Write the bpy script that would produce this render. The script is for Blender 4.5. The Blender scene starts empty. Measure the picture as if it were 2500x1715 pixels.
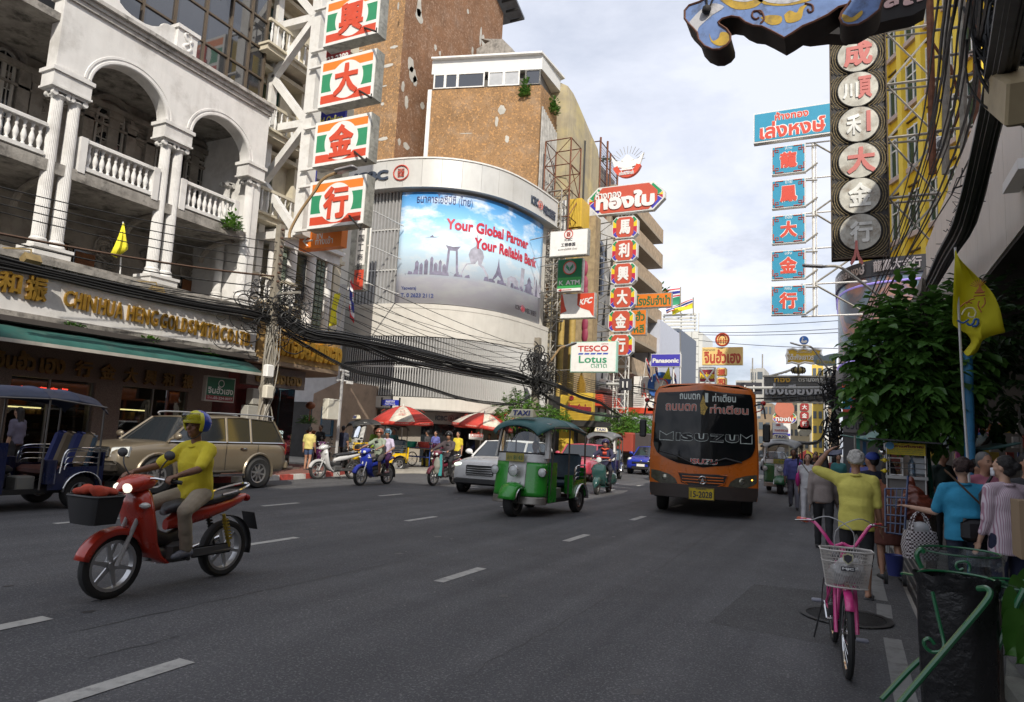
import bpy,bmesh,math,random;import numpy as np;from mathutils import Vector,Matrix;from mathutils.geometry import delaunay_2d_cdt;random.seed(7);Rg,En=range,enumerate
def iv(n,k,v):n.inputs[k].default_value=v
Co,Si,Ru,Rn=math.cos,math.sin,random.uniform,random.gauss;SC=bpy.context.scene;COL=SC.collection;PI=math.pi;R=math.radians;V=Vector;G=lambda*a:V(a if len(a)>1 else a[0]);CAMH=1.6;ROLL=.049;PITCH=math.atan(211/1666);YAW=R(26.1867);FPX=1667;cd=bpy.data.cameras.new('camera');cam=bpy.data.objects.new('camera',cd);COL.objects.link(cam);SC.camera=cam;cd.lens=24;cd.sensor_width=36;cd.clip_start=.05;cd.clip_end=3000;_f=G(-Si(YAW)*Co(PITCH),Co(YAW)*Co(PITCH),Si(PITCH));_r0=G(Co(YAW),Si(YAW),0);_u0=_r0 .cross(_f);_r=_r0*Co(ROLL)+_u0*Si(ROLL);_u=-_r0*Si(ROLL)+_u0*Co(ROLL);cam.matrix_world=Matrix(((_r.x,_u.x,-_f.x,0),(_r.y,_u.y,-_f.y,0),(_r.z,_u.z,-_f.z,CAMH),(0,0,0,1)))
def S(x,y,Y=None,X=None,Z=None):
 d=_r*((x-1250)/FPX)-_u*((y-857.5)/FPX)+_f
 if X is not None:t=X/d.x
 elif Y is not None:t=Y/d.y
 else:t=(Z-CAMH)/d.z
 return G(0,0,CAMH)+d*t
SUN=G(.42,-.68,.6).normalized();w=bpy.data.worlds.new('World');SC.world=w;w.use_nodes=1;nt=w.node_tree;N=nt.nodes;L=nt.links;N.clear();out=N.new('ShaderNodeOutputWorld');sky=N.new('ShaderNodeTexSky');sky.sky_type='NISHITA';sky.sun_disc=0;sky.sun_elevation=math.asin(SUN.z);sky.sun_rotation=math.atan2(SUN.x,SUN.y);sky.altitude=10;sky.dust_density=1.5;sky.air_density=1;sky.ozone_density=1.5;bg1=N.new('ShaderNodeBackground');bg1 .inputs[1].default_value=.125;L.new(sky.outputs[0],bg1 .inputs[0]);tc=N.new('ShaderNodeTexCoord')
def wnode(t,**k):
 n=N.new(t)
 for a,b in k.items():setattr(n,a,b)
 return n
sep=wnode('ShaderNodeSeparateXYZ');L.new(tc.outputs['Generated'],sep.inputs[0]);mp=wnode('ShaderNodeMapping');iv(mp,'Scale',(1,1,2.3));iv(mp,'Location',(.35,.1,.2));L.new(tc.outputs['Generated'],mp.inputs[0]);n1=wnode('ShaderNodeTexNoise');n1 .inputs['Scale'].default_value=2.3;n1 .inputs['Detail'].default_value=9;n1 .inputs['Roughness'].default_value=.56;n1 .inputs['Distortion'].default_value=.15;L.new(mp.outputs[0],n1 .inputs['Vector']);n2=wnode('ShaderNodeTexNoise');n2 .inputs['Scale'].default_value=5;n2 .inputs['Detail'].default_value=8;n2 .inputs['Roughness'].default_value=.6;L.new(mp.outputs[0],n2 .inputs['Vector']);cr=wnode('ShaderNodeValToRGB');cr.color_ramp.elements[0].position=.3;cr.color_ramp.elements[0].color=(.45,.45,.45,1);cr.color_ramp.elements[1].position=.56;cr.color_ramp.elements[1].color=(1,1,1,1);L.new(n1 .outputs[0],cr.inputs[0]);cr2=wnode('ShaderNodeValToRGB');e=cr2 .color_ramp.elements;e[0].position=.36;e[0].color=(.38,.41,.48,1);e[1].position=.62;e[1].color=(.93,.93,.95,1);m=e.new(.47);m.color=(.7,.73,.82,1);L.new(n2 .outputs[0],cr2 .inputs[0]);hz=wnode('ShaderNodeMapRange');iv(hz,1,0);iv(hz,2,.45);iv(hz,3,1);iv(hz,4,0);L.new(sep.outputs['Z'],hz.inputs[0]);hi=wnode('ShaderNodeMixRGB');iv(hi,1,(.66,.69,.78,1));L.new(hz.outputs[0],hi.inputs[0]);L.new(cr2 .outputs[0],hi.inputs[2]);bg2=wnode('ShaderNodeBackground');bg2 .inputs[1].default_value=1.3;L.new(hi.outputs[0],bg2 .inputs[0]);mx=wnode('ShaderNodeMixShader');L.new(cr.outputs[0],mx.inputs[0]);L.new(bg1 .outputs[0],mx.inputs[1]);L.new(bg2 .outputs[0],mx.inputs[2]);L.new(mx.outputs[0],out.inputs[0]);sl=bpy.data.lights.new('sun','SUN');sl.energy=4.2;sl.angle=R(.55);sl.color=(1,.93,.82);so=bpy.data.objects.new('sun',sl);COL.objects.link(so);so.rotation_mode='QUATERNION';so.rotation_quaternion=(-SUN).to_track_quat('-Z','Y');SC.view_settings.view_transform='Standard';SC.view_settings.look='None';SC.view_settings.exposure=.08;SC.view_settings.gamma=1;SC.cycles.max_bounces=6;SC.cycles.diffuse_bounces=3;SC.cycles.glossy_bounces=3;SC.cycles.transparent_max_bounces=12;SC.cycles.transmission_bounces=3;SC.cycles.use_denoising=1;MATS={}
def srgb(h):
 h=h.lstrip('#');c=[int(h[i:i+2],16)/255 for i in(0,2,4)]
 return tuple(x/12.92 if x<.04045 else((x+.055)/1.055)**2.4 for x in c)
def M(name,col=(.5,.5,.5),Rh=.6,metal=0,var=.12,scale=3,Bu=0,Bc=40,Sk=0,Sc=(.08,.075,.06),Gm=0,Gc=(.06,.055,.045),Gl=1.5,coat=0,spec=.5,Sx=None):
 if name in MATS:return MATS[name]
 if isinstance(col,str):col=srgb(col)
 m=bpy.data.materials.new(name);m.use_nodes=1;nt=m.node_tree;N=nt.nodes;L=nt.links;b=N['Principled BSDF'];iv(b,'Roughness',Rh);iv(b,'Metallic',metal);iv(b,'Specular IOR Level',spec);iv(b,'Coat Weight',coat);iv(b,'Coat Roughness',.06);iv(b,'Base Color',(*col,1));tc=N.new('ShaderNodeTexCoord');cur=None
 def noise(sc,det=4,vec=None,rg=.55):
  n=N.new('ShaderNodeTexNoise');iv(n,'Scale',sc);iv(n,'Detail',det);iv(n,'Roughness',rg);L.new(vec or tc.outputs['Object'],n.inputs['Vector']);return n.outputs[0]
 def ramp(src,p0,p1,c0=(0,0,0,1),c1=(1,1,1,1)):
  r=N.new('ShaderNodeValToRGB');r.color_ramp.elements[0].position=p0;r.color_ramp.elements[1].position=p1;r.color_ramp.elements[0].color=c0;r.color_ramp.elements[1].color=c1;L.new(src,r.inputs[0]);return r.outputs[0]
 def mix(fac,a,bc,mode='MIX'):
  x=N.new('ShaderNodeMixRGB');x.blend_type=mode
  if isinstance(fac,(int,float)):iv(x,0,fac)
  else:L.new(fac,x.inputs[0])
  for i,s in((1,a),(2,bc)):
   if isinstance(s,tuple):iv(x,i,(*s[:3],1))
   else:L.new(s,x.inputs[i])
  return x.outputs[0]
 def mul(s,k):
  x=N.new('ShaderNodeMath');x.operation='MULTIPLY';iv(x,1,k);L.new(s,x.inputs[0]);return x.outputs[0]
 if var:
  n=ramp(noise(scale,6),.3,.7);cur=mix(n,tuple(c*(1-var)for c in col),tuple(min(1,c*(1+var*.7))for c in col))
 else:cur=col
 if Sx:
  vor=noise(Sx[1],2);cur=mix(ramp(vor,.56,.62),cur,Sx[0]);vor2=noise(Sx[1]*1.7,2);cur=mix(mul(ramp(vor2,.58,.64),.6),cur,tuple(c*.35 for c in col))
 if Sk:
  mp=N.new('ShaderNodeMapping');iv(mp,'Scale',(3.2,3.2,.22));L.new(tc.outputs['Object'],mp.inputs[0]);s1=ramp(noise(1.6,7,mp.outputs[0],.65),.48,.78);s2=ramp(noise(.7,4),.35,.7);f=mix(1,s1,s2,'MULTIPLY');cur=mix(mul(f,Sk),cur,Sc)
 if Gm:
  g=ramp(noise(Gl,8,None,.68),.5,.66);cur=mix(mul(g,Gm),cur,Gc)
 if not isinstance(cur,tuple):L.new(cur,b.inputs['Base Color'])
 if var:
  rr=N.new('ShaderNodeMapRange');iv(rr,3,max(.02,Rh-.08));iv(rr,4,min(1,Rh+.1));L.new(noise(scale*2.3,5),rr.inputs[0]);L.new(rr.outputs[0],b.inputs['Roughness'])
 if Bu:
  bp=N.new('ShaderNodeBump');iv(bp,'Strength',min(1,Bu));iv(bp,'Distance',.02);L.new(noise(Bc,6),bp.inputs['Height']);L.new(bp.outputs[0],b.inputs['Normal'])
 MATS[name]=m;return m
def EM(name,col,strength):
 if name in MATS:return MATS[name]
 if isinstance(col,str):col=srgb(col)
 m=bpy.data.materials.new(name);m.use_nodes=1;b=m.node_tree.nodes['Principled BSDF'];iv(b,'Base Color',(*col,1));iv(b,'Emission Color',(*col,1));iv(b,'Emission Strength',strength);MATS[name]=m;return m
def GL(name,tint=(.55,.6,.6),fac=.35,Rh=.03):
 if name in MATS:return MATS[name]
 m=bpy.data.materials.new(name);m.use_nodes=1;nt=m.node_tree;N=nt.nodes;L=nt.links;N.clear();o=N.new('ShaderNodeOutputMaterial');t=N.new('ShaderNodeBsdfTransparent');iv(t,0,(*tint,1));g=N.new('ShaderNodeBsdfGlossy');iv(g,'Roughness',Rh);iv(g,0,(.95,.97,1,1));lw=N.new('ShaderNodeLayerWeight');iv(lw,0,fac);mm=N.new('ShaderNodeMath');mm.operation='MULTIPLY_ADD';iv(mm,1,.9);iv(mm,2,.05);L.new(lw.outputs['Fresnel'],mm.inputs[0]);x=N.new('ShaderNodeMixShader');L.new(mm.outputs[0],x.inputs[0]);L.new(t.outputs[0],x.inputs[1]);L.new(g.outputs[0],x.inputs[2]);L.new(x.outputs[0],o.inputs[0]);MATS[name]=m;return m
def Pl(*a,**k):
 if not isinstance(a[0],str):a=(str(a),)+a
 return M(*a,var=k.pop('var',.06),**k)
def cyc(n):return[2*PI*i/n for i in Rg(n)]
def Bs(d,up=None):
 d=d.normalized();up=up or(G(0,0,1)if abs(d.z)<.95 else G(1,0,0));a=d.cross(up).normalized();return a,a.cross(d).normalized()
class MB:
 def __init__(s):s.v=[];s.f=[];s.m=[];s.mi=0
 def add(s,vs,fs):
  n=len(s.v);s.v.extend([tuple(p)for p in vs]);s.f.extend([tuple(i+n for i in f)for f in fs]);s.m.extend([s.mi]*len(fs));return s
 def Hx(s,p):return s.add(p,[(0,3,2,1),(4,5,6,7),(0,1,5,4),(1,2,6,5),(2,3,7,6),(3,0,4,7)])
 def Bx(s,x0,x1,y0,y1,z0,z1):
  return s.Hx([(x0,y0,z0),(x1,y0,z0),(x1,y1,z0),(x0,y1,z0),(x0,y0,z1),(x1,y0,z1),(x1,y1,z1),(x0,y1,z1)])
 def Cb(s,c,sz,rot=None):
  h=V(sz)/2;P=[G(a*h.x,b*h.y,d*h.z)for d in(-1,1)for a,b in((-1,-1),(1,-1),(1,1),(-1,1))]
  if rot is not None:P=[rot@p for p in P]
  return s.Hx([p+V(c)for p in P])
 def Bb(s,c,sz,b=.02,rot=None):
  h=V(sz)/2;b=min(b,h.x*.9,h.y*.9,h.z*.9);rings=[]
  for z,i in((-h.z,b),(-h.z+b,0),(h.z-b,0),(h.z,b)):
   x=h.x-i;y=h.y-i;k=b*.6 if not i else 0;rings.append([G(x-b,-y,z),G(x,-y+b,z),G(x,y-b,z),G(x-b,y,z),G(-x+b,y,z),G(-x,y-b,z),G(-x,-y+b,z),G(-x+b,-y,z)])
  vs=[(rot@p if rot is not None else p)+V(c)for r_ in rings for p in r_];fs=[tuple(Rg(7,-1,-1)),tuple(Rg(24,32))]
  for k in Rg(3):
   for i in Rg(8):j=(i+1)%8;fs.append((k*8+i,k*8+j,k*8+8+j,k*8+8+i))
  return s.add(vs,fs)
 def Pr(s,pts,d,cap=1):
  n=len(pts);d=V(d);vs=[V(p)for p in pts]+[V(p)+d for p in pts];fs=[(i,(i+1)%n,(i+1)%n+n,i+n)for i in Rg(n)]
  if cap:fs+=[tuple(Rg(n-1,-1,-1)),tuple(Rg(n,2*n))]
  return s.add(vs,fs)
 def Qd(s,*p):return s.add(p,[tuple(Rg(len(p)))])
 def Tb(s,pts,r,n=6,Cl=0,flat=1,up=None,Ck=1):
  P=[V(p)for p in pts];k=len(P);rs=r if isinstance(r,(list,tuple))else[r]*k;vs=[];a0=None
  for i,p in En(P):
   if Cl:d=P[(i+1)%k]-P[i-1]
   else:d=P[min(i+1,k-1)]-P[max(i-1,0)]
   if d.length<1e-9:d=G(0,0,1)
   d.normalize()
   if a0 is None:a,b=Bs(d,up)
   else:
    a=(a0-d*a0 .dot(d))
    if a.length<1e-6:a,b=Bs(d,up)
    else:a.normalize();b=d.cross(a)*-1;b=a.cross(d).normalized()
   a0=a
   for j in Rg(n):
    t=2*PI*j/n;vs.append(p+a*(Co(t)*rs[i])+b*(Si(t)*rs[i]*flat))
  fs=[]
  for i in Rg(k if Cl else k-1):
   for j in Rg(n):
    i2=(i+1)%k;j2=(j+1)%n;fs.append((i*n+j,i*n+j2,i2*n+j2,i2*n+j))
  if not Cl and Ck:fs+=[tuple(Rg(n-1,-1,-1)),tuple(Rg((k-1)*n,k*n))]
  return s.add(vs,fs)
 def cap(s,p0,p1,r0,r1=None,n=8,flat=1,up=None):
  r1=r0 if r1 is None else r1;p0=V(p0);p1=V(p1);d=(p1-p0);d=d.normalized()if d.length>1e-6 else G(0,0,1)
  if(p1-p0).length<1e-6:p1=p0+d*1e-4
  P=[];Q=[]
  for a in(-88,-60,-30,0):P.append(p0+d*(r0*Si(R(a))));Q.append(r0*Co(R(a)))
  for a in(0,30,60,88):P.append(p1+d*(r1*Si(R(a))));Q.append(r1*Co(R(a)))
  return s.Tb(P,Q,n,flat=flat,up=up)
 def El(s,c,rad,rot=None,nu=12,nv=8):
  c=V(c);vs=[];fs=[]
  for i in Rg(nv+1):
   th=PI*i/nv
   for j in Rg(nu):
    ph=2*PI*j/nu;p=G(rad[0]*Si(th)*Co(ph),rad[1]*Si(th)*Si(ph),rad[2]*Co(th));vs.append((rot@p if rot is not None else p)+c)
  for i in Rg(nv):
   for j in Rg(nu):fs.append((i*nu+j,(i+1)*nu+j,(i+1)*nu+(j+1)%nu,i*nu+(j+1)%nu))
  return s.add(vs,fs)
 def Lk(s,prof,c,n=16,axis='z'):
  c=V(c);vs=[];fs=[];m=n
  for r,z in prof:
   for j in Rg(m):
    t=2*PI*j/n;x,y=r*Co(t),r*Si(t);p={'z':G(x,y,z),'x':G(z,x,y),'y':G(x,z,y)}[axis];vs.append(p+c)
  for i in Rg(len(prof)-1):
   for j in Rg(n):
    j2=(j+1)%m;fs.append((i*m+j,i*m+j2,(i+1)*m+j2,(i+1)*m+j))
  return s.add(vs,fs)
 def Lf(s,rings,close=1,Ck=1):
  n=len(rings[0]);vs=[p for r_ in rings for p in r_];fs=[]
  for i in Rg(len(rings)-1):
   for j in Rg(n if close else n-1):j2=(j+1)%n;fs.append((i*n+j,i*n+j2,(i+1)*n+j2,(i+1)*n+j))
  if Ck and close:fs+=[tuple(Rg(n-1,-1,-1)),tuple(Rg((len(rings)-1)*n,len(rings)*n))]
  return s.add(vs,fs)
 def Sh(s,grid):
  n=len(grid[0]);vs=[p for r_ in grid for p in r_];fs=[(i*n+j,i*n+j+1,(i+1)*n+j+1,(i+1)*n+j)for i in Rg(len(grid)-1)for j in Rg(n-1)]
  return s.add(vs,fs)
 def mesh(s,name,off=None):
  me=bpy.data.meshes.new(name);vs=s.v
  if off is not None and(off.x or off.y or off.z):vs=[(a-off.x,b-off.y,c-off.z)for a,b,c in vs]
  me.from_pydata(vs,[],s.f);return me
OFF={}
def each(name,mat,parent,boxes,**k):
 r=[]
 for b in boxes:
  E=MB();E.Bx(*b);r.append(Bd(E,name,mat,parent,**k))
 return r
def Bd(E,name,mat,parent=None,Sm=1,kind=None,label=None,bevel=0,So=0,sub=0):
 mats=mat if isinstance(mat,(list,tuple))else[mat];off=OFF.get(parent.name)if parent is not None else None;me=E.mesh(name,off)
 for m in mats:me.materials.append(m)
 if len(mats)>1:me.polygons.foreach_set('material_index',E.m)
 o=bpy.data.objects.new(name,me);COL.objects.link(o)
 if Sm:
  me.polygons.foreach_set('use_smooth',[True]*len(me.polygons));me.set_sharp_from_angle(angle=R(42))
 if So:md=o.modifiers.new('solid','SOLIDIFY');md.thickness=So;md.offset=0
 if bevel:md=o.modifiers.new('bevel','BEVEL');md.width=bevel;md.segments=2;md.limit_method='ANGLE'
 if sub:md=o.modifiers.new('sub','SUBSURF');md.levels=sub;md.render_levels=sub
 if parent is not None:
  o.parent=parent
  if off is not None:OFF[o.name]=off
 if kind:o['kind']=kind
 if label:o['label']=label
 return o
def Th(name,label,*a,group=None):
 if not isinstance(a[0],str):a=(name.split('_')[-1],)+a
 cat,loc,rz,g=(a+(None,None))[:4];group=group or g;world=rz is None;rz=rz or 0;loc=tuple(loc);o=bpy.data.objects.new(name,None);COL.objects.link(o);o.empty_display_size=.2;o.location=loc;o.rotation_euler=(0,0,rz);o['label']=label;o['category']=cat
 if group:o['group']=group
 if world:OFF[o.name]=V(loc)
 return o
def tag(o,label,cat=None,group=None):
 cat=cat or o.name.split('.')[0].split('_')[-1];o['label']=label;o['category']=cat
 if group:o['group']=group
 return o
def one(E,name,mat,label,cat=None,group=None,**k):
 P=np.array(E.v);c=G(float(P[:,0].min()+P[:,0].max())/2,float(P[:,1].min()+P[:,1].max())/2,float(P[:,2].min()));E.v=[(a-c.x,b-c.y,d-c.z)for a,b,d in E.v];o=Bd(E,name,mat,None,**k);o.location=c;return tag(o,label,cat,group)
def St(E,name,mat,parent=None,**k):return Bd(E,name,mat,parent,kind='structure'if parent is None else None,**k)
TC={}
def outline(Tx,spacing=1):
 cu=bpy.data.curves.new('t','FONT');cu.body=Tx;cu.resolution_u=3;cu.space_character=spacing;ob=bpy.data.objects.new('t',cu);COL.objects.link(ob);dg=bpy.context.evaluated_depsgraph_get();dg.update();c2=ob.to_curve(dg);polys=[]
 for sp in c2 .splines:
  bp=sp.bezier_points;pts=[];n=len(bp)
  for i in Rg(n):
   a,b=bp[i],bp[(i+1)%n];p0,p1,p2,p3=a.co,a.handle_right,b.handle_left,b.co;straight=(p1-(p0+(p3-p0)/3)).length<1e-4 and(p2-(p0+(p3-p0)*2/3)).length<1e-4;vec=((p1-p0).length<1e-5 and(p2-p3).length<1e-5);k=1 if(straight or vec)else 3
   for j in Rg(k):
    t=j/k;q=p0*(1-t)**3+p1*3*t*(1-t)**2+p2*3*t*t*(1-t)+p3*t**3;pts.append((q.x,q.y))
  if len(pts)>2:polys.append(pts)
 ob.to_curve_clear();bpy.data.objects.remove(ob);bpy.data.curves.remove(cu)
 return polys
def lettershape(Tx,bold=0,spacing=1):
 key=(Tx,round(bold,3),spacing)
 if key in TC:return TC[key]
 polys=outline(Tx,spacing);A=0;out=[]
 for p in polys:
  q=[]
  for a in p:
   if not q or(abs(a[0]-q[-1][0])+abs(a[1]-q[-1][1]))>1e-4:q.append(a)
  if len(q)>2 and abs(q[0][0]-q[-1][0])+abs(q[0][1]-q[-1][1])<1e-4:q.pop()
  if len(q)<3:continue
  P=np.array(q);x,y=P[:,0],P[:,1];A+=.5*np.sum(x*np.roll(y,-1)-y*np.roll(x,-1));out.append(P)
 sgn=1 if A>0 else-1
 if bold:
  o2=[]
  for P in out:
   d=np.roll(P,-1,0)-P;l=np.linalg.norm(d,axis=1,keepdims=1)+1e-9;nrm=np.stack([d[:,1],-d[:,0]],1)/l*sgn;nn=nrm+np.roll(nrm,1,0);nn/=(np.linalg.norm(nn,axis=1,keepdims=1)+1e-6);o2 .append(P+nn*bold)
  out=o2
 verts=[];edges=[]
 for P in out:
  n0=len(verts);k=len(P);verts+=[G(float(a),float(b))for a,b in P];edges+=[(n0+i,n0+(i+1)%k)for i in Rg(k)]
 res=delaunay_2d_cdt(verts,edges,[],0,1e-5);Vv=np.array([(v.x,v.y)for v in res[0]]);T=np.array(res[2]);E0=np.array([verts[a]for a,b in edges]);E1=np.array([verts[b]for a,b in edges]);C=Vv[T].mean(1);wn=np.zeros(len(T),int)
 for i in Rg(0,len(T),400):
  c=C[i:i+400,None,:];up=(E0[None,:,1]<=c[...,1])&(E1[None,:,1]>c[...,1]);dn=(E0[None,:,1]>c[...,1])&(E1[None,:,1]<=c[...,1]);cr=(E1[None,:,0]-E0[None,:,0])*(c[...,1]-E0[None,:,1])-(c[...,0]-E0[None,:,0])*(E1[None,:,1]-E0[None,:,1]);wn[i:i+400]=(up&(cr>0)).sum(1)-(dn&(cr<0)).sum(1)
 T=T[wn!=0];P=np.concatenate(out);mn=P.min(0);mxx=P.max(0);r_=(Vv,T,out,mn,mxx);TC[key]=r_;return r_
def Tx(E,s,o,ux,uy,depth=.02,bold=.03,spacing=1):
 Vv,T,polys,mn,mxx=lettershape(s,bold,spacing);o=V(o);ux=V(ux);uy=V(uy);nrm=ux.cross(uy).normalized();sz=mxx-mn;kx=ux.length/sz[0];ky=uy.length/sz[1];a=ux.normalized();b=uy.normalized();f=lambda p,d:o+a*(p[0]-mn[0])*kx+b*(p[1]-mn[1])*ky+nrm*d;E.add([f(p,depth)for p in Vv],[tuple(int(i)for i in t)for t in T])
 if depth>.006:
  for P in polys:
   n=len(P);E.add([f(p,0)for p in P]+[f(p,depth)for p in P],[(i,(i+1)%n,(i+1)%n+n,i+n)for i in Rg(n)])
 return E
def Dc(E,c,r,nrm,n=20,th=0,r2=0,sx=1):
 a,b=Bs(V(nrm));b=-b if b.z<0 else b;c=V(c);nn=V(nrm).normalized();P=[c+a*Co(2*PI*i/n)*r*sx+b*Si(2*PI*i/n)*r for i in Rg(n)]
 if r2:
  Q=[c+a*Co(2*PI*i/n)*r2*sx+b*Si(2*PI*i/n)*r2 for i in Rg(n)];E.add([p+nn*th for p in P]+[q+nn*th for q in Q],[(i,(i+1)%n,(i+1)%n+n,i+n)for i in Rg(n)])
 elif th:E.Pr(P,nn*th)
 else:E.Qd(*P)
 return E
def arc(c,r,a0,a1,n,u=G(1,0,0),v=G(0,0,1)):
 c=V(c);return[c+u*(r*Co(R(a0+(a1-a0)*i/n)))+v*(r*Si(R(a0+(a1-a0)*i/n)))for i in Rg(n+1)]
def bez(p0,p1,p2,p3,n=10):
 p0,p1,p2,p3=V(p0),V(p1),V(p2),V(p3)
 return[p0*(1-t)**3+p1*3*t*(1-t)**2+p2*3*t*t*(1-t)+p3*t**3 for t in[i/n for i in Rg(n+1)]]
def sag(a,b,s,n=10):
 a,b=V(a),V(b);return[a.lerp(b,i/n)-G(0,0,s*4*(i/n)*(1-i/n))for i in Rg(n+1)]
def Sp(P,n=4):
 P=[V(p)for p in P];out=[]
 for i in Rg(len(P)-1):
  a=P[max(i-1,0)];b=P[i];c=P[i+1];d=P[min(i+2,len(P)-1)]
  for j in Rg(n):
   t=j/n;out.append(.5*((2*b)+(c-a)*t+(2*a-5*b+4*c-d)*t*t+(-a+3*b-3*c+d)*t**3))
 out.append(P[-1]);return out
K=3.5212
def zz(i,x,y):
 ox,oy={1:(0,0),2:(600,0),3:(1200,0),4:(1840,0),5:(0,400),6:(600,400),7:(1200,400),8:(1840,400),9:(0,800),10:(600,800),11:(1200,800),12:(1840,800)}[i]
 return ox+x/K,oy+y/K
def Z(i,x,y,Y=None,X=None,Z=None):return S(*zz(i,x,y),Y,X,Z)
def Ry(tl,br,Y):
 a=S(*tl,Y);b=S(*br,Y);return a.x,b.x,b.z,a.z
asph=M('asphalt',(.078,.078,.083),.78,var=.16,scale=1.1,Bu=.55,Bc=90,Gm=.35,Gc=(.035,.034,.034),Gl=.35,Sx=((.15,.15,.15),55));conc=M('concrete_ground',(.3,.28,.25),.9,var=.15,scale=1.5,Bu=.3,Bc=50,Gm=.5,Gc=(.12,.11,.1),Gl=.8);paver=M('pavement_right',(.13,.12,.115),.9,var=.2,scale=4,Bu=.3,Bc=60,Gm=.6,Gc=(.04,.038,.036),Gl=1.2);lanew=M('lane_paint',(.42,.41,.38),.75,var=.15,scale=9,Bu=.3,Bc=80,Gm=.55,Gc=(.13,.13,.13),Gl=6);nt=asph.node_tree;N=nt.nodes;L=nt.links;b=N['Principled BSDF'];src=b.inputs['Base Color'].links[0].from_socket;tc=N.new('ShaderNodeTexCoord');mp=N.new('ShaderNodeMapping');iv(mp,'Scale',(1.9,.05,1));L.new(tc.outputs['Object'],mp.inputs[0]);ns=N.new('ShaderNodeTexNoise');iv(ns,'Scale',1);iv(ns,'Detail',5);L.new(mp.outputs[0],ns.inputs['Vector']);r_=N.new('ShaderNodeValToRGB');r_.color_ramp.elements[0].position=.35;r_.color_ramp.elements[0].color=(.78,.78,.79,1);r_.color_ramp.elements[1].position=.65;r_.color_ramp.elements[1].color=(1.18,1.17,1.15,1);L.new(ns.outputs[0],r_.inputs[0]);mu=N.new('ShaderNodeMixRGB');mu.blend_type='MULTIPLY';iv(mu,0,1);L.new(src,mu.inputs[1]);L.new(r_.outputs[0],mu.inputs[2]);L.new(mu.outputs[0],b.inputs['Base Color']);E=MB();E.Bx(-400,400,-120,900,-1,0);ground=St(E,'ground',conc);E=MB();E.Qd((-15.5,-60,.004),(.62,-60,.004),(.62,400,.004),(-15.5,400,.004));road=St(E,'road',asph);tarm=Pl((.03,.03,.03),.6);rs0=random.Random(8)
def crack(P,w_=.008):
 Q=[];P=[G(x,y,0)for x,y in P]
 for a,b in zip(P,P[1:]):
  n=max(2,int((b-a).length/.12))
  for i in Rg(n):Q.append(a.lerp(b,i/n)+G(rs0 .gauss(0,.012),rs0 .gauss(0,.012),0))
 L_=[];R_=[]
 for i,q in En(Q):h=w_*rs0 .uniform(.2,1.2);L_.append(q+G(-h,0,.0055));R_.append(q+G(h,0,.0055))
 Bd(MB().Sh([L_,R_]),'crack',tarm,road)
crack([(-5.2,3.35),(-5.15,4.5),(-5.05,6.3),(-5,9)],.01);crack([(-4.55,3.1),(-4.5,3.9)]);crack([(-2.3,4.2),(-2.2,9),(-2.35,16)],.006);crack([(-8.8,7),(-8.7,13)],.007);crack([(-1.5,3),(.2,3.4)],.006)
def stain(c,r,m_,nm,n=16,z=.0065):
 Bd(MB().Qd(*[(c[0]+Co(2*PI*i/n)*r*rs0 .uniform(.6,1.2),c[1]+Si(2*PI*i/n)*r*1.6*rs0 .uniform(.6,1.2),z)for i in Rg(n)]),nm,m_,road)
oil=Pl((.048,.047,.047),.5)
for k in Rg(46):stain((rs0 .uniform(-12,-.4),rs0 .uniform(2.6,20)),rs0 .uniform(.015,.06),oil,'oil_spot',9)
lit9=Pl((.22,.21,.19))
for k in Rg(60):stain((rs0 .uniform(-8,0),rs0 .uniform(2.4,10)),rs0 .uniform(.004,.012),lit9,'grit',5,.007)
Bd(MB().Qd((-1.15,6.7,.0052),(.58,6.5,.0052),(.6,9.1,.0052),(-1,8.9,.0052)),'patch_repair',M('asphalt_patch',(.066,.065,.065),.85,var=.2,scale=2,Bu=.5,Bc=70,Sx=((.13,.13,.13),60)),road)
def lane(x,y0,y1,wd=.13):
 E=MB();E.Qd((x-wd/2,y0,.009),(x+wd/2,y0,.009),(x+wd/2,y1,.009),(x-wd/2,y1,.009));return Bd(E,'lane_marking',lanew,road)
for x,y0 in((-4,-1.3),(-4,2.42),(-4,6.6),(-4.02,10.45),(-4.05,14.3),(-7.2,6.85),(-7.18,10.6),(-7.15,14.4),(-10.55,6.4),(-10.45,10.35),(-10.4,14.1),(-5.7,2.5)):
 lane(x,y0,y0+1,.15 if y0<4 else.13)
for k in Rg(9):
 for x in(-4.05,-7.15,-10.4):lane(x,18.2+3.85*k,19.2+3.85*k)
E=MB()
for y0,y1 in((-2,4.1),(4.25,7.15),(8,8.7),(8.9,13.5),(14,30)):E.Qd((.26,y0,.009),(.4,y0,.009),(.42,y1,.009),(.28,y1,.009))
Bd(E,'edge_line',Pl((.2,.2,.19),.8,Gm=.5,Gl=7),road);dark=M('dark_iron',(.035,.034,.033),.6,metal=.5,var=.3,scale=12);E=MB();Dc(E,(-.02,7.75,.012),.42,(0,0,1),28,.01,.36)
for i in Rg(-9,10):
 h=math.sqrt(max(0,.36**2-(i*.037)**2));E.Bx(-.02-h,-.02+h,7.75+i*.037-.008,7.75+i*.037+.008,.006,.016)
tag(Bd(E,'manhole_cover',dark),'round iron manhole grating in the road behind the pink bicycle','manhole cover');E=MB()
for i in Rg(5):E.Bx(.66+i*.07,.7+i*.07,-2,14,.004,.015)
Bd(E,'drain_grating',dark,road);E=MB();E.Bx(1.05,4.2,-30,300,0,.13);rp=St(E,'right_pavement',paver);kerbm=M('kerb_stone',(.26,.25,.21),.85,var=.25,scale=5,Bu=.3,Bc=30,Gm=.7,Gc=(.06,.055,.05),Gl=3)
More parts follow.
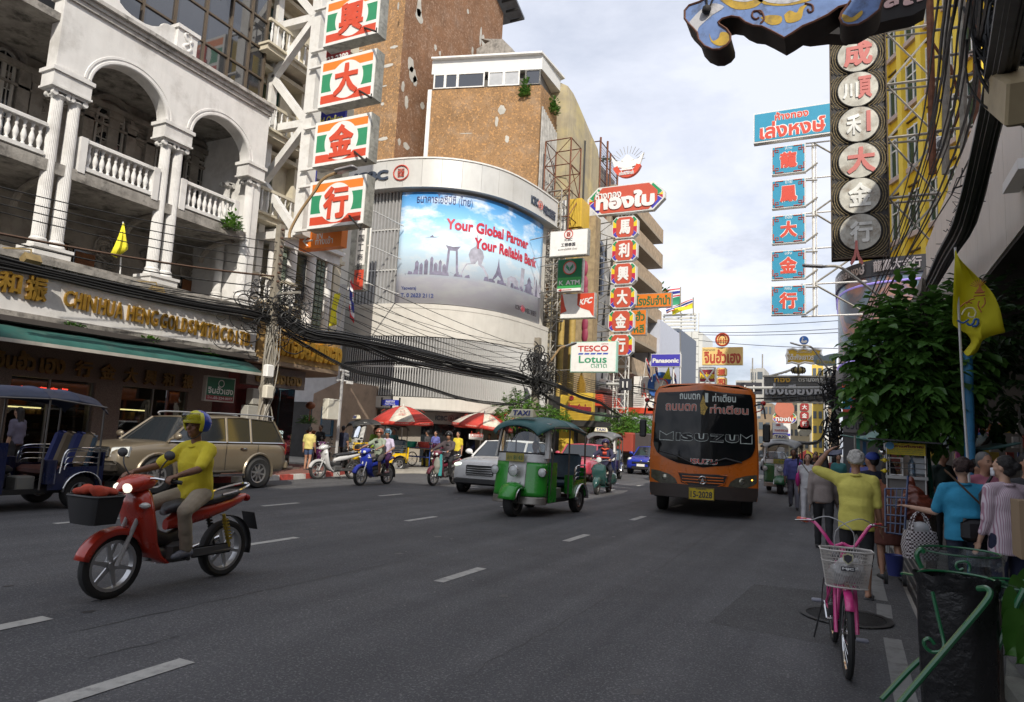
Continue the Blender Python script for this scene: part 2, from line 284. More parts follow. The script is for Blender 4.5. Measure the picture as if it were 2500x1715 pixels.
for i in Rg(26):
 Bd(MB().Bb((1.02,-3+i*1+.49,.07),(.14,.97,.15),.02),'kerb',kerbm,rp)
brick=M('pavement_brick',(.2,.085,.065),.9,var=.3,scale=7,Bu=.4,Bc=45,Gm=.5,Gc=(.09,.07,.06),Gl=1.3)
def kerbline(y):
 return-15.25 if y<15.5 else-15.25-((y-15.5)**2)*.055
ys=[-30,0,5,10,13,14,15,15.5,16,16.5,17,17.5,18,18.5,19,19.5,20,20.5,21];pts=[G(kerbline(y),y,0)for y in ys]+[G(-40,21,0),G(-40,-30,0)];E=MB();E.Pr(pts,(0,0,.14));lp=St(E,'left_pavement',brick);kr=M('kerb_red',(.42,.06,.045),.7,var=.2,scale=8,Gm=.4,Gl=5);kw=M('kerb_white',(.62,.6,.56),.7,var=.12,scale=8,Gm=.45,Gl=5);y=3;i=0
while y<20.5:
 y1=y+.6;a,b=G(kerbline(y),y,0),G(kerbline(y1),y1,0);d=(b-a).normalized();n=G(d.y,-d.x,0);Bd(MB().Hx([a+n*.08+G(0,0,0),b+n*.08,b-n*.1,a-n*.1,a+n*.07+G(0,0,.155),b+n*.07+G(0,0,.155),b-n*.1+G(0,0,.155),a-n*.1+G(0,0,.155)]),'kerb',kr if i%2 else kw,lp,label='red painted kerb length'if i%2 else'white painted kerb length');y=y1;i+=1
E=MB();E.Pr([G(-16,22.5,0),G(-13.2,25.5,0),G(-13.2,200,0),G(-40,200,0),G(-40,24,0),G(-20,22.5,0)],(0,0,.1));St(E,'far_left_pavement',M('concrete_pavement',(.34,.32,.28),.9,var=.18,scale=3,Bu=.2,Gm=.4,Gl=1));wht=M('white_plaster',(.72,.71,.69),.8,var=.07,scale=2.5,Bu=.15,Bc=25,Sk=.3,Sc=(.3,.28,.25),Gm=.35,Gc=(.22,.2,.17),Gl=.9);oldp=M('aged_plaster',(.36,.33,.29),.9,var=.25,scale=1.8,Bu=.4,Bc=20,Sk=.65,Sc=(.09,.08,.07),Gm=.6,Gc=(.12,.105,.09),Gl=1.6);mould=M('mouldy_cornice',(.33,.31,.28),.95,var=.3,scale=3,Bu=.5,Bc=18,Sk=.9,Sc=(.035,.032,.03),Gm=.8,Gc=(.045,.042,.038),Gl=2.2);glassd=M('dark_glass',(.018,.022,.026),.06,var=0,spec=.8);glassr=M('reflective_glass',(.03,.033,.04),.03,var=0,spec=1,metal=0,coat=1);bronze=M('bronze_mullion',(.16,.125,.09),.5,metal=.6,var=.15);XC=-17.5;XF=-16.95;XW=-20;gb=Th('goldsmith_building','white colonnaded shophouse with arches, balustrades and gilt letters above the parked SUV',(-18,11,0));Y0,Y1=3,15.85;zf1=S(0,656,X=XF).z;zf0=S(0,754,X=XF).z;gran=M('brown_granite',(.17,.135,.115),.35,var=.25,scale=30,Bu=0,Sx=((.28,.23,.2),60));dk=M('shop_interior',(.03,.028,.026),.7,var=.4,scale=2);goldm=M('gold_letter',(.52,.31,.055),.38,metal=.75,var=.2,scale=9,Bu=.1);XG=-18;za,zb=2.5,3.5;each('beam',gran,gb,[(XG-.3,XG,Y0,Y1,za,zb)]);each('pier',gran,gb,[(XG-.35,XG+.02,yp-wd/2,yp+wd/2,.1,za)for yp,wd in((9.2,.5),(11.9,.75),(14.85,.9))]);Bd(MB().Bx(XG-3,XG-2.9,Y0,Y1,.1,za+1).Bx(XG-2.9,XG-.3,Y0,Y1,zb-.1,zb).Bx(XG-2.9,XG,Y0,Y1,.1,.16),'shop_interior',dk,gb);warm=EM('shop_light',(1,.83,.35),2.2);redn=EM('red_neon',(1,.06,.03),1.6);grn=EM('green_led',(.1,.9,.3),1.2)
for(y0,y1,z)in((7.6,9.3,1.35),(9.6,10.9,1.75),(12.5,13.9,1.85),(9.7,11,2.05)):
 Bd(MB().Bx(XG-1.25,XG-1.2,y0,y1,z,z+.035),'strip_light',warm,gb)
E=MB()
for i in Rg(60):
 y=Ru(7.5,14.5);z=random.choice((.9,1.25,1.6));E.Bx(XG-1.6,XG-1.3,y,y+Ru(.05,.2),z,z+Ru(.05,.25))
Bd(E,'shop_stock',M('stock_mixed',(.2,.12,.05),var=.8,scale=5,Rh=.5),gb);E=MB()
for i,z in En((.55,.9,1.25,1.6)):E.Bx(XG-1.7,XG-1.2,7.4,14.6,z-.03,z)
Bd(E,'shelf',M('shelf_wood',(.1,.05,.03),.5),gb)
for i,c in En('行金大興和振'):
 p=Z(9,55+i*93,515+i*6,X=XG-.1);Bd(Tx(MB(),c,(XG-.08,p.y,p.z-.13),(0,.17,0),(0,0,.2),.01,.035),'neon_letter',redn,gb)
shopg=GL('shop_glass',(.42,.45,.45),.3)
for y0,y1 in((7,8.95),(9.45,11.5),(12.3,14.4)):
 Bd(MB().Qd((XG-.12,y0,.15),(XG-.12,y1,.15),(XG-.12,y1,za),(XG-.12,y0,za)),'shop_window',shopg,gb)
E=MB()
for y in(7,8.95,9.45,10.4,11.5,12.3,13.3,14.4):E.Bx(XG-.14,XG-.08,y-.02,y+.02,.12,za)
Bd(E,'window_frame',M('steel_frame',(.3,.3,.3),.4,metal=.8),gb)
def gl(s,i,zx0,zx1,zt,zb_,X,parent,mat,depth=.05,bold=.02,name='letter'):
 a=Z(i,zx0,(zt+zb_)/2,X=X);b=Z(i,zx1,(zt+zb_)/2,X=X);t=Z(i,(zx0+zx1)/2,zt,X=X).z;u=Z(i,(zx0+zx1)/2,zb_,X=X).z;E=MB();Tx(E,s,(X,a.y,u),(0,b.y-a.y,0),(0,0,t-u),depth,bold);return Bd(E,name,mat,parent)
dgold=M('dull_gold_letter',(.24,.155,.055),.45,metal=.5,var=.3,scale=12)
for s,x0,x1,t,u in(('จินฮั้ว',-60,300,190,360),('เฮง',330,550,265,400),('行',635,785,285,425),('金',855,985,310,450),('大',1060,1175,345,475),('興',1235,1335,365,495),('和',1390,1490,390,505),('振',1560,1650,405,525)):
 gl(s,9,x0,x1,t,u,XG+.02,gb,dgold,.07,.045)
teal=M('green_canvas',(.022,.105,.09),.75,var=.25,scale=2.5,Bu=.2,Sk=.25,Sc=(.1,.13,.11),Gm=.3,Gc=(.1,.11,.09),Gl=2);Bd(MB().Sh([[G(-16.95,3+i*.62,3.62),G(-16.45,3+i*.62,3.42-.02*Si(i*2)),G(-16,3+i*.62,3.17)]for i in Rg(21)]),'awning',teal,gb,So=.02);pale=M('pale_metal',(.45,.43,.38),.6,var=.2,Sk=.4);E=MB();E.Bx(-16.03,-15.97,3,15.45,3.1,3.18);E.Tb([(-16.9,3,3.66),(-16.9,15.5,3.66)],.05,8)
for y in(5,8,10,12.4,15.2):E.Tb([(-17.9,y,3.3),(-16.2,y,3.2)],.018,5)
Bd(E,'awning_frame',pale,gb);Bd(MB().Bx(-18.1,-16.6,3,15.7,3.62,3.74),'soffit',M('dark_soffit',(.07,.06,.055),.8),gb);Bd(MB().Bx(-18,XF,Y0,Y1,zf0,zf1),'fascia',wht,gb);Bd(MB().Bx(-17.6,XF+.05,Y0,Y1+.02,zf0-.16,zf0-.002).Bx(-17.6,XF+.16,Y0,Y1+.05,zf0-.29,zf0-.162),'fascia_ledge',mould,gb)
for s,x0,x1,t,u in(('和',-40,172,925,1115),('振',208,392,970,1185)):gl(s,5,x0,x1,t,u,XF,gb,goldm,.1,.035)
wl=[('C',543,632,1092,1230),('H',636,697,1108,1250),('I',703,735,1122,1262),('N',742,826,1134,1280),('H',842,906,1158,1300),('U',912,980,1175,1318),('A',985,1056,1192,1336),('H',1090,1150,1218,1354),('E',1156,1208,1234,1362),('N',1214,1282,1248,1384),('G',1290,1358,1262,1398),('G',1374,1436,1288,1416),('O',1442,1500,1303,1430),('L',1506,1550,1316,1440),('D',1556,1608,1328,1452),('S',1616,1662,1342,1462),('M',1668,1748,1352,1482),('I',1754,1772,1368,1490),('T',1778,1824,1376,1500),('H',1830,1876,1388,1510),('C',1892,1946,1405,1524),('O',1952,2000,1418,1538),('.',2004,2016,1522,1542),('L',2022,2052,1436,1550),('T',2056,2096,1442,1560),('D',2102,2146,1454,1570),('.',2150,2162,1556,1574)]
for s,x0,x1,t,u in wl:gl(s,5,x0,x1-7,t,u,XF,gb,goldm,.07,.015)
zc0=zf1;Bd(MB().Bx(-17.9,XF+.1,Y0,Y1,zc0+.001,zc0+.1).Bx(-17.9,XF+.3,Y0,Y1+.1,zc0+.26,zc0+.4),'cornice',mould,gb);mb0=MB();mb0 .Bx(XF+.1,XF+.24,-.09,.09,zc0+.1,zc0+.258);me=None
for i in Rg(44):
 y=Y0+.15+i*.29
 if me is None:
  E=MB();E.v=[(a+0,b,c)for a,b,c in mb0 .v];E.f=mb0 .f;E.m=mb0 .m;d0=Bd(E,'dentil',mould,gb);d0 .location=(0,y,0);d0 .data.transform(Matrix.Translation((0,11,0)));d0 .location=(0,y-11,0);me=1
 else:c=d0 .copy();COL.objects.link(c);c.location=(0,y-11,0)
zB=S(369,673,X=XC).z;zI=S(398,297,X=XC).z;zCor=S(659,284,X=XC).z;Bd(MB().Bx(XW-.3,XC+.35,Y0,Y1,zc0+.4,zB-.25).Bx(XW-.3,XC+.1,Y0,Y1,zCor-.75,zCor-.55),'floor_slab',mould,gb);zs0=S(176,409,X=XC).z;zs1=S(173,437,X=XC).z;zr=S(185,332,X=XC).z;Bd(MB().Bx(XW,XC+.12,Y0,Y1-.35,zs1-.05,zs0-.06),'balcony_slab',mould,gb);Bd(MB().Bx(XW-.3,XW,Y0,Y1,3.6,zCor),'back_wall',oldp,gb);Bd(MB().Bx(XW,XC+.1,Y1-.25,Y1,zB-.2,zCor-.6),'side_wall',wht,gb)
def column(y,x=XC,z0=None,z1=None,r=.155):
 z0=zB if z0 is None else z0;z1=(zI-.52)if z1 is None else z1;E=MB();n=48;rings=[]
 for t in(0,.15,.3,.5,.7,.85,1):
  rr=r*(1-.13*t**1.6);z=z0+.22+(z1-z0-.42)*t;rings.append([G(x+Co(2*PI*i/n)*rr*(1-.07*(1 if i%2 else 0)),y+Si(2*PI*i/n)*rr*(1-.07*(1 if i%2 else 0)),z)for i in Rg(n)])
 E.Lf(rings);c=Bd(E,'column',wht,gb);Bd(MB().Lk([(r*1.35,0),(r*1.4,.05),(r*1.3,.1),(r*1.12,.12),(r*1.25,.17),(r*1.08,.22)],(x,y,z0),20),'base',wht,c);E=MB();E.Lk([(r*.9,0),(r*1,.04),(r*1.2,.07),(r*1.2,.1)],(x,y,z1-.22),16)
 for sx in(-1,1):
  for sy in(-1,1):
   cc=G(x+sx*r*.9,y+sy*r*1.05,z1-.12);E.Lk([(.001,-.05),(.07,-.05),(.075,0),(.07,.05),(.001,.05)],cc,10,'x')
 E.Cb((x,y,z1-.03),(r*2.5,r*2.6,.06));Bd(E,'capital',wht,c)
pA,pB,pC=(9.34,9.76),(12.38,12.78),(15.5,)
for y in pA+pB+pC:column(y)
column(15.4,XC-.95,r=.13)
for y0,y1 in((9.12,9.98),(12.15,13),(15.25,15.85)):
 Bd(MB().Bx(XC-.35,XC+.32,y0,y1,zc0+.401,zB).Bx(XC-.38,XC+.36,y0-.04,y1+.04,zB-.08,zB-.002),'pedestal',wht,gb)
for y0,y1 in((9.06,10),(12.12,13.02),(15.15,15.85)):
 Bd(MB().Bx(XC-.28,XC+.24,y0,y1,zI-.47,zI-.12).Bx(XC-.33,XC+.29,y0-.05,y1+.05,zI-.12,zI-.02).Bx(XC-.31,XC+.27,y0-.03,y1+.03,zI-.52,zI-.47),'impost_block',wht,gb)
def archwall(y0,y1,arches,zb,zt,x0,x1):
 E=MB();pts=[];P=[G(0,y0,zb)]
 for yc,r,rz_ in arches:
  P.append(G(0,yc-r,zb))
  for i in Rg(25):t=PI-PI*i/24;P.append(G(0,yc+r*Co(t),zb+rz_*Si(t)))
 P.append(G(0,y1,zb));P+=[G(0,y1,zt),G(0,y0,zt)];P=[G(x0,p.y,p.z)for p in P];E.Pr(P,(x1-x0,0,0));return E
arches=[((9.98+12.15)/2,(12.15-9.98)/2,zCor-zI-1.02),((13+15.2)/2,(15.2-13)/2*.98,zCor-zI-1.02)];Bd(archwall(9.1,15.85,arches,zI-.02,zCor,XC-.22,XC+.2),'arcade_wall',wht,gb)
for yc,r,rz_ in arches:
 for k,(dr,xx)in En(((0,.235),(.12,.215))):
  E=MB();P=[G(XC+.17,yc+(r+dr+.05)*Co(R(t)),zI-.02+(rz_+dr+.05)*Si(R(t)))for t in Rg(0,181,8)];E.Tb(P,.055,6,up=G(1,0,0));Bd(E,'arch_moulding',wht,gb)
Bd(MB().Bx(XC-.3,XC+.32,9.02,15.9,zCor-.02,zCor+.1).Bx(XC-.3,XC+.42,9,15.92,zCor+.1,zCor+.2).Bx(XC-.3,XC+.27,9.05,15.88,zCor-.14,zCor-.02),'cornice',M('stained_cornice',(.5,.48,.45),var=.2,scale=3,Sk=.9,Sc=(.05,.05,.045),Gm=.7,Gl=3),gb);q=lambda zx,zy:Z(1,zx,zy,X=XC+.1);P=[q(*a)for a in((640,-150),(1000,-60),(1030,20),(1075,80),(1130,130),(1190,170),(1250,205),(1310,225),(1370,228),(1400,215),(1410,200),(1440,205),(1500,235),(1530,240))];base=[G(XC+.1,P[-1].y,zCor+.2),G(XC+.1,9.1,zCor+.2)];P[0]=G(XC+.1,9.1,zCor+2.6);P[1]=G(XC+.1,P[2].y-.12,zCor+2.5);Bd(MB().Pr([G(XC-.05,p.y,p.z)for p in P+base],(.15,0,0)),'parapet',wht,gb);a=q(1515,230);b=q(1680,330);Bd(MB().Bx(XC-.1,XC+.22,a.y,b.y,zCor+.2,a.z-.05).Bx(XC-.14,XC+.28,a.y-.05,b.y+.05,a.z-.05,a.z+.06),'plinth',wht,gb);E=MB();cy=(a.y+b.y)/2;cz=(zCor+.2+a.z)/2;E.Tb(Sp([(XC+.23,cy-.02,cz+.3),(XC+.24,cy-.12,cz+.22),(XC+.24,cy-.05,cz+.1),(XC+.24,cy+.05,cz+.02),(XC+.24,cy+.12,cz-.12),(XC+.24,cy,cz-.25),(XC+.24,cy-.12,cz-.14),(XC+.24,cy-.03,cz-.05),(XC+.24,cy+.12,cz+.12),(XC+.24,cy+.05,cz+.25)]),.035,7);Bd(E,'scroll_ornament',wht,gb);bal=MB();bal.Lk([(.05,0),(.05,.05),(.03,.08),(.055,.16),(.07,.24),(.05,.34),(.028,.42),(.045,.46),(.028,.5),(.04,.55),(.05,.57),(.05,.62)],(0,0,0),8);hB=zr-.1-(zs0+.12);first=None
def balustrade(y0,y1,x=XC,z0=None,z1=None):
 global first;z0=zs0 if z0 is None else z0;z1=zr if z1 is None else z1;n=max(1,int((y1-y0)/.175))
 for i in Rg(n):
  y=y0+(i+.5)*(y1-y0)/n
  if first is None:
   me=bal.mesh('baluster');me.materials.append(wht);me.polygons.foreach_set('use_smooth',[True]*len(me.polygons));first=bpy.data.objects.new('baluster',me);COL.objects.link(first);first.parent=gb;o=first
  else:o=first.copy();COL.objects.link(o)
  o.location=G(x,y,z0+.1)-OFF[gb.name];o.scale=(1,1,(z1-.1-z0-.1)/.62)
 Bd(MB().Bx(x-.09,x+.11,y0,y1,z0,z0+.1).Bx(x-.1,x+.12,y0,y1,z1-.1,z1-.03).Bx(x-.07,x+.09,y0,y1,z1-.03,z1),'balustrade_rail',wht,gb)
for y0,y1 in((3.2,6.3),(6.5,9.15),(10,12.15),(13,14.9)):balustrade(y0,y1)
each('balustrade_pier',wht,gb,[(XC-.12,XC+.14,y-.09,y+.09,zs0-.1,zr)for y in(6.4,10.05,12.12,13,14.95)])
for y in(9.5,12.5,15.2,6.5):
 Bd(MB().Tb(bez((XC-1.6,y,zs1-.7),(XC-1.5,y,zs1-.25),(XC-1.1,y,zs1-.1),(XC-.2,y,zs1-.08)),.09,6),'bracket',oldp,gb)
wf=M('window_wood_white',(.5,.48,.44),.6,var=.15,Sk=.3)
def archwin(yc,zb,wd,ht,parent=gb,x=XW,surround=1):
 f=MB();r=wd/2;zs=zb+ht-r;o=[G(x+.06,yc-r,zb)]+[G(x+.06,yc+r*Co(PI-PI*i/14),zs+r*Si(PI-PI*i/14))for i in Rg(15)]+[G(x+.06,yc+r,zb)];f.Tb(o,.045,5,up=G(1,0,0));f.Bx(x+.03,x+.09,yc-r,yc+r,zs-.04,zs+.04);f.Bx(x+.03,x+.1,yc-.05,yc+.05,zb,zs)
 for k in(-1,1):f.Bx(x+.04,x+.08,yc+k*r*.53-.012,yc+k*r*.53+.012,zb,zs)
 nb=4
 for i in Rg(1,nb):f.Bx(x+.04,x+.08,yc-r,yc+r,zb+(zs-zb)*i/nb-.012,zb+(zs-zb)*i/nb+.012)
 f.Tb([(x+.06,yc,zs),(x+.06,yc,zs+r)],.02,4);fr=Bd(f,'window_frame',wf,parent);Bd(MB().Pr([G(x+.021,p.y,p.z)for p in o],(.01,0,0)),'pane',glassd,fr)
 if surround:
  m_=MB();P=[G(x+.04,yc+(r+.26)*Co(R(t)),zs+(r+.26)*Si(R(t)))for t in Rg(0,181,12)];m_.Tb(P,.11,6,up=G(1,0,0));m_.Tb([G(x+.04,p.y,zs+(p.z-zs)*1.16+.03)for p in P],.035,5,up=G(1,0,0))
  for k in(-1,1):m_.Bx(x,x+.14,yc+k*(r+.26)-.15,yc+k*(r+.26)+.15,zb-.2,zs);m_.Bx(x,x+.18,yc+k*(r+.26)-.18,yc+k*(r+.26)+.18,zs-.06,zs+.06)
  Bd(m_,'arch_surround',oldp,parent)
for(x0,x1,zt,zb_)in((-90,105,420,870),(808,1045,905,1330),(1330,1470,1100,1560),(1590,1760,1285,1640)):
 t=Z(1,(x0+x1)/2,zt,X=XW);a=Z(1,x0,(zt+zb_)/2,X=XW);b=Z(1,x1,(zt+zb_)/2,X=XW);archwin((a.y+b.y)/2,zs0,b.y-a.y,t.z-zs0)
E=MB()
for y in(7.4,8.4,10.1,12.3,14,15.2,16.1):
 Bd(MB().Bx(XW,XW+.12,y-.16,y+.16,zs0-.3,zCor-1.45).Bx(XW,XW+.2,y-.22,y+.22,zCor-1.45,zCor-1.25),'pilaster',oldp,gb)
Bd(MB().Bx(XW,XW+.22,Y0,Y1,zCor-1.25,zCor-1.1).Bx(XW,XW+.14,Y0,Y1,zCor-1.75,zCor-1.68),'string_course',oldp,gb);E=MB()
def swag(y,z,s=1):
 for i in Rg(7):
  a=Ru(0,6.3);rr=.08*s;E.Tb([(XW+.05,y+Co(a+k*.8)*rr*(1+k*.45),z+Si(a+k*.8)*rr*(1+k*.3)-.03*i)for k in Rg(6)],.022*s,4)
for y in np.arange(7.2,16,.55):swag(float(y),zCor-1.5+Ru(-.05,.05),1.2)
for y in(9.3,11.2,12.6,14.1,15.4):swag(y,zs1-.75,1.7);swag(y+.1,zs1-1.2,1.3)
for y in(8.1,10,12.2,13.9):swag(y,zCor-1.95,1.5);swag(y,zCor-2.3,1)
Bd(E,'stucco_ornament',oldp,gb,kind='stuff');shut=M('orange_shutter',(.22,.085,.03),.7,var=.25,scale=6)
for(x0,x1,zt,zb_)in((560,800,640,900),(1500,1690,900,1150),(390,560,560,800)):
 a=Z(5,x0,zt,X=XW);b=Z(5,x1,zb_,X=XW);m0=MB();z1_=a.z-.25;z0_=zB-.3;y0_,y1_=a.y+.25,b.y;w0=Bd(MB().Bx(XW,XW+.08,y0_,y1_,z0_,z1_),'window_opening',glassd,gb);Bd(MB().Bx(XW+.081,XW+.1,y0_+.04,y1_-.04,z1_-.75,z1_-.05),'shutter',shut,w0);mm=MB()
 for k in Rg(5):yy=y0_+(y1_-y0_)*k/4;mm.Bx(XW+.081,XW+.13,yy-.03,yy+.03,z0_,z1_-.75)
 mm.Bx(XW+.081,XW+.12,y0_,y1_,z1_-1.15,z1_-1.1);Bd(mm,'window_frame',wf,w0)
bp=M('blue_pipe',(.03,.12,.32),.5);E=MB();a=Z(1,1980,1000,X=-19.7);E.Tb([(-19.5,a.y-.1,zB),(-19.5,a.y-.1,zs1),(-19.5,a.y,zs1+.1),(-19.5,a.y,zI)],.03,6);Bd(E,'drain_pipe',bp,gb);XU=-18.3;yR=S(633,255,X=XU).y;Bd(MB().Bx(XU-6,XU-.02,3,yR,zCor-.5,24),'upper_storey',M('upper_wall',(.25,.24,.22),var=.2),gb);mull=[Z(1,zx,zy,X=XU).y for zx,zy in((1215,150),(1500,150),(1755,280),(1960,430),(2120,560))];ysn=[mull[0]-(mull[1]-mull[0])*k for k in(4,3,2,1)]+mull+[yR];zsn=[zCor-.3]+[Z(1,1960,y_,X=XU).z for y_ in(500,225)];dz=zsn[2]-zsn[1];zsn=[zsn[1]-dz*2,zsn[1]-dz,zsn[1],zsn[2]]+[zsn[2]+dz*k for k in(1,2,3,4,5)]
for i in Rg(len(ysn)-1):
 for j in Rg(len(zsn)-1):
  rot=Ru(-.012,.012);E=MB();y0_,y1_=ysn[i]+.03,ysn[i+1]-.03;z0_,z1_=zsn[j]+.03,zsn[j+1]-.03
  if z1_<zCor:continue
  dx=rot*(y1_-y0_)
  if(i,j)==(6,4):
   E.Qd((XU+.05,y0_,z1_),(XU+.05,y1_,z1_),(XU+.55,y1_,z0_),(XU+.55,y0_,z0_));p=Bd(E,'pane',glassr,gb,So=.02,label='mirror glass pane propped open');continue
  E.Qd((XU,y0_,z0_),(XU+dx,y1_,z0_),(XU+dx,y1_,z1_),(XU,y0_,z1_));Bd(E,'pane',glassr,gb)
E=MB()
for y in ysn:E.Bx(XU-.02,XU+.07,y-.035,y+.035,zCor-.2,zsn[-1])
for z in zsn:E.Bx(XU-.02,XU+.05,ysn[0],ysn[-1],z-.03,z+.03)
Bd(E,'mullion',bronze,gb);sg=Th('hanging_shop_sign','green and red Thai shop sign in a pale frame hanging under the green awning',(-16.6,14.2,2.5));a=Z(9,1780,430,X=-16.6);b=Z(9,2010,640,X=-16.6);y0_,y1_=a.y,b.y;z1_,z0_=Z(9,1900,425,X=-16.6).z,Z(9,1890,640,X=-16.6).z;Bd(MB().Bx(-16.75,-16.61,y0_,y1_,z0_,z1_),'case',pale,sg);zmid=z0_+(z1_-z0_)*.24;Bd(MB().Bx(-16.609,-16.6,y0_+.04,y1_-.04,zmid,z1_-.04),'green_panel',Pl((.012,.13,.07),.4),sg);Bd(MB().Bx(-16.609,-16.6,y0_+.04,y1_-.04,z0_+.04,zmid-.002),'red_panel',Pl((.25,.02,.03),.4),sg);letw=Pl((.74,.74,.72),.5);E=MB();Tx(E,'จินฮั้วเฮง',(-16.6,y0_+.07,zmid+.05),(0,y1_-y0_-.14,0),(0,0,(z1_-z0_)*.3),.004,.02);Tx(E,'โทร.02-224-0077',(-16.6,y0_+.08,z0_+.07),(0,y1_-y0_-.16,0),(0,0,.085),.004,.015);Dc(E,(-16.598,(y0_+y1_)/2,z1_-.2),.11,(1,0,0),20,.003,.09);Bd(E,'lettering',letw,sg)
for i,(zx,zy)in En(((265,830),(1345,1100),(2145,1300))):
 p=Z(5,zx,zy,X=XF+.5);t=Th('floodlight',('box floodlight on a bent arm over the left end of the gilt letters','box floodlight on a bent arm above the middle gilt letters','box floodlight on a bent arm at the right end of the gilt letters')[i],'lamp',p,group='floodlights along the white fascia');bm_=M('aged_brass',(.3,.22,.1),.6,metal=.4,var=.3);E=MB();rot=Matrix.Rotation(R(-35),3,'Y');E.Cb(p,(.22,.34,.2),rot);Bd(E,'housing',bm_,t);Bd(MB().Tb([p+G(0,0,.1),p+G(-.05,0,.25),p+G(-.35,-.1,.27),p+G(-.6,-.3,.25)],.02,5),'arm',bm_,t)
cream=M('cream_render',(.62,.56,.43),.85,var=.1,scale=2,Sk=.35,Sc=(.25,.22,.17),Gm=.3,Gc=(.22,.19,.14));greeng=M('green_glass',(.02,.06,.05),.08,var=0);cb=Th('cream_apartment_building','narrow cream building with green windows and small balustraded balconies behind the white steel frame',(-19,18.3,0));each('wall',cream,cb,[(-26,-18.9,15.9,21.5,5,24)]);each('pilaster',cream,cb,[(-18.9,-18.5,y-.2,y+.2,5,24)for y in(16.3,18.6,21.2)])
for zf in(5.6,8.6,11.6,14.6,17.6,20.6):
 bl=Bd(MB().Bx(-18.9,-17.9,16,18.4,zf,zf+.18).Bx(-18.9,-17.8,15.95,18.45,zf+.18,zf+.26),'balcony',cream,cb);Bd(MB().Bx(-17.98,-17.86,16,18.4,zf+1.05,zf+1.15),'handrail',cream,bl)
 for i in Rg(9):
  o=first.copy();COL.objects.link(o);o.parent=bl;o.data=first.data;o.location=G(-17.92,16.15+i*.27,zf+.26)-OFF[cb.name];o.scale=(.8,.8,1.28)
 for y in(17.2,19.8):
  wn=Bd(MB().Bx(-18.9,-18.86,y-.42,y+.42,zf+.35,zf+2.3),'window',greeng,cb);Bd(MB().Bx(-18.86,-18.78,y-.5,y-.42,zf+.3,zf+2.35).Bx(-18.86,-18.78,y+.42,y+.5,zf+.3,zf+2.35).Bx(-18.86,-18.76,y-.52,y+.52,zf+2.3,zf+2.42).Bx(-18.86,-18.8,y-.42,y+.42,zf+1.25,zf+1.3),'frame',cream,wn)
 Bd(MB().Bx(-18.9,-18.4,15.9,21.5,zf-.35,zf-.2),'string_course',cream,cb)
ws=M('white_steel',(.74,.73,.7),.5,var=.08,Sk=.25,Sc=(.35,.3,.24),Gm=.2,Gl=4,Gc=(.3,.2,.12));st=Th('sign_tower','white boxed steel frame with diagonal braces carrying the four large square gold-shop signs','sign frame',(-17.5,16.9,0));TY=16.95
def beam(a,b,w_,parent,mat,name='beam'):
 a,b=V(a),V(b);d=(b-a).normalized();s_=G(0,1,0);u=d.cross(s_).normalized();s_=u.cross(d).normalized();h=w_/2;E=MB();E.Hx([a-u*h-s_*h,a+u*h-s_*h,a+u*h+s_*h,a-u*h+s_*h,b-u*h-s_*h,b+u*h-s_*h,b+u*h+s_*h,b-u*h+s_*h]);return Bd(E,name,mat,parent)
beam((-16.5,TY,8),(-16.5,TY,20),.42,st,ws,'post');beam((-18.45,TY,6),(-18.6,TY,20),.26,st,ws,'post')
for z in(20,16.05,12.1,8.15):beam((-18.5,TY+.01,z),(-16.7,TY+.01,z-.05),.26,st,ws)
for z in(20,16.05,12.1):
 beam((-16.75,TY-.01,z-.15),(-18.5,TY-.01,z-1.95),.24,st,ws,'brace');beam((-18.5,TY-.01,z-1.95),(-16.75,TY-.01,z-3.9),.24,st,ws,'brace')
red=Pl((.62,.075,.035),.38);org=Pl((.78,.22,.03),.4);grs=Pl((.035,.27,.13),.4);whs=Pl((.8,.79,.76),.4,Gm=.12,Gc=(.45,.42,.36),Gl=5);casem=M('sign_case_metal',(.42,.42,.38),.5,metal=.5,var=.3,scale=4,Sk=.6,Gm=.5,Gl=3)
